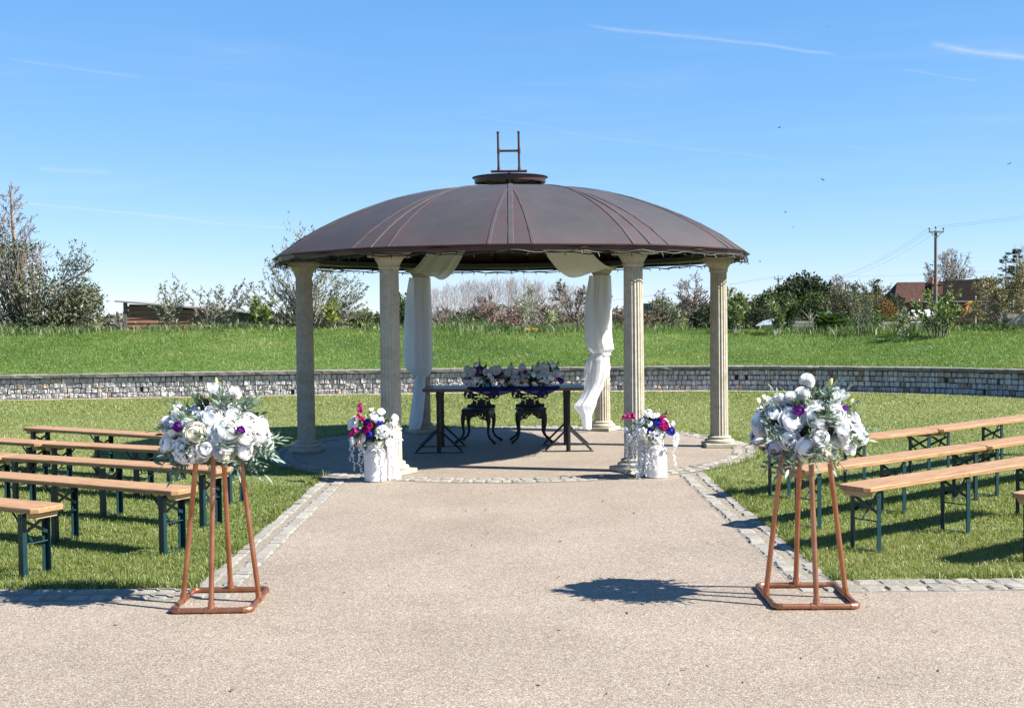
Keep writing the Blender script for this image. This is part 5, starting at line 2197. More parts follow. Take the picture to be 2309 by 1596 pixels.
# ------------------------------------------------------------------ trees and shrubs
def tubes_np(segs, n=4, minr=0.0):
    """segs: list of (p0, p1, r0, r1) -> V, F of open prisms"""
    A = np.array([s[0] for s in segs], float)
    B = np.array([s[1] for s in segs], float)
    r0 = np.maximum(np.array([s[2] for s in segs]), minr)
    r1 = np.maximum(np.array([s[3] for s in segs]), minr)
    d = B - A
    L = np.linalg.norm(d, axis=1)[:, None] + 1e-9
    d = d / L
    ref = np.where(np.abs(d[:, 2:3]) < .9, np.array([[0, 0, 1.0]]), np.array([[1.0, 0, 0]]))
    u = np.cross(d, ref)
    u /= np.linalg.norm(u, axis=1)[:, None] + 1e-9
    w = np.cross(u, d)
    V = np.zeros((len(segs), 2, n, 3))
    for k in range(n):
        a = TAU * k / n
        o = u * math.cos(a) + w * math.sin(a)
        V[:, 0, k] = A + o * r0[:, None]
        V[:, 1, k] = B + o * r1[:, None]
    i = (np.arange(len(segs)) * 2 * n)[:, None]
    F = np.concatenate([np.stack([i[:, 0] + k, i[:, 0] + (k + 1) % n, i[:, 0] + n + (k + 1) % n, i[:, 0] + n + k], 1) for k in range(n)])
    return V.reshape(-1, 3), F


def grow(seed, start, dirn, length, radius, levels, maxseg=9000):
    """levels: list of dicts seg, wander, up, n, angle, ratio, rratio, start (fraction along where children begin)"""
    rng_ = random.Random(seed)
    out = [[] for _ in levels]
    tips = []
    stack = [(Vector(start), Vector(dirn).normalized(), length, radius, 0)]
    tot = 0
    while stack and tot < maxseg:
        p, d, L, r, lv = stack.pop(0)
        P = levels[lv]
        ns = P['seg']
        pts = [(p.copy(), d.copy(), r)]
        tipr = P.get('tip', .35)
        for i in range(ns):
            d = (d + Vector((rng_.gauss(0, P['wander']), rng_.gauss(0, P['wander']), rng_.gauss(0, P['wander']) + P['up']))).normalized()
            q = p + d * (L / ns)
            r2 = r * (1 - (1 - tipr) * (i + 1) / ns)
            out[lv].append((tuple(p), tuple(q), pts[-1][2], r2))
            tot += 1
            p = q
            pts.append((p.copy(), d.copy(), r2))
        if lv + 1 < len(levels):
            N = P['n']
            N = N if isinstance(N, int) else rng_.randint(*N)
            for k in range(N):
                t = P['start'] + (1 - P['start']) * ((k + rng_.random()) / N)
                t = min(t, .999)
                f = t * ns
                i = int(f)
                bp = pts[i][0].lerp(pts[i + 1][0], f - i)
                bd = pts[i + 1][1]
                ang = R(rng_.gauss(P['angle'], P['angle'] * .2))
                ax = bd.orthogonal().normalized()
                ax.rotate(Matrix.Rotation(rng_.uniform(0, TAU) if P.get('golden') is None else k * 2.4 + rng_.uniform(-.4, .4), 3, bd))
                nd = bd.copy()
                nd.rotate(Matrix.Rotation(ang, 3, ax))
                shape = P.get('shape')
                sc = shape(t) if shape else 1 - .45 * (t - P['start']) / (1 - P['start'] + 1e-6)
                stack.append((bp, nd, L * P['ratio'] * sc * rng_.uniform(.75, 1.2), max(pts[i][2] * P['rratio'], .004), lv + 1))
        else:
            tips.append((p, d))
    return out, tips


def leaves_np(rg_, P, D, L, W, cols, spread=.8, fold=.3):
    """flat-folded leaves at points P growing about direction D; cols: list of colours"""
    n = len(P)
    D = D + rg_.normal(0, spread, (n, 3))
    D /= np.linalg.norm(D, axis=1)[:, None] + 1e-9
    S = np.cross(D, rg_.normal(size=(n, 3)))
    S /= np.linalg.norm(S, axis=1)[:, None] + 1e-9
    N_ = np.cross(S, D)
    l = (L * rg_.uniform(.6, 1.3, n))[:, None]
    w = (W * rg_.uniform(.7, 1.3, n))[:, None] * .5
    base = P
    tip = P + D * l
    a = P + D * l * .45 + S * w + N_ * w * fold
    b = P + D * l * .45 - S * w + N_ * w * fold
    V = np.stack([base, a, tip, b], 1).reshape(-1, 3)
    i = (np.arange(n) * 4)[:, None]
    F = np.concatenate([i + np.array([[0, 1, 2]]), i + np.array([[0, 2, 3]])])
    C = np.repeat(mixc(cols, rg_.uniform(0, 1, n)) * rg_.uniform(.8, 1.2, n)[:, None], 4, 0)
    return V, F, C


M_BARK = noisy('grey_bark', [(0.3, (0.10, 0.085, 0.07)), (0.6, (0.19, 0.165, 0.14)), (0.8, (0.30, 0.27, 0.23))], 8, .9, .5, .02)
M_TWIG = noisy('brown_twigs', [(0.3, (0.19, 0.15, 0.12)), (0.7, (0.31, 0.255, 0.21))], .9, .9)
M_TWIGGREY = noisy('grey_twigs', [(0.3, (0.26, 0.235, 0.205)), (0.7, (0.40, 0.365, 0.325))], .9, .9)
M_TWIGPINK = noisy('pinkish_poplar_twigs', [(0.3, (0.36, 0.30, 0.285)), (0.7, (0.50, 0.44, 0.42))], .4, .9)
M_TWIGRED = noisy('reddish_twigs', [(0.3, (0.23, 0.155, 0.125)), (0.7, (0.35, 0.25, 0.205))], .5, .9)
M_PALEBARK = noisy('pale_bark', [(0.3, (0.26, 0.225, 0.175)), (0.7, (0.45, 0.41, 0.34))], 6, .85, .3, .01)
M_DEADBARK = noisy('dead_bark', [(0.3, (0.15, 0.115, 0.09)), (0.55, (0.26, 0.205, 0.165)), (0.8, (0.42, 0.35, 0.28))], 5, .9, .4, .02)


def put_tree(name, label, cat, loc, trunk_segs, twig_segs, bark, twigm, leaf=None, group=None, nt_=7, nw=3, minr=.0, leafm=None, crown='crown'):
    t = thing(name, label, cat, loc, 0, group)
    if trunk_segs:
        V, F = tubes_np(trunk_segs, nt_)
        mobj('trunk', mesh_np('trunk', V, F, smooth=True), bark, t)
    if twig_segs:
        V, F = tubes_np(twig_segs, nw, minr)
        mobj('branches' if leaf is not None else crown, mesh_np('branches', V, F), twigm, t)
    if leaf is not None:
        V, F, C = leaf
        mobj('foliage', mesh_np('foliage', V, F, C), leafm or M_LEAF, t)
    return t


def ground_z(x, y):
    d = math.hypot(x, y - 15)
    if d < 40:
        return max(bank_z_at(x, y), -1.0)
    t = min(1, max(0, (d - 34) / 60))
    return -.12 - 2.0 * t * t * (3 - 2 * t)


# --- far row of bare poplars ---------------------------------------------------------------
POP = []
for s in range(5):
    lv = [dict(seg=9, wander=.03, up=.06, n=44, angle=32, ratio=.24, rratio=.32, start=.16, tip=.06, golden=1, shape=lambda t: .55 + .9 * math.sin(math.pi * min(1, t * .9 + .08)) ** 1),
          dict(seg=5, wander=.07, up=.13, n=5, angle=28, ratio=.46, rratio=.5, start=.2, tip=.25),
          dict(seg=3, wander=.09, up=.10, n=3, angle=28, ratio=.5, rratio=.55, start=.2, tip=.3),
          dict(seg=2, wander=.1, up=.08, n=0, angle=0, ratio=0, rratio=0, start=0)]
    o, _ = grow(100 + s, (0, 0, 0), (0, 0, 1), 1.0 * 19, .22, lv, 4200)
    V1, F1 = tubes_np(o[0] + o[1], 4, .03)
    V2, F2 = tubes_np(o[2] + o[3], 3, .020)
    POP.append((mesh_np('trunk', V1, F1), mesh_np('crown', V2, F2)))
rb = random.Random(17)
GP = 'far row of bare poplars'
for k, px in enumerate(np.linspace(962, 1345, 33)):
    px = px + rb.uniform(-5, 5)
    Y = 252 + rb.uniform(-14, 14)
    top = 662 - 20 * math.sin(math.pi * (px - 940) / 430) ** 1.0 + rb.uniform(-4, 7)
    p = at(px, 720, Y)
    h = at(px, top, Y).z - (-2.1)
    t = thing('poplar_tree', 'tall slender bare poplar in the far row seen behind the gazebo', 'tree', (p.x, p.y, -2.1), rb.uniform(0, TAU), GP)
    a, b = POP[k % 5]
    t.scale = (h / 19 * 1.0, h / 19 * 1.0, h / 19)
    mobj('trunk', a, M_TWIGPINK, t)
    mobj('crown', b, M_TWIGPINK, t)
# a few more beyond the gap on the left and between the columns on the right
for px, top, Y in ((300, 664, 230), (282, 676, 235), (858, 694, 250), (1385, 668, 250), (1402, 676, 255), (1362, 670, 248)):
    p = at(px, 720, Y)
    lvv = [dict(seg=5, wander=.06, up=.02, n=7, angle=44, ratio=.62, rratio=.6, start=.25, tip=.4, golden=1),
           dict(seg=5, wander=.12, up=.05, n=7, angle=38, ratio=.55, rratio=.55, start=.2, tip=.3),
           dict(seg=4, wander=.14, up=.04, n=7, angle=38, ratio=.55, rratio=.55, start=.15, tip=.3),
           dict(seg=3, wander=.15, up=.04, n=4, angle=35, ratio=.55, rratio=.6, start=.1, tip=.4), dict(seg=2, wander=.15, up=.03, n=0, angle=0, ratio=0, rratio=0, start=0)]
    h = at(px, top, Y).z + 2.1
    o, _ = grow(int(px), (0, 0, 0), (0, 0, 1), h * .52, .3, lvv, 3500)
    nmz = {300: 'rising behind the timber shed roof', 282: 'low beside the timber shed corner'}.get(px)
    lab = 'small far bare tree ' + nmz if nmz else 'small far bare tree showing low between the gazebo columns'
    put_tree('bare_tree', lab, 'tree', (p.x, p.y, -2.1), o[0] + o[1], o[2] + o[3] + o[4], M_TWIGPINK, M_TWIGPINK, group=None if nmz else 'small far bare trees between the columns', minr=.035, nt_=4)


# --- round-headed bare trees ---------------------------------------------------------------
def round_tree(seed, px, top, Y, base_py, label, bark=M_BARK, twig=M_TWIG, lean=(0, 0, 1), spread=46, first=.22, n0=8, minr=.016, maxseg=9000, width=1.0, leafcols=None, nleaf=0, leafL=.2):
    p = at(px, base_py, Y)
    gz = ground_z(p.x, p.y)
    h = at(px, top, Y).z - gz
    lv = [dict(seg=6, wander=.05, up=.03, n=n0, angle=spread, ratio=.80 * width, rratio=.62, start=first, tip=.35, golden=1),
          dict(seg=6, wander=.13, up=.06, n=8, angle=40, ratio=.52, rratio=.55, start=.2, tip=.25),
          dict(seg=4, wander=.16, up=.05, n=7, angle=40, ratio=.50, rratio=.55, start=.15, tip=.3),
          dict(seg=3, wander=.18, up=.04, n=5, angle=38, ratio=.55, rratio=.6, start=.1, tip=.4),
          dict(seg=2, wander=.18, up=.03, n=2, angle=35, ratio=.6, rratio=.7, start=.1, tip=.5),
          dict(seg=1, wander=.18, up=.03, n=0, angle=0, ratio=0, rratio=0, start=0)]
    o, tips = grow(seed, (0, 0, 0), lean, h * .52, h * .022, lv, maxseg)
    zz = max(s[1][2] for lvl in o for s in lvl)
    k = h / zz
    sc = lambda segs: [(tuple(c * k for c in a), tuple(c * k for c in b), r0 * k, r1 * k) for a, b, r0, r1 in segs]
    leaf = None
    if nleaf:
        rg_ = np.random.default_rng(seed)
        allp = np.array([s[1] for lvl in o[3:] for s in lvl]) * k
        idx = rg_.integers(0, len(allp), nleaf)
        leaf = leaves_np(rg_, allp[idx] + rg_.normal(0, .1, (nleaf, 3)), np.tile([0, 0, .4], (nleaf, 1)), np.full(nleaf, leafL), np.full(nleaf, leafL * .5), leafcols)
    return put_tree('bare_tree' if not nleaf else 'budding_tree', label, 'tree', (p.x, p.y, gz), sc(o[0] + o[1]), sc(o[2] + o[3] + o[4] + o[5]), bark, twig, leaf, minr=minr, nt_=6)


round_tree(5, 1305, 627, 105, 722, 'large dark bare tree with crooked limbs beside the voile-draped sunlit column', M_BARK, M_TWIG, (.10, 0, 1), 50, .22, 8, .024, 7000)
round_tree(47, 1262, 642, 112, 722, 'leaning bare tree growing beside the large crooked bare tree', M_BARK, M_TWIGGREY, (-.45, 0, .8), 42, .3, 6, .022, 3600)





round_tree(13, 1975, 628, 170, 720, 'grey-green ivy-clad tree next to the red-roofed house', M_BARK, M_TWIGGREY, (0, 0, 1), 38, .15, 9, .026, 5000, .8, [(0.05, 0.07, 0.04), (0.12, 0.14, 0.09)], 3800, .32)
round_tree(14, 2290, 596, 62, 735, 'broad budding tree with yellow-green haze overhanging the house end', M_BARK, M_TWIG, (-.1, 0, 1), 56, .12, 11, .010, 9000, 1.3, [(0.13, 0.12, 0.03), (0.20, 0.18, 0.045), (0.27, 0.24, 0.07)], 9000, .12)

round_tree(16, 2060, 650, 255, 715, 'pale green far tree showing over the hip of the red roof', M_BARK, M_TWIGGREY, (0, 0, 1), 46, .2, 9, .035, 2600, 1.3, [(0.12, 0.16, 0.07), (0.18, 0.22, 0.10)], 1800, .5)


def dome_tree(seed, px, top, Y, base_py, w_px, label, bark=M_BARK, twig=M_TWIG, limbs=16, minr=.02, n1=9, n2=6, n3=3, leafcols=None, nleaf=0, leafL=.2, low=.10):
    """broad bare tree whose limbs fan out to a rounded outline"""
    p = at(px, base_py, Y)
    gz = ground_z(p.x, p.y)
    h = at(px, top, Y).z - gz
    w = w_px / FPX * Y
    rq = random.Random(seed)
    trunk, twigs, ends = [], [], []
    cz = h * .50

    def path(a, b, n, wob, lift, r0, r1, store):
        pts = [a]
        for k in range(1, n + 1):
            t = k / n
            q = a.lerp(b, t)
            q = q + Vector((rq.gauss(0, wob), rq.gauss(0, wob), rq.gauss(0, wob) + lift * math.sin(math.pi * t)))
            if k == n:
                q = b
            store.append((tuple(pts[-1]), tuple(q), r0 + (r1 - r0) * (k - 1) / n, r0 + (r1 - r0) * t))
            pts.append(q)
        return pts
    top_t = Vector((rq.uniform(-.03, .03) * h, 0, h * .34))
    path(Vector((0, 0, 0)), top_t, 4, h * .006, 0, h * .024, h * .017, trunk)
    for k in range(limbs):
        e = math.asin(min(.985, .02 + (k + .5) / limbs * .98))
        az = k * 2.39996 + rq.uniform(-.3, .3)
        d = Vector((math.cos(az) * math.cos(e), math.sin(az) * math.cos(e), math.sin(e) * 1.0))
        jit = rq.uniform(.88, 1.0)
        end = Vector((d.x * w * .5 * jit, d.y * w * .5 * jit, cz + (d.z * 2 - 1.0) * h * .5 * (jit if d.z > .5 else 1)))
        end.z = max(end.z, h * .22)
        st = Vector((0, 0, 0)).lerp(top_t, rq.uniform(.35, 1.0))
        L1 = (end - st).length
        p1 = path(st, end, 7, L1 * .022, L1 * .05, h * .0105, h * .0022, trunk)
        for j in range(n1):
            t = .22 + .76 * (j + rq.random()) / n1
            f = t * 7
            i = min(6, int(f))
            a = p1[i].lerp(p1[i + 1], f - i)
            dr = (p1[i + 1] - p1[i]).normalized()
            b = a + (dr + Vector((rq.gauss(0, .6), rq.gauss(0, .6), rq.gauss(.18, .45)))).normalized() * L1 * .30 * (1.15 - .6 * t) * rq.uniform(.7, 1.2)
            L2 = (b - a).length
            p2 = path(a, b, 4, L2 * .05, L2 * .06, h * .0042, h * .0016, twigs)
            for j2 in range(n2):
                t2 = .2 + .8 * (j2 + rq.random()) / n2
                f2 = min(t2, .99) * 4
                i2 = int(f2)
                a2 = p2[i2].lerp(p2[i2 + 1], f2 - i2)
                dr2 = (p2[i2 + 1] - p2[i2]).normalized()
                b2 = a2 + (dr2 + Vector((rq.gauss(0, .6), rq.gauss(0, .6), rq.gauss(.15, .5)))).normalized() * L2 * .48 * rq.uniform(.6, 1.2)
                p3 = path(a2, b2, 2, L2 * .03, 0, h * .0020, h * .0010, twigs)
                for j3 in range(n3):
                    a3 = p3[0].lerp(p3[2], .3 + .7 * rq.random())
                    b3 = a3 + ((b2 - a2).normalized() + Vector((rq.gauss(0, .6), rq.gauss(0, .6), rq.gauss(.1, .5)))).normalized() * L2 * .24 * rq.uniform(.6, 1.3)
                    twigs.append((tuple(a3), tuple(b3), h * .0013, h * .0008))
                    ends.append(tuple(b3))
    leaf = None
    if nleaf:
        rg_ = np.random.default_rng(seed)
        E = np.array(ends)
        idx = rg_.integers(0, len(E), nleaf)
        leaf = leaves_np(rg_, E[idx] * rg_.uniform(.55, 1, (nleaf, 1)), np.tile([0, 0, .4], (nleaf, 1)), np.full(nleaf, leafL), np.full(nleaf, leafL * .5), leafcols)
    return put_tree('bare_tree', label, 'tree', (p.x, p.y, gz), trunk, twigs, bark, twig, leaf, minr=minr, nt_=6)


# --- bushes and evergreens as clouds of leaves ---------------------------------------------
def cloud_pts(rg_, lobes, n, shell=.55):
    w = np.array([l[3] * l[4] * l[5] for l in lobes]) ** .67
    idx = rg_.choice(len(lobes), n, p=w / w.sum())
    L = np.array(lobes)[idx]
    d = rg_.normal(size=(n, 3))
    d /= np.linalg.norm(d, axis=1)[:, None]
    r = (shell + (1.08 - shell) * rg_.beta(2.2, 1.6, n))[:, None]
    lump = 1 + .16 * np.sin(d[:, :1] * 7 + L[:, :1] * 3) * np.sin(d[:, 1:2] * 6 + L[:, 2:3]) + .10 * np.sin(d[:, 2:3] * 13 + idx[:, None])
    return L[:, :3] + d * L[:, 3:6] * r * lump, d


def bush(name, label, cat, px, base_py, Y, w, h, cols, n, leafL, seed, depth=None, nl=7, group=None, twigs=None, leafm=None, gz=None, shell=.45, asp=.5, top=None):
    """leafy bush w wide and h high (m) standing at a surveyed spot"""
    p = at(px, base_py, Y)
    g0 = ground_z(p.x, p.y) if gz is None else gz
    if top is not None:
        h = (at(px, top, Y).z - g0) / .96
    rg_ = np.random.default_rng(seed)
    if Y > 75:
        leafL, shell = leafL * 1.6, .62
    depth = depth or w * .7
    lobes = []
    if top is None:
        for k in range(nl):
            a = rg_.uniform(-1, 1)
            hh = h * (1 - .55 * abs(a) ** 1.6) * rg_.uniform(.75, 1.0)
            lobes.append((a * w * .36, rg_.uniform(-.3, .3) * depth, hh * .52, w * rg_.uniform(.16, .26), depth * rg_.uniform(.25, .4), hh * .48))
    else:                                         # heap of rounded clumps under a domed outline
        for k in range(nl * 3):
            a = -1 + 2 * (k + .5) / (nl * 3)
            rad = min(w * rg_.uniform(.15, .24), h * .34)
            zt_ = h * (1 - .42 * abs(a) ** 2.2) * rg_.uniform(.86, 1.0) - rad * .8
            z_ = zt_ if k % 2 else rg_.uniform(.25, 1.0) * zt_
            lobes.append((a * w * .40, rg_.uniform(-.3, .3) * depth, max(z_, rad * .6), rad * 1.1, rad * 1.1, rad * .9))
    P, D = cloud_pts(rg_, lobes, n, shell)
    P[:, 2] = np.maximum(P[:, 2], .02)
    leaf = leaves_np(rg_, P, D * .8 + np.array([0, 0, .2]), np.full(n, leafL), np.full(n, leafL * asp), cols)
    segs = []
    rq = random.Random(seed)
    for l in lobes:
        for k in range(3):
            q0 = (l[0] * .25, l[1] * .25, 0)
            q1 = (l[0] * .7, l[1] * .7, l[2] * .8)
            q2 = (l[0] + rq.uniform(-.5, .5) * l[3], l[1] + rq.uniform(-.5, .5) * l[4], l[2] + l[5] * .7)
            rr = max(h * .012, .008)
            segs += [(q0, q1, rr, rr * .7), (q1, q2, rr * .7, rr * .3)]
    if twigs:
        o, _ = grow(seed, (0, 0, 0), (0, 0, 1), h * .5, h * .02, twigs, 2500)
        segs += [s for lvl in o for s in lvl]
    t = put_tree(name, label, cat, (p.x, p.y, g0), None, segs, None, M_BARK, leaf, group=group, nw=4, leafm=leafm or M_LEAFMATT)
    return t


OLIVE = [(0.08, 0.095, 0.035), (0.14, 0.155, 0.06), (0.20, 0.21, 0.10)]
DARK = [(0.022, 0.034, 0.018), (0.042, 0.060, 0.029), (0.075, 0.095, 0.045)]
MIDG = [(0.04, 0.08, 0.02), (0.07, 0.125, 0.03), (0.11, 0.17, 0.05)]
BROWN = [(0.10, 0.075, 0.05), (0.16, 0.115, 0.075), (0.22, 0.16, 0.11)]
ORANGE = [(0.14, 0.075, 0.03), (0.22, 0.12, 0.045), (0.28, 0.17, 0.07)]
REDB = [(0.20, 0.12, 0.10), (0.28, 0.175, 0.15), (0.36, 0.24, 0.21)]
GREYG = [(0.10, 0.12, 0.075), (0.16, 0.18, 0.115), (0.23, 0.24, 0.165)]

# behind the gazebo, far
dome_tree(7, 1558, 624, 118, 725, 108, 'big round-headed bare tree standing over the dark house, between front and side column', M_BARK, M_TWIG, 20, .024, 10, 6, 3)
dome_tree(8, 1487, 655, 124, 725, 62, 'smaller bare tree beside the brick gable, next to the front column', M_BARK, M_TWIGGREY, 14, .024, 9, 6, 3)
dome_tree(9, 1655, 652, 130, 725, 70, 'bare grey tree partly hidden by the sunlit side column', M_BARK, M_TWIGGREY, 14, .019, 9, 6, 3)
dome_tree(10, 2140, 562, 235, 715, 172, 'great bare tree with ivy rising behind the red-roofed house', M_BARK, M_TWIGGREY, 22, .034, 11, 7, 3, [(0.03, 0.04, 0.02), (0.06, 0.07, 0.035)], 2600, .5)
dome_tree(12, 1893, 622, 190, 720, 92, 'bare brown tree in the clump behind the near sapling, beyond dark conifers', M_BARK, M_TWIG, 18, .030, 11, 7, 3)
dome_tree(31, 1095, 667, 138, 728, 108, 'dense round bare brown tree behind the table flowers', M_TWIGRED, M_TWIGRED, 22, .026, 12, 8, 3, low=.02)
dome_tree(34, 998, 690, 140, 728, 62, 'low olive-brown bare bush-like tree beside the shaded draped column', M_TWIG, M_TWIG, 14, .026, 10, 7, 3, OLIVE, 900, .22)
dome_tree(15, 2306, 545, 260, 715, 90, 'bare tree top beyond the pines at the house end', M_BARK, M_TWIGGREY, 14, .036, 9, 6, 2)

bush('bush', 'low reddish blossom bush beyond the bank, next to the round brown tree', 'bush', 1165, 728, 120, 4.6, 3.0, REDB, 2600, .22, 32, top=697)
bush('bush', 'pink-red blossom bush beyond the bank, behind the leafy sapling', 'bush', 1232, 728, 122, 4.4, 3.4, REDB, 2600, .22, 33, top=690)

bush('hedge_bush', 'dark green hedge clump below the round bare tree', 'bush', 1055, 730, 130, 6.0, 2.3, [(0.03, 0.05, 0.02), (0.055, 0.08, 0.03)], 3000, .22, 35, top=705)
bush('hedge_bush', 'low brown scrub beyond the bank, beside the crooked bare tree', 'bush', 1290, 730, 118, 6.0, 1.9, BROWN, 2200, .22, 36, top=708)
bush('bush', 'grey-green evergreen bush in the gap beside the shaded front column', 'bush', 900, 725, 80, 3.0, 3.4, MIDG, 3000, .16, 37, top=667)
bush('bush', 'olive bush low in the gap beside the shaded front column', 'bush', 815, 727, 90, 2.6, 2.4, OLIVE, 1800, .16, 38, top=697)
bush('bush', 'grey-green sallow bush in front of the brick gable', 'bush', 1495, 732, 88, 3.4, 2.9, GREYG, 3400, .15, 39, top=676)
bush('bush', 'dark evergreen bush by the dark house', 'bush', 1590, 735, 92, 2.6, 2.7, DARK, 2800, .16, 40, top=690)
bush('bush', 'brown scrub bush beside the sunlit front column', 'bush', 1398, 728, 95, 3.0, 1.9, BROWN, 1500, .15, 41, top=700)
bush('bush', 'brown scrub below the brick gable', 'bush', 1455, 735, 86, 3.0, 1.6, BROWN, 1400, .15, 48, top=700)
# right-hand clump
bush('conifer_hedge', 'tall dark evergreen mass behind the mid telegraph pole', 'tree', 1815, 738, 104, 5.4, 5.4, DARK, 8000, .22, 42, nl=10, top=618)
bush('bush', 'light green leafing tree beside the dark evergreen mass', 'tree', 1745, 738, 108, 4.4, 4.0, [(0.06, 0.09, 0.03), (0.11, 0.145, 0.05), (0.15, 0.18, 0.075)], 4600, .18, 43, nl=8, top=648)
bush('bush', 'yellow-green leafing bush in front of the dark evergreen mass', 'bush', 1835, 735, 98, 3.6, 3.3, [(0.05, 0.09, 0.02), (0.10, 0.15, 0.04)], 3000, .16, 44, top=660)
bush('bush', 'shadowy dark bush below the brick gable end', 'bush', 1708, 738, 92, 3.8, 2.6, DARK, 3400, .16, 45, nl=8, top=688)
bush('bush', 'grey bushy thicket between the dark evergreens and the large-leaved plant', 'bush', 1905, 738, 96, 4.6, 3.7, [(0.09, 0.085, 0.05), (0.14, 0.135, 0.08), (0.17, 0.18, 0.10)], 4200, .15, 46, nl=8, top=648)
bush('bush', 'russet leafing hedge tree beside the red-roofed house', 'bush', 1968, 735, 118, 5.0, 3.6, ORANGE, 4200, .18, 49, nl=9, top=664)
bush('bush', 'green shrub bank below the russet hedge tree', 'bush', 1955, 738, 84, 4.6, 1.9, MIDG, 3200, .13, 50, top=700)
bush('bush', 'dark green domed shrub below the dark evergreen mass', 'bush', 1800, 742, 50, 1.7, .95, [(0.025, 0.045, 0.012), (0.055, 0.085, 0.022)], 3600, .07, 51, top=710)
bush('hedge_bush', 'clipped dark hedge in front of the house, under the flag', 'hedge', 2170, 735, 100, 7.2, 1.45, [(0.02, 0.035, 0.012), (0.04, 0.065, 0.02)], 4800, .14, 52, nl=14, top=704)
bush('bush', 'bright green rounded bush at the hedge end, below the flag', 'bush', 2128, 735, 98, 1.9, 1.9, [(0.06, 0.11, 0.02), (0.11, 0.17, 0.04)], 1800, .12, 53, top=692)
bush('hedge_bush', 'dense green weeds along the crest below the budding tree', 'bush', 2235, 742, 31, 3.2, .38, MIDG, 3000, .08, 54, nl=12)


bush('bush', 'leafless brown thicket beside the light green leafing tree', 'bush', 1722, 738, 112, 3.6, 3, [(0.10, 0.10, 0.055), (0.15, 0.15, 0.085)], 3600, .16, 81, nl=9, top=668)
bush('bush', 'green leafing bush in front of the far telegraph pole foot', 'bush', 1772, 738, 100, 3.4, 3, [(0.05, 0.08, 0.025), (0.09, 0.125, 0.04)], 3600, .16, 82, nl=9, top=664)
bush('bush', 'grey-brown scrub tree behind the mound of large leaves', 'bush', 1868, 738, 108, 4.2, 3, [(0.09, 0.085, 0.05), (0.15, 0.14, 0.085), (0.19, 0.19, 0.12)], 4200, .16, 83, nl=9, top=654)
bush('bush', 'green leafing scrub between the thicket and the russet hedge tree', 'bush', 1932, 738, 104, 4.0, 3, [(0.06, 0.085, 0.03), (0.11, 0.14, 0.055), (0.16, 0.18, 0.085)], 4200, .16, 84, nl=9, top=660)
bush('bush', 'dark evergreen shrub at the hip end of the red-roofed house', 'bush', 2002, 735, 150, 4.6, 3, [(0.03, 0.045, 0.025), (0.06, 0.08, 0.04)], 3200, .2, 85, nl=8, top=662)
bush('bush', 'pale olive scrub between brick gable and side column', 'bush', 1650, 735, 110, 3.2, 3, OLIVE, 2600, .16, 86, nl=7, top=690)
bush('bush', 'low brown hedge beneath the big round-headed bare tree', 'bush', 1545, 735, 105, 5.0, 2, [(0.05, 0.055, 0.03), (0.09, 0.09, 0.05)], 3200, .16, 87, nl=12, top=706)


# pines by the house end
def pine(px, top, base_py, Y, seed, label):
    p = at(px, base_py, Y)
    gz = ground_z(p.x, p.y)
    h = at(px, top, Y).z - gz
    rg_ = np.random.default_rng(seed)
    segs = [((0, 0, 0), (0, 0, h * .5), .22, .16), ((0, 0, h * .5), (0, 0, h), .16, .03)]
    tw, P, D = [], [], []
    for k in range(46):
        z = h * rg_.uniform(.30, .99)
        a = rg_.uniform(0, TAU)
        L = (1 - z / h) * h * .22 + .5
        e = (math.cos(a) * L, math.sin(a) * L, z + L * .15)
        tw.append(((0, 0, z), e, .05, .02))
        m = 60
        t = rg_.uniform(.35, 1.05, m)[:, None]
        q = np.array([0, 0, z]) * (1 - t) + np.array(e) * t + rg_.normal(0, .16, (m, 3)) * np.array([1, 1, .35])
        P.append(q)
        D.append(np.tile([math.cos(a), math.sin(a), .5], (m, 1)))
    P, D = np.concatenate(P), np.concatenate(D)
    leaf = leaves_np(rg_, P, D, np.full(len(P), .42), np.full(len(P), .12), DARK)
    put_tree('pine_tree', label, 'tree', (p.x, p.y, gz), segs, tw, M_BARK, M_BARK, leaf, leafm=M_LEAFMATT)


pine(2268, 566, 715, 250, 71, 'dark pine standing on the house side of the two pines beyond the budding tree')
pine(2292, 560, 715, 258, 72, 'dark pine standing further from the house of the two pines')


# --- garden shrubs on the bank with leafy shoots --------------------------------------------
SHRUBLEAF = [(0.10, 0.12, 0.07), (0.17, 0.19, 0.12), (0.27, 0.28, 0.20), (0.36, 0.37, 0.29)]


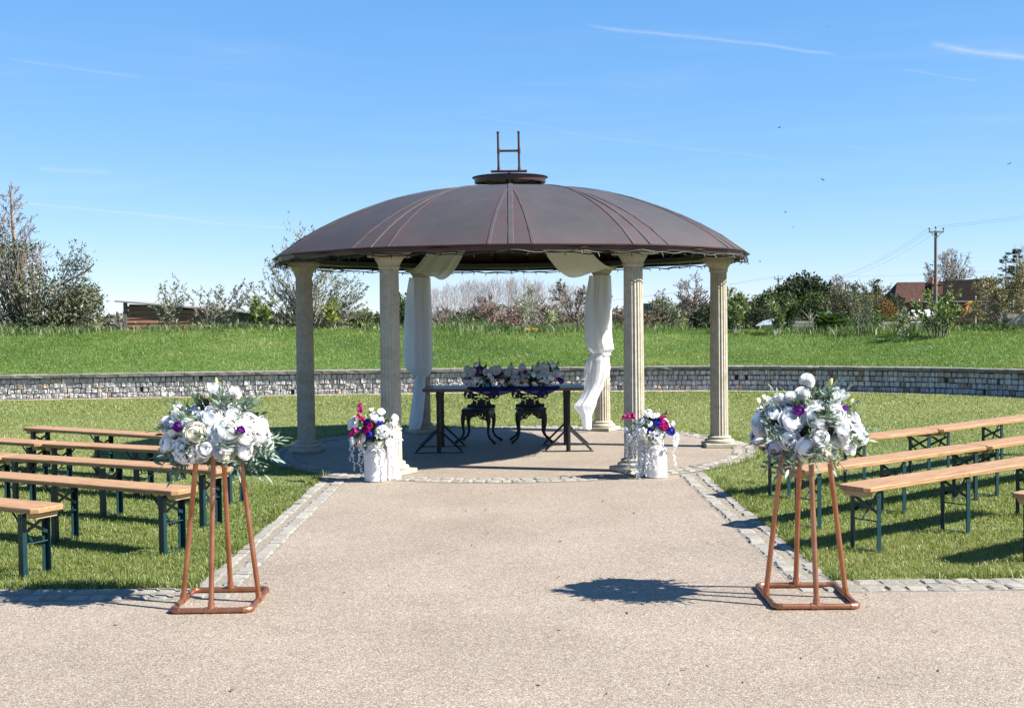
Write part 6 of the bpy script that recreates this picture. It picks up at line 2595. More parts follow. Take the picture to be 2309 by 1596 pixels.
def shoot_shrub(px, base_py, Y, spots, label, seed, stem_r=.016, leaf_n=26, cols=SHRUBLEAF, leafL=.10, group=None, name='shrub', cat='shrub', bark=M_PALEBARK, lower=None, asp=.34):
    """multi-stemmed shrub: spots = list of (px, py) of the shoot tips; lower = extra dense leaves near the ground"""
    p = at(px, base_py, Y)
    gz = bank_z_at(p.x, p.y)
    base = Vector((p.x, p.y, gz))
    rng_ = random.Random(seed)
    segs, LP, LD = [], [], []
    for (tx, ty) in spots:
        e = at(tx, ty, Y) - base
        e.y += rng_.uniform(-.8, .8)
        s = Vector((e.x * .22 + rng_.uniform(-.12, .12), e.y * .2, 0))
        n = 7
        pts = []
        for k in range(n + 1):
            t = k / n
            q = s.lerp(e, t)
            bow = math.sin(math.pi * t) * .10 * e.z
            q = q + Vector((rng_.gauss(0, .02) * e.z - bow * math.copysign(.6, e.x), rng_.gauss(0, .02) * e.z, bow * .6))
            pts.append(q)
        for k in range(n):
            r0 = stem_r * (1 - .75 * k / n)
            segs.append((tuple(pts[k]), tuple(pts[k + 1]), r0, stem_r * (1 - .75 * (k + 1) / n)))
        # side shoots with whorls of leaves
        ends = [(pts[-1], (pts[-1] - pts[-2]).normalized())]
        for k in range(2, n + 1):
            for _ in range(rng_.randint(2, 3)):
                d = (pts[k] - pts[k - 1]).normalized() + Vector((rng_.gauss(0, .7), rng_.gauss(0, .7), rng_.uniform(0, .7)))
                d.normalize()
                l = rng_.uniform(.10, .34) * max(.6, min(1.4, e.z / 1.6))
                q = pts[k] + d * l
                segs.append((tuple(pts[k]), tuple(q), stem_r * .35, stem_r * .18))
                ends.append((q, d))
                if rng_.random() < .5:
                    d2 = (d + Vector((rng_.gauss(0, .6), rng_.gauss(0, .6), .4))).normalized()
                    q2 = q + d2 * l * .7
                    segs.append((tuple(q), tuple(q2), stem_r * .2, stem_r * .12))
                    ends.append((q2, d2))
        for q, d in ends:
            for _ in range(max(2, leaf_n // 4)):
                LP.append(tuple(q - d * rng_.uniform(0, .10)))
                LD.append(tuple(d))
    rg_ = np.random.default_rng(seed)
    LP, LD = np.array(LP), np.array(LD)
    lf = leaves_np(rg_, LP, LD, np.full(len(LP), leafL), np.full(len(LP), leafL * asp), cols, .75)
    if lower:
        w, h, n, lc = lower
        P = np.stack([rg_.normal(0, w * .33, n), rg_.normal(0, .35, n), np.abs(rg_.normal(0, h * .5, n))], 1)
        l2 = leaves_np(rg_, P, np.tile([0, 0, .5], (n, 1)), np.full(n, leafL * 1.0), np.full(n, leafL * .45), lc)
        V, F, C = join_np([(lf[0], [lf[1]], lf[2]), (l2[0], [l2[1]], l2[2])])
        lf = (V, F[0], C)
    V, F = tubes_np(segs, 4, .004)
    t = thing(name, label, cat, base, 0, group)
    mobj('stems', mesh_np('stems', V, F), bark, t)
    V, F, C = lf
    mobj('foliage', mesh_np('foliage', V, F, C), M_LEAF, t)
    return t


rs_ = random.Random(3)
tips = [(x, y) for x, y in ((584, 660), (600, 628), (612, 606), (628, 585), (640, 600), (655, 572), (668, 560), (677, 530), (690, 545), (700, 552), (715, 600), (730, 612), (742, 590), (750, 620), (765, 610), (778, 640), (790, 632), (805, 648),
                            (818, 645), (822, 660), (812, 690), (560, 690), (570, 670), (796, 668), (690, 590), (720, 640), (640, 640), (610, 655), (750, 660), (590, 700), (650, 660), (770, 690))]
tips = tips + [(x + rs_.uniform(-14, 14), y + rs_.uniform(6, 34)) for x, y in tips] + [(x + rs_.uniform(-20, 20), min(715, y + rs_.uniform(20, 60))) for x, y in tips[::2]]
shoot_shrub(690, 726, 33.0, tips, 'tall open shrub with pale stems and silvery leaves behind the shaded side column', 55, .016, 22, leafL=.08, lower=(2.2, .5, 900, [(0.05, 0.09, 0.02), (0.11, 0.16, 0.04), (0.2, 0.25, 0.08)]))
shoot_shrub(375, 727, 33.0, [(352, 664), (360, 690), (372, 658), (384, 650), (398, 654), (405, 676), (345, 700), (418, 684), (390, 690)], 'small open shrub with pale stems before the timber shed, towards its open corner', 56, .012, 20,
            lower=(1.3, .3, 420, OLIVE))
shoot_shrub(470, 727, 33.2, [(440, 668), (455, 662), (466, 690), (476, 668), (492, 662), (505, 672), (520, 664), (535, 650), (545, 668), (556, 655), (552, 690), (515, 700), (530, 690)], 'bushy shrub with small grey-green leaves before the low end of the timber shed', 57, .013, 22,
            lower=(1.7, .35, 900, OLIVE))
shoot_shrub(590, 728, 32.5, [(575, 690), (590, 680), (600, 700), (612, 690), (560, 705)], 'young laurel with bright yellow-green leaves at the foot of the tall open shrub', 58, .012, 26, [(0.12, 0.19, 0.03), (0.22, 0.30, 0.05)], .13, lower=(.8, .3, 260, MIDG))
shoot_shrub(748, 728, 32.0, [(742, 690), (750, 680), (758, 700), (735, 705)], 'yellow-leaved laurel beside the shaded front column', 59, .010, 22, [(0.16, 0.22, 0.03), (0.30, 0.34, 0.06)], .13)
shoot_shrub(1187, 727, 32.0, [(1180, 668), (1192, 660), (1200, 652), (1172, 690), (1205, 690), (1210, 676), (1165, 684)], 'young sapling with fresh pale green leaves seen above the table flowers', 60, .012, 18, [(0.13, 0.18, 0.06), (0.22, 0.27, 0.12)], .07, name='sapling', cat='sapling')
shoot_shrub(1240, 729, 32.0, [(1236, 709), (1244, 714), (1248, 720)], 'small clump of glossy leaves on the bank crest beside the sapling', 61, .008, 22, [(0.12, 0.16, 0.05), (0.40, 0.42, 0.22)], .10, name='plant', cat='plant')
shoot_shrub(1660, 735, 31.0, [(1657, 665), (1668, 680), (1682, 673), (1676, 692), (1690, 700), (1652, 690), (1662, 700), (1640, 712)], 'leafy laurel saplings right beside the sunlit side column', 62, .011, 26, [(0.07, 0.11, 0.025), (0.16, 0.21, 0.06), (0.26, 0.30, 0.12)], .12, name='sapling', cat='sapling', asp=.42)
shoot_shrub(1757, 736, 30.5, [(1740, 690), (1752, 688), (1762, 694), (1768, 708), (1748, 712)], 'crooked small sapling in front of the mid telegraph pole', 63, .012, 24, [(0.08, 0.12, 0.03), (0.2, 0.25, 0.08)], .10, name='sapling', cat='sapling', asp=.42)
shoot_shrub(1830, 738, 30.5, [(1826, 718), (1833, 712)], 'bare forked twig planted beside the large-leaved plant', 64, .012, 4, GREYG, .06, name='sapling', cat='sapling')
shoot_shrub(1940, 738, 29.5, [(1920, 672), (1938, 660), (1955, 670), (1968, 684), (1925, 690), (1950, 692), (1978, 676)], 'thin young tree with wispy green branches in front of the russet hedge', 65, .016, 16, [(0.12, 0.16, 0.06), (0.24, 0.28, 0.14)], .06, name='sapling', cat='sapling', bark=M_BARK)
shoot_shrub(2118, 742, 28.5, [(2072, 672), (2085, 690), (2098, 668), (2108, 680), (2120, 660), (2132, 676), (2142, 690), (2152, 678), (2090, 705), (2130, 702), (2148, 706), (2068, 700), (2112, 700), (2160, 700)],
            'bright green young fruit tree in front of the red-roofed house', 66, .016, 30, [(0.11, 0.17, 0.035), (0.20, 0.28, 0.07), (0.30, 0.36, 0.13)], .075, name='sapling', cat='sapling', bark=M_BARK, asp=.5)
shoot_shrub(2022, 742, 28.5, [(2015, 722), (2028, 718), (2035, 726)], 'clump of variegated pale-edged leaves below the house hip', 67, .008, 26, [(0.10, 0.14, 0.05), (0.5, 0.52, 0.34)], .11, name='plant', cat='plant')


# left: big dark evergreen with a dead conifer in it
def left_thicket():
    Y = 33.0
    # dead conifer
    p = at(52, 742, Y)
    gz = bank_z_at(p.x, p.y)
    h = at(42, 430, Y).z - gz
    lv = [dict(seg=10, wander=.018, up=.03, n=44, angle=66, ratio=.34, rratio=.22, start=.33, tip=.22, golden=1, shape=lambda t: 1.15 - .95 * t),
          dict(seg=6, wander=.09, up=.12, n=8, angle=38, ratio=.42, rratio=.5, start=.25, tip=.25),
          dict(seg=4, wander=.12, up=.08, n=2, angle=32, ratio=.45, rratio=.6, start=.2, tip=.4), dict(seg=2, wander=.12, up=.06, n=0, angle=0, ratio=0, rratio=0, start=0)]
    o, _ = grow(201, (0, 0, 0), (-.06, 0, 1), h, .115, lv, 6000)
    put_tree('dead_conifer', 'dead bare conifer with broken top rising out of the dark thicket', 'tree', (p.x, p.y, gz), o[0], o[1] + o[2] + o[3], M_DEADBARK, M_TWIGRED, minr=.0065, nt_=9)
    # thicket of glossy dark leaves with branches
    p = at(80, 745, Y - .6)
    gz = bank_z_at(p.x, p.y)
    rg_ = np.random.default_rng(77)

    def loc(px, py, dy=0):
        q = at(px, py, Y - .6 + dy)
        return (q.x - p.x, q.y - p.y, q.z - gz)
    k = Y / FPX
    lobes = []
    for (px, py, rx, rz, dy) in ((20, 690, 70, 60, 0), (-40, 640, 80, 110, .3), (90, 665, 62, 62, -.4), (140, 680, 58, 48, 0), (60, 620, 56, 36, .4), (190, 690, 34, 40, -.2), (178, 668, 36, 28, .3), (30, 580, 46, 40, .2), (-20, 540, 50, 60, .4), (200, 660, 20, 18, .1), (215, 672, 14, 22, .2),
                                 (120, 715, 80, 26, -.6), (205, 705, 22, 26, -.1), (60, 555, 18, 18, 0)):
        x, y, z = loc(px, py, dy)
        lobes.append((x, y, max(z, .1), rx * k, .9, rz * k))
    P, D = cloud_pts(rg_, lobes, 5200, .2)
    P = P[P[:, 2] > .02]
    D = D[:len(P)]
    l1 = leaves_np(rg_, P, D + np.array([0, 0, .2]), np.full(len(P), .125), np.full(len(P), .050), [(0.03, 0.05, 0.018), (0.065, 0.092, 0.034), (0.13, 0.155, 0.075), (0.27, 0.28, 0.17)])
    segs = []
    rq = random.Random(5)
    for l in lobes:
        for _ in range(18):
            q0 = Vector((l[0] * .35 + rq.uniform(-.2, .2), l[1] * .3, 0))
            q2 = Vector((l[0] + rq.uniform(-.9, .9) * l[3], l[1] + rq.uniform(-.9, .9) * l[4], l[2] + rq.uniform(.1, 1.0) * l[5]))
            q1 = q0.lerp(q2, .5) + Vector((rq.uniform(-.2, .2), rq.uniform(-.2, .2), .15))
            segs += [(tuple(q0), tuple(q1), .018, .013), (tuple(q1), tuple(q2), .013, .005)]
    # the long leaning limb with a tuft at its end
    limb = [loc(*q) for q in ((60, 700), (100, 665), (135, 640), (165, 628), (200, 608), (212, 595))]
    for a, b, r in zip(limb, limb[1:], (.05, .045, .04, .032, .022)):
        segs.append((a, b, r, r * .85))
    LP, LD = [], []
    for (px, py) in ((150, 590), (162, 560), (170, 545), (178, 565), (188, 556), (182, 580), (192, 575), (168, 585), (205, 590), (145, 606), (158, 608), (135, 610), (128, 566), (140, 575), (175, 600), (190, 592), (196, 604)):
        q = Vector(loc(px, py))
        m = Vector(limb[rq.choice((2, 3, 4))])
        segs.append((tuple(m), tuple(q), .012, .005))
        for _ in range(26):
            t = rq.uniform(.5, 1.05)
            LP.append(tuple(m.lerp(q, t) + Vector((rq.gauss(0, .07), rq.gauss(0, .07), rq.gauss(0, .06)))))
            LD.append((q - m).normalized()[:])
    # feathery pale shoots on the sunny side
    for _ in range(120):
        px, py = rq.uniform(120, 232), rq.uniform(618, 722)
        if (px - 120) / 112 + (680 - py) / 160 > 1.05:
            continue
        q = Vector(loc(px, py, rq.uniform(-.7, .4)))
        m = Vector((q.x * .75, q.y * .8, max(0, q.z - .35)))
        segs.append((tuple(m), tuple(q), .008, .003))
        for _ in range(14):
            LP.append(tuple(m.lerp(q, rq.uniform(.5, 1.08)) + Vector((rq.gauss(0, .06), rq.gauss(0, .06), rq.gauss(0, .05)))))
            LD.append((q - m).normalized()[:])
    LP, LD = np.array(LP), np.array(LD)
    l2 = leaves_np(rg_, LP, LD, np.full(len(LP), .10), np.full(len(LP), .036), [(0.06, 0.085, 0.04), (0.14, 0.165, 0.09), (0.27, 0.28, 0.19)])
    V, F, C = join_np([(l1[0], [l1[1]], l1[2]), (l2[0], [l2[1]], l2[2])])
    t = thing('thicket', 'dense dark evergreen thicket with pale shoots around the dead conifer', 'shrub', (p.x, p.y, gz))
    V2, F2 = tubes_np(segs, 5)
    mobj('branches', mesh_np('branches', V2, F2), M_DEADBARK, t)
    mobj('foliage', mesh_np('foliage', V, F[0], C), M_LEAF, t)


left_thicket()


# big-leaved plant on the bank
def big_plant():
    p = at(1873, 742, 31.2)
    gz = bank_z_at(p.x, p.y)
    t = thing('large_leaved_plant', 'mound of large glossy dark green leaves on the bank crest', 'plant', (p.x, p.y, gz))
    rq = random.Random(12)
    me = []
    for k in range(6):
        V, F = leaf_blade(.30, .125, .30, -.45 - .1 * (k % 3), 6)
        c = np.tile(np.array(((0.045, 0.09, 0.026), (0.075, 0.135, 0.042), (0.12, 0.19, 0.075))[k % 3]), (len(V), 1))
        m = mesh_np('leaf', V, F, c, smooth=True)
        m.materials.append(M_LEAF)
        me.append(m)
    for k in range(190):
        a = rq.uniform(0, TAU)
        e = rq.uniform(-.1, 1.4)
        rr = rq.uniform(.75, 1.0)
        d = Vector((math.cos(a) * math.cos(e), math.sin(a) * math.cos(e), math.sin(e)))
        q = Vector((d.x * .42 * rr, d.y * .36 * rr, .05 + max(0, d.z) * .32 * rr))
        dd = d + Vector((rq.gauss(0, .3), rq.gauss(0, .3), .25))
        o = mobj('leaf', rq.choice(me), None, t, q)
        o.rotation_mode = 'QUATERNION'
        o.rotation_quaternion = dd.to_track_quat('Y', 'Z')
        s = rq.uniform(.6, 1.15)
        o.scale = (s, s, s)


big_plant()

# yellow flowers in the bank grass
g = G()
pd = at(1196, 742, 30.5)
dz = bank_z_at(pd.x, pd.y)
df = thing('yellow_flowers', 'small clump of yellow flowers in the bank grass below the sapling', 'flowers', (pd.x, pd.y, dz))
for k in range(5):
    head(df, 'yellow_bloom', LILY, petalmat('yellow_petals', (0.75, 0.52, 0.03), .2) if k == 0 else bpy.data.materials['yellow_petals'], (rs_.uniform(-.18, .18), rs_.uniform(-.05, .05), rs_.uniform(.10, .16)), Vector((rs_.uniform(-.4, .4), -.6, .8)), .09, rs_)

# ------------------------------------------------------------------ timber shed
M_SHEDWOOD = noisy('red_brown_weatherboard', [(0.3, (0.21, 0.092, 0.055)), (0.55, (0.34, 0.16, 0.095)), (0.8, (0.45, 0.26, 0.17))], 3, .75, .3, .01, stretch=(1, 8, 8), rnd=True, vary=.2)
M_SHEDPOST = noisy('weathered_post', [(0.3, (0.13, 0.12, 0.09)), (0.7, (0.22, 0.21, 0.17))], 6, .85)
M_SHEDROOF = noisy('shed_roof_edge', [(0.3, (0.20, 0.18, 0.165)), (0.7, (0.36, 0.34, 0.31))], 3, .8)
M_DARKIN = plain('dark_interior', (0.02, 0.018, 0.016), .9)
SY = 37.0
pA, pB = at(287, 722, SY), at(530, 722, SY)
zt0, zt1 = at(287, 683, SY).z, at(548, 703, SY).z
shed = thing('timber_shed', 'red-brown boarded timber shed with pale sloping roof behind the bank', 'shed', (pA.x, SY, 0))
W = pB.x - pA.x
nb = 14
zb = .35
for k in range(nb):
    z = zb + k * .135
    # boards below the slope of the roof, top three set back in shadow
    x1 = W if z < zt1 - .06 else W * max(0, (zt0 - z - .10) / (zt0 - zt1))
    if x1 < .3:
        continue
    g = G()
    back = 0
    g.add([(0, -.030 + back, z), (x1, -.030 + back, z), (x1, -.010 + back, z + .125), (0, -.010 + back, z + .125), (0, .0 + back, z), (x1, .0 + back, z), (x1, .0 + back, z + .125), (0, .0 + back, z + .125)],
          [(0, 1, 2, 3), (7, 6, 5, 4), (0, 4, 5, 1), (1, 5, 6, 2), (2, 6, 7, 3), (3, 7, 4, 0)])
    g.obj('weatherboard', M_SHEDWOOD, shed)
for x in (-.05, W + .05):
    g = G()
    zt = zt0 if x < 0 else zt1
    g.box((x, .0, zt / 2 - .05), (.10, .10, zt - .1 + .3))
    g.obj('corner_post', M_SHEDPOST, shed)
g = G()
g.add([(0, .2, .0), (W, .2, .0), (W, .2, zt1 - .04), (0, .2, zt0 - .04), (0, 2.8, 0), (W, 2.8, 0), (W, 2.8, zt1 - .04), (0, 2.8, zt0 - .04)],
      [(0, 1, 2, 3), (4, 0, 3, 7), (1, 5, 6, 2), (5, 4, 7, 6)])
g.obj('wall', M_DARKIN, shed)
g = G()
sl = (zt1 - zt0) / W
g.add([(-.34, -.14, zt0 - sl * .34), (W + .3, -.14, zt1 + sl * .3), (W + .3, 3.0, zt1 + sl * .3), (-.34, 3.0, zt0 - sl * .34),
       (-.34, -.14, zt0 - sl * .34 + .045), (W + .3, -.14, zt1 + sl * .3 + .045), (W + .3, 3.0, zt1 + sl * .3 + .045), (-.34, 3.0, zt0 - sl * .34 + .045)],
      [(0, 3, 2, 1), (4, 5, 6, 7), (0, 1, 5, 4), (1, 2, 6, 5), (2, 3, 7, 6), (3, 0, 4, 7)])
g.obj('roof', M_SHEDROOF, shed)

# ------------------------------------------------------------------ houses
def brick_mat(name, a, b_, mortar, sc=1.0):
    m, nt, b = newmat(name)
    tc = nt.nodes.new('ShaderNodeTexCoord')
    br = nt.nodes.new('ShaderNodeTexBrick')
    mp = nt.nodes.new('ShaderNodeMapping')
    mp.inputs['Rotation'].default_value = (R(90), 0, 0)
    nt.links.new(tc.outputs['Object'], mp.inputs['Vector'])
    nt.links.new(mp.outputs[0], br.inputs['Vector'])
    br.inputs['Color1'].default_value = (*sw(a), 1)
    br.inputs['Color2'].default_value = (*sw(b_), 1)
    br.inputs['Mortar'].default_value = (*sw(mortar), 1)
    br.inputs['Scale'].default_value = 1.0
    br.inputs['Brick Width'].default_value = .44 * sc
    br.inputs['Row Height'].default_value = .15 * sc
    br.inputs['Mortar Size'].default_value = .016 * sc
    f = noisenode(nt, .8, 5, .6)
    c = mixcol(nt, 1.0, br.outputs['Color'], ramp(nt, f, [(0.3, (.8, .8, .8)), (0.7, (1.15, 1.12, 1.1))]), 'MULTIPLY')
    nt.links.new(c, b.inputs['Base Color'])
    b.inputs['Roughness'].default_value = .9
    return m


M_BRICK = brick_mat('red_brick', (0.21, 0.068, 0.038), (0.16, 0.052, 0.032), (0.19, 0.14, 0.11))
M_BRICK2 = brick_mat('orange_brick', (0.40, 0.17, 0.10), (0.33, 0.14, 0.085), (0.36, 0.28, 0.22))
M_TILE = noisy('clay_roof_tiles', [(0.3, (0.050, 0.026, 0.022)), (0.55, (0.082, 0.043, 0.035)), (0.8, (0.13, 0.078, 0.06))], 2.2, .95, .3, .04, detail=9, spec=.1)
M_TILEDARK = noisy('dark_roof_tiles', [(0.3, (0.012, 0.009, 0.009)), (0.6, (0.020, 0.015, 0.015)), (0.85, (0.034, 0.026, 0.025))], 2.2, .95, .3, .04, detail=9, spec=.04)
M_SLATE = noisy('grey_slates', [(0.3, (0.06, 0.06, 0.068)), (0.7, (0.11, 0.11, 0.12))], 2, .75)
M_WHITEPAINT = plain('white_paint', (0.78, 0.78, 0.76), .5)
M_GLASS = plain('window_glass', (0.03, 0.04, 0.05), .08, 0.0)
M_POT = plain('terracotta_pot', (0.42, 0.16, 0.09), .8)
M_LEAD = plain('lead_flashing', (0.30, 0.31, 0.33), .5)


def window(par, x0, x1, z0, z1, y, panes=2):
    fr = .16
    g = G()
    for (a, b, c, d) in ((x0, x1, z0, z0 + fr), (x0, x1, z1 - fr, z1), (x0, x0 + fr, z0 + fr, z1 - fr), (x1 - fr, x1, z0 + fr, z1 - fr)):
        g.box(((a + b) / 2, y - .05, (c + d) / 2), (b - a, .10, d - c))
    for k in range(1, panes):
        x = x0 + (x1 - x0) * k / panes
        g.box((x, y - .052, (z0 + z1) / 2), (.13, .09, z1 - z0 - 2 * fr))
    w = g.obj('window', M_WHITEPAINT, par)
    for k in range(panes):
        a, b = x0 + (x1 - x0) * k / panes + .04, x0 + (x1 - x0) * (k + 1) / panes - .04
        g = G()
        g.add([(a, y - .018, z0 + .05), (b, y - .018, z0 + .05), (b, y - .018, z1 - .05), (a, y - .018, z1 - .05)], [(0, 1, 2, 3)])
        g.obj('pane', M_GLASS, w)
    g = G()
    g.box(((x0 + x1) / 2, y - .10, z0 - .06), (x1 - x0 + .2, .2, .10))
    g.obj('sill', M_WHITEPAINT, w)
    return w


# long red-roofed house
HY = 205.0
H0 = at(2012, 720, HY)
house = thing('brick_house', 'long brick house with dark red tiled hip roof and twin chimney pots', 'house', (H0.x, HY, -2.1))


def hx(px):
    return at(px, 690, HY).x - H0.x


def hz(px, py):
    return at(px, py, HY).z + 2.1


def solid(pts_a, y0, y1):
    """prism from outline pts (x, z) between y0 and y1"""
    n = len(pts_a)
    g = G()
    g.add([(x, y0, z) for x, z in pts_a] + [(x, y1, z) for x, z in pts_a],
          [tuple(range(n)), tuple(range(2 * n - 1, n - 1, -1))] + [(i, n + i, n + (i + 1) % n, (i + 1) % n) for i in range(n)])
    return g


ze = hz(2060, 682)
xw0, xw1, xe = hx(2024), hx(2080), hx(2262)
zr = hz(2055, 635)
solid([(hx(2020), 0), (xw1, 0), (xw1, ze), (hx(2020), ze)], 0, 8).obj('wing_wall', M_BRICK, house)
zm = hz(2150, 679)
solid([(xw1 + .01, 0), (xe, 0), (xe, zm), (xw1 + .01, zm)], 2.2, 9).obj('main_wall', M_BRICK, house)
# hipped wing roof
xa, xb = hx(2013), hx(2082)
g = G()
rid0, rid1 = hx(2040), hx(2096)
g.add([(xa, -.5, ze), (xb, -.5, ze - .0), (xb + 1.4, 8.5, ze), (xa, 8.5, ze), (rid0, 4.0, zr), (rid1 + .6, 4.0, zr)],
      [(0, 1, 5, 4), (2, 3, 4, 5), (3, 0, 4), (1, 2, 5)])
g.obj('hip_roof', M_TILE, house)
zr2 = hz(2180, 629)
g = G()
xm0 = hx(2090)
g.add([(xw1 + .3, 1.7, zm), (xe + .5, 1.7, zm), (xe + .5, 9.5, zm), (xw1 + .3, 9.5, zm), (xm0, 5.6, zr2 - .5), (xe + .5, 5.6, zr2 + .3), ],
      [(0, 1, 5, 4), (2, 3, 4, 5), (3, 0, 4), (1, 2, 5)])
g.obj('main_roof', M_TILEDARK, house)
# gutter and fascia
g = G()
g.box(((xw1 + xe) / 2, 1.62, zm - .05), (xe - xw1, .14, .16))
g.obj('gutter', M_LEAD, house)
g = G()
g.box((hx(2052), -.58, ze - .06), (xb - xa - .1, .14, .14))
g.obj('gutter', M_TILEDARK, house)
g = G()
g.tube([(hx(2022), -.14, ze - .1), (hx(2022), -.14, .2)], .09, 8)
g.obj('drainpipe', M_WHITEPAINT, house)
# chimney
cx = hx(2127)
zc0, zc1 = hz(2127, 668), hz(2127, 640)
ch = solid([(cx - .95, zc0 - .6), (cx + .95, zc0 - .6), (cx + .95, zc1), (cx - .95, zc1)], 2.9, 4.5).obj('chimney', M_BRICK, house)
g = G()
g.box((cx, 3.7, zc1 + .08), (2.1, 1.8, .18))
g.obj('chimney_cap', M_BRICK, ch)
for q in (-.62, .18):
    g = G()
    g.lathe([(.26, 0), (.23, .5), (.28, .8), (.31, .98), (.31, 1.08), (.22, 1.1)], 12, Mt((cx + q, 3.7, zc1 + .17)))
    g.obj('chimney_pot', M_POT, ch, True)
g = G()
g.box((cx + .2, 2.85, zc0 - .1), (2.3, .1, .3))
g.obj('flashing', M_LEAD, ch)
for (p0, p1, q0, q1, n, wall_y) in ((2026, 2036, 689, 702, 1, -.02), (2098, 2117, 687, 699, 3, 2.18), (2144, 2150, 689, 700, 1, 2.18), (2166, 2176, 686, 700, 1, 2.18), (2200, 2212, 683, 690, 1, 2.18), (2228, 2236, 682, 694, 1, 2.18), (2256, 2261, 682, 694, 1, 2.18)):
    window(house, hx(p0), hx(p1), hz(p0, q1), hz(p0, q0), wall_y, n)
# white-roofed lean-to in front
lz0, lz1 = hz(2090, 712), hz(2090, 703)
g = G()
g.add([(hx(2046), -4.2, lz0), (hx(2108), -4.2, lz0 + .1), (hx(2108), -1.0, lz1 + .5), (hx(2050), -1.0, lz1 + .3), (hx(2046), -4.2, lz0 - .35), (hx(2108), -4.2, lz0 - .25)],
      [(0, 1, 2, 3), (0, 4, 5, 1)])
g.obj('lean_to_roof', M_WHITEPAINT, house)
solid([(hx(2050), 0), (hx(2106), 0), (hx(2106), lz0 - .3), (hx(2050), lz0 - .3)], -4.0, -.02).obj('lean_to_wall', M_BRICK, house)


def gable_house(name, label, px0, px1, peak, eave_py, Y, wallm, roofm, side='right', depth=9, base_z=-2.1, ridge_len=None, windows=()):
    """house seen gable on: gable from px0 to px1, peak (px, py); roof ridge running away to one side"""
    a, b = at(px0, eave_py, Y), at(px1, eave_py, Y)
    pk = at(*peak, Y)
    h = thing(name, label, 'house', (a.x, Y, base_z))
    W = b.x - a.x
    ze, zp, xp = a.z - base_z, pk.z - base_z, pk.x - a.x
    if ridge_len:                            # ridge parallel to the picture, gable on the right end
        x_l = xp - ridge_len
        solid([(0, 0), (W, 0), (W, ze), (xp, zp), (0, ze)], 0, .3).obj('gable_wall', wallm, h)
        solid([(x_l, 0), (0, 0), (0, ze), (x_l, ze)], .3, 7).obj('wall', wallm, h)
        g = G()
        g.add([(-.3, -.45, ze - .25), (xp, -.45, zp + .12), (x_l, 4.0, zp + .12), (x_l, 1.5, ze - .25), (-.3, -.45, ze - .1), (xp, -.45, zp + .28), (x_l, 4.0, zp + .28), (x_l, 1.5, ze - .1)],
              [(4, 5, 6, 7), (0, 3, 2, 1), (0, 1, 5, 4), (3, 0, 4, 7)])
        g.add([(xp, -.45, zp + .12), (W + .4, -.45, ze - .2), (W + .4, 6, ze - .2), (xp, 6, zp + .12)], [(0, 1, 2, 3)])
        g.obj('roof', roofm, h)
    else:
        solid([(0, 0), (W, 0), (W, ze), (xp, zp), (0, ze)], 0, depth).obj('gable_wall', wallm, h)
        for s_, (x0, z0, x1, z1) in enumerate(((-.4, ze - .3, xp, zp), (xp, zp, W + .4, ze - .3))):
            g = G()
            g.add([(x0, -.4, z0 + .05), (x1, -.4, z1 + .05), (x1, depth, z1 + .05), (x0, depth, z0 + .05), (x0, -.4, z0 + .3), (x1, -.4, z1 + .3), (x1, depth, z1 + .3), (x0, depth, z0 + .3)],
                  [(0, 3, 2, 1), (4, 5, 6, 7), (0, 1, 5, 4), (1, 2, 6, 5), (2, 3, 7, 6), (3, 0, 4, 7)])
            g.obj('roof_slope', roofm, h)
    # white bargeboards
    for (x0, z0, x1, z1) in ((-.4, ze - .25, xp, zp + .05), (xp, zp + .05, W + .4, ze - .25)):
        g = G()
        g.add([(x0, -.52, z0 - .12), (x1, -.52, z1 - .12), (x1, -.52, z1 + .22), (x0, -.52, z0 + .22), (x0, -.44, z0 - .12), (x1, -.44, z1 - .12), (x1, -.44, z1 + .22), (x0, -.44, z0 + .22)],
              [(0, 1, 2, 3), (7, 6, 5, 4), (0, 4, 5, 1), (2, 6, 7, 3), (1, 5, 6, 2), (3, 7, 4, 0)])
        g.obj('bargeboard', M_WHITEPAINT, h)
    for (p0, p1, q0, q1) in windows:
        window(h, at(p0, q0, Y).x - a.x, at(p1, q0, Y).x - a.x, at(p0, q1, Y).z - base_z, at(p0, q0, Y).z - base_z, 0, 2)
    return h


gable_house('brick_bungalow', 'orange brick house with white-edged gable and dark slate roof, beside the dark evergreens', 1666, 1714, (1689, 677), 696, 175, M_BRICK2, M_SLATE, ridge_len=4.5)
gable_house('dark_house', 'dark house with slate gable roof behind the big round-headed bare tree', 1532, 1592, (1553, 683), 704, 185, M_TILEDARK, M_SLATE, windows=((1540, 1548, 708, 716),))
gable_house('brick_cottage', 'cottage with dark roof and brick gable half hidden by sallow bush', 1462, 1502, (1478, 688), 712, 180, M_BRICK2, M_SLATE, ridge_len=3.5)
gable_house('roadside_house', 'low red-roofed house far off beside the sunlit draped column', 1362, 1400, (1382, 706), 714, 220, M_BRICK, M_TILE)
gable_house('end_bungalow', 'small building with orange brick wall at the end of the clipped hedge', 2282, 2330, (2310, 676), 688, 150, M_BRICK2, M_TILE)
gable_house('far_cottage', 'tiny red-roofed far building low beside the crooked bare tree', 1322, 1346, (1334, 715), 720, 240, M_WHITEPAINT, M_TILE)

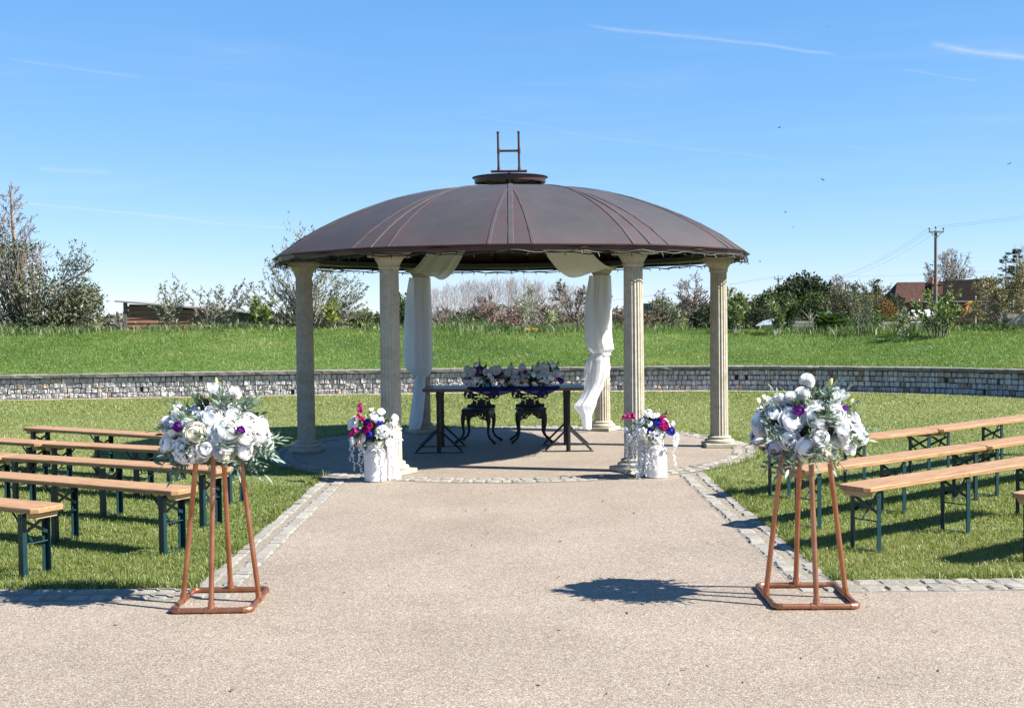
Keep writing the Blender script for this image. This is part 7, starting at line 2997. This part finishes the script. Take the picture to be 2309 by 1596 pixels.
# yellow vehicle glimpsed beyond the bank
M_YELLOW = plain('yellow_panel', (0.62, 0.55, 0.03), .4)
pv = at(1541, 722, 90)
van = thing('yellow_skip', 'bright yellow metal skip glimpsed at the foot of the big bare tree', 'skip', (pv.x, 90, -1.2))
g = G()
zt = at(1541, 719, 90).z + 1.2
g.add([(-.27, -.3, zt - .9), (.27, -.3, zt - .9), (.22, .3, zt - .9), (-.22, .3, zt - .9), (-.25, -.3, zt), (.24, -.3, zt), (.22, .3, zt), (-.22, .3, zt)],
      [(0, 1, 5, 4), (1, 2, 6, 5), (2, 3, 7, 6), (3, 0, 4, 7), (0, 3, 2, 1)])
g.obj('body', M_YELLOW, van)
g = G()
g.tube([(-.26, -.31, zt), (.25, -.31, zt)], .02, 6)
g.obj('rim', M_YELLOW, van)

# ------------------------------------------------------------------ poles, wires, flag
M_POLE = noisy('creosoted_pole', [(0.3, (0.14, 0.125, 0.10)), (0.6, (0.24, 0.215, 0.18)), (0.8, (0.33, 0.30, 0.26))], 3, .85, stretch=(6, 6, .5))
M_INS = plain('insulator', (0.08, 0.07, 0.07), .3)
M_GREYMETAL = plain('grey_metal', (0.25, 0.27, 0.28), .5, .5)


def pole(px, top_py, Y, r, label, arm=True, arm_w=1.9, cover=False, base_py=740):
    p = at(px, base_py, Y)
    q = at(px, top_py, Y)
    gz = ground_z(p.x, p.y)
    t = thing('telegraph_pole', label, 'pole', (q.x, Y, gz))
    h = q.z - gz
    g = G()
    g.tube([(0, 0, -.3), (0, 0, h)], [r, r * .8], 10)
    g.obj('post', M_POLE, t, True)
    if cover:
        g = G()
        g.box((.06, -r, h * .5), (r * .8, .06, h * .55))
        g.obj('cable_cover', M_GREYMETAL, t)
    pts = []
    if arm:
        g = G()
        g.box((0, -r, h - .12), (arm_w, .10, .12))
        g.obj('crossarm', M_POLE, t)
        for s in (-1, 1):
            g = G()
            g.tube([(s * arm_w * .36, -r, h - .15), (0, -r, h - .62)], .028, 6)
            g.obj('brace', M_POLE, t)
        for x, z in ((-arm_w * .47, 0), (0, .1), (arm_w * .47, 0)):
            g = G()
            g.lathe([(.02, 0), (.02, .10), (.06, .12), (.075, .17), (.05, .2), (.065, .23), (.045, .29), (.02, .31)], 10, Mt((x, -r * (0 if x == 0 else 1), h - .06 + z)))
            g.obj('insulator', M_INS, t, True)
            pts.append(Vector((q.x + x, Y, gz + h + .22 + z)))
    return t, pts


_, PA = pole(2110, 520, 95, .145, 'near wooden telegraph pole with crossarm and three insulators, before the red-roofed house', True, 1.18)
_, PB = pole(1755, 627, 165, .16, 'far wooden telegraph pole with crossarm rising from the dark evergreen mass', True, 1.2, True)
pole(1375, 681, 170, .16, 'thin plain pole beside the sunlit draped column', False)
pole(1548, 690, 150, .12, 'thin pale pole beside the big round-headed bare tree', False)
pole(1024, 697, 150, .14, 'short far pole beside the shaded draped column', False)
pole(1252, 695, 160, .14, 'short far pole between the sapling and crooked bare tree', False)


def wires(label, A, B, sag, r):
    t = thing('power_line', label, 'wires', A[0])
    for a, b in zip(A, B):
        pts = []
        for k in range(25):
            u = k / 24
            q = a.lerp(b, u)
            q.z -= sag * 4 * u * (1 - u)
            pts.append(q - Vector(A[0]))
        g = G()
        g.tube(pts, r, 5)
        g.obj('wire', M_INS, t)


wires('three thin wires sagging between the near and far telegraph poles', PA, PB, 2.2, .007)
PC = [p + Vector((22 + k * .8, -22, 2.9)) for k, p in enumerate(PA)]
wires('pair of thin wires running from the near telegraph pole over the budding tree', PA[1:], PC[1:], .35, .006)
PD = [p + Vector((-52, 40, -3.6)) for p in PB]
wires('three thin wires running on from the far telegraph pole behind the side column', PB, PD, 1.4, .006)
PE = [p + Vector((60, -10, 3.4)) for p in PB]
wires('thin wires running from the far telegraph pole over the thicket', PB[1:], PE[1:], 1.4, .005)

# flag on its pole
FY = 96.0
fp = at(2200, 690, FY)
gz = ground_z(fp.x, fp.y)
ftop = at(2199, 671, FY).z - gz
fl = thing('flagpole', 'white flagpole flying a yellow flag with maroon lion panel by the house hedge', 'flag', (fp.x, FY, gz))
g = G()
g.tube([(0, 0, 0), (0, 0, ftop)], [.045, .035], 10)
g.obj('pole', M_WHITEPAINT, fl, True)
g = G()
g.lathe([(.0, 0), (.05, .03), (.06, .06), (.05, .09), (0, .12)], 10, Mt((0, 0, ftop)))
g.obj('truck', M_WHITEPAINT, fl, True)
M_FY, M_FM, M_FG, M_FO = (plain('flag_yellow', (0.72, 0.42, 0.01), .7), plain('flag_maroon', (0.20, 0.012, 0.02), .7), plain('flag_green', (0.01, 0.17, 0.08), .7), plain('flag_orange', (0.66, 0.18, 0.01), .7))
FW, FH = 1.42, .88


def flag_pt(u, v, off):
    """u from the hoist 0..1, v up 0..1; the cloth droops and ripples"""
    x = -u * FW * .93
    z = ftop - .18 - FH * (1 - v) - u * u * .42 - .20 * u
    y = .09 * math.sin(u * 7 + v * 1.5) * u - off
    return (x, y, z)


def flag_part(name, mat, outline_pts, off, parent):
    u0, u1, v0, v1 = outline_pts
    n, m = 16, 8
    V = [flag_pt(u0 + (u1 - u0) * i / n, v0 + (v1 - v0) * j / m, off) for i in range(n + 1) for j in range(m + 1)]
    k = np.arange((n + 1) * (m + 1)).reshape(n + 1, m + 1)
    F = np.stack([k[:-1, :-1], k[:-1, 1:], k[1:, 1:], k[1:, :-1]], -1).reshape(-1, 4)
    return mobj(name, mesh_np(name, V, F, smooth=True), mat, parent)


fcl = flag_part('flag', M_FY, (0, 1, 0, 1), 0, fl)
for side in (1, -1):
    flag_part('green_stripe', M_FG, (.05, .17, .07, .93), .006 * side, fcl)
    flag_part('orange_stripe', M_FO, (.17, .29, .07, .93), .006 * side, fcl)
    flag_part('maroon_panel', M_FM, (.36, .95, .07, .93), .006 * side, fcl)
    # golden lion silhouette, walking towards the hoist, sword raised
    lion = [(.48, .22), (.50, .40), (.47, .55), (.44, .72), (.46, .80), (.50, .80), (.52, .70), (.58, .66), (.70, .66), (.78, .70), (.80, .82), (.84, .80), (.84, .66), (.80, .56), (.82, .40), (.82, .22), (.77, .22), (.76, .36), (.70, .46), (.62, .44), (.58, .40), (.58, .22), (.54, .22), (.54, .34), (.52, .22)]
    g = G()
    g.add([flag_pt(u, v, .012 * side) for u, v in lion], [tuple(range(len(lion)))])
    for p in [[(.445, .55), (.435, .90), (.45, .90), (.46, .55)]]:
        g.add([flag_pt(u, v, .012 * side) for u, v in p], [(0, 1, 2, 3)])
    for cu, cv in ((.39, .14), (.92, .14), (.39, .86), (.92, .86)):
        g.add([flag_pt(cu + .02 * math.cos(TAU * k / 6), cv + .04 * math.sin(TAU * k / 6), .012 * side) for k in range(6)], [tuple(range(6))])
    g.obj('lion_emblem', M_FY, fcl)

# ------------------------------------------------------------------ allotment clutter beyond the bank
M_OLDWOOD = noisy('old_grey_timber', [(0.3, (0.22, 0.19, 0.155)), (0.7, (0.42, 0.38, 0.33))], 4, .85, rnd=True, vary=.2)
M_PALESHEET = noisy('pale_corrugated_sheet', [(0.3, (0.24, 0.28, 0.30)), (0.7, (0.38, 0.42, 0.44))], 2, .5)


def raised_bed(px0, px1, py_top, py_bot, Y, label, roofed=False):
    a, b = at(px0, py_bot, Y), at(px1, py_bot, Y)
    zt = at(px0, py_top, Y).z
    t = thing('timber_stack' if not roofed else 'cold_frame', label, 'timber' if not roofed else 'cold frame', (a.x, Y, a.z - .2))
    W = b.x - a.x
    H = zt - a.z + .2
    n = max(3, int(H / .09))
    rq = random.Random(int(px0))
    for k in range(n):
        g = G()
        g.box((W / 2 + rq.uniform(-.05, .05), rq.uniform(-.03, .03), H * (k + .5) / n), (W * rq.uniform(.9, 1.0), .5, H / n * .82))
        g.obj('plank', M_OLDWOOD, t)
    if roofed:
        g = G()
        g.add([(-.3, -.5, H - .02), (W + .1, -.5, H + .06), (W - .1, .6, H + .22), (.2, .6, H + .14)], [(0, 1, 2, 3)])
        g.obj('glass_lid', M_PALESHEET, t)


raised_bed(1716, 1760, 733, 740, 40, 'pale grey sheet-covered cold frame beyond the bank', True)
raised_bed(1785, 1830, 724, 738, 42, 'stack of weathered timber boards beside the large-leaved plant')
raised_bed(2268, 2330, 708, 735, 60, 'stack of pale timber and rubble at the hedge end under the budding tree')
raised_bed(1985, 2030, 726, 738, 42, 'low weathered timber edging beside the variegated plant')
# slatted fence before the house
fp0, fp1 = at(2038, 730, 55), at(2115, 730, 55)
fe = thing('board_fence', 'low grey board fence in front of the house, behind the young fruit tree', 'fence', (fp0.x, 55, fp0.z - .4))
W = fp1.x - fp0.x
zt = at(2060, 716, 55).z - fp0.z + .4
for k in range(3):
    g = G()
    g.box((W / 2, 0, zt * (k + .6) / 3), (W, .03, zt / 3 * .8))
    g.obj('board', M_OLDWOOD, fe)
for x in np.linspace(.1, W - .1, 4):
    g = G()
    g.box((x, -.05, zt / 2), (.09, .07, zt + .05))
    g.obj('post', M_SHEDPOST, fe)
pp = at(2045, 722, 58)
g = G()
g.box((0, 0, .1), (2.4, .8, .10))
g.box((0, -.35, -.1), (2.3, .06, .3))
o = g.obj('white_bench_top', M_WHITEPAINT, None, loc=(pp.x + .9, 58, pp.z))
tag(o, 'white painted plank shelf before the lean-to of the house', 'shelf')

# ------------------------------------------------------------------ brambles and weeds behind the crest, one tangle
rg_ = np.random.default_rng(55)
n = 15000
s_ = rg_.uniform(5.0, WALL_LEN - 6.5, n)
o_ = rg_.normal(6.9, .8, n)
Pq = bank_point(s_, o_)
pat = vnoise(s_, s_ * 0, 61, 4, .55)
pxl = Pq[:, 0] / Pq[:, 1]
want = np.interp(pxl, [-.45, -.33, -.3, -.16, -.08, .08, .16, .22, .45], [.6, .5, .25, .45, .05, .05, .3, .55, .6])
keep = rg_.uniform(size=n) < np.clip(want + pat * .5, 0, 1)
Pq, pat, s_ = Pq[keep], pat[keep], s_[keep]
n = len(Pq)
hq = np.clip(.20 + .22 * pat + .10 * vnoise(s_, s_ * 0, 63, 3, 2.5), .05, .6)
Pq[:, 2] += rg_.uniform(0, 1, n) ** 1.2 * hq
V, F, C = leaves_np(rg_, Pq, np.tile([0, 0, .6], (n, 1)), np.full(n, .105), np.full(n, .045), [(0.045, 0.07, 0.02), (0.10, 0.15, 0.04), (0.17, 0.20, 0.075), (0.26, 0.21, 0.13)])
tag(mobj('undergrowth', mesh_np('undergrowth', V, F, C), M_LEAFMATT), 'low tangle of brambles and weeds behind the bank crest', 'undergrowth', kind='stuff')

# fallen leaves and bits blown onto the gravel
n = 150
x = rg_.uniform(-4.5, 4.5, n)
y = rg_.uniform(3.6, 12.0, n)
ok = (y < 7.2) | (np.abs(x) < 1.95)
x, y = x[ok], y[ok]
n = len(x)
D = rg_.normal(size=(n, 3)) * np.array([1, 1, .12])
V, F, C = leaves_np(rg_, np.stack([x, y, np.full(n, .013)], 1), D, np.full(n, .030), np.full(n, .015), [(0.20, 0.075, 0.04), (0.30, 0.14, 0.07), (0.12, 0.10, 0.05), (0.40, 0.33, 0.2)], .05)
V[:, 2] = np.clip(V[:, 2], .010, .022)
tag(mobj('leaf_litter', mesh_np('leaf_litter', V, F, C), M_LEAFMATT), 'scattered small fallen leaves on the gravel', 'leaves', kind='stuff')

# ------------------------------------------------------------------ distant wooded skyline, one mass
rg_ = np.random.default_rng(91)
n = 16000
ang = rg_.uniform(-.62, .62, n)
dist = rg_.uniform(420, 900, n)
x, y = np.sin(ang) * dist, np.cos(ang) * dist
hgt = (7 + 4 * vnoise(ang * 30, dist * 0, 3, 4, 1.2)) * np.interp(ang, [-.62, -.1, .1, .3, .62], [.35, .4, .55, .9, 1.1])
P = np.stack([x, y, -2.4 + hgt * rg_.uniform(0, 1, n) ** .8], 1)
V, F, C = leaves_np(rg_, P, np.tile([0, 0, .4], (n, 1)), np.full(n, 4.0), np.full(n, 2.4), [(0.07, 0.075, 0.05), (0.11, 0.105, 0.075), (0.15, 0.14, 0.11)])
tag(mobj('distant_wood', mesh_np('distant_wood', V, F, C), M_LEAFMATT), 'low distant woodland along the horizon', 'wood', kind='stuff')

# ------------------------------------------------------------------ birds
M_BIRD = plain('dark_bird', (0.03, 0.03, 0.035), .8)
g = G()
g.tube([(0, -.09, 0), (0, -.04, .0), (0, .04, 0), (0, .10, 0)], [.008, .024, .022, .004], 6)
g.add([(0, .03, .01), (0, -.03, .01), (.17, -.06, .06), (.15, 0, .06)], [(0, 1, 2, 3)])
g.add([(0, .03, .01), (0, -.03, .01), (-.17, -.06, .06), (-.15, 0, .06)], [(3, 2, 1, 0)])
BIRD = g.mesh('bird')
for k, (px, py) in enumerate(((1865, 60), (1757, 288), (2276, 370), (1856, 406), (1772, 479), (1788, 513), (1714, 590))):
    o = mobj('bird', BIRD, M_BIRD, None, at(px, py, 70 + 4 * k), (.3, .4 * (-1) ** k, 1.2 * k), 1.0)
    tag(o, 'tiny dark bird flying high in the blue sky', 'bird', 'birds in the sky')
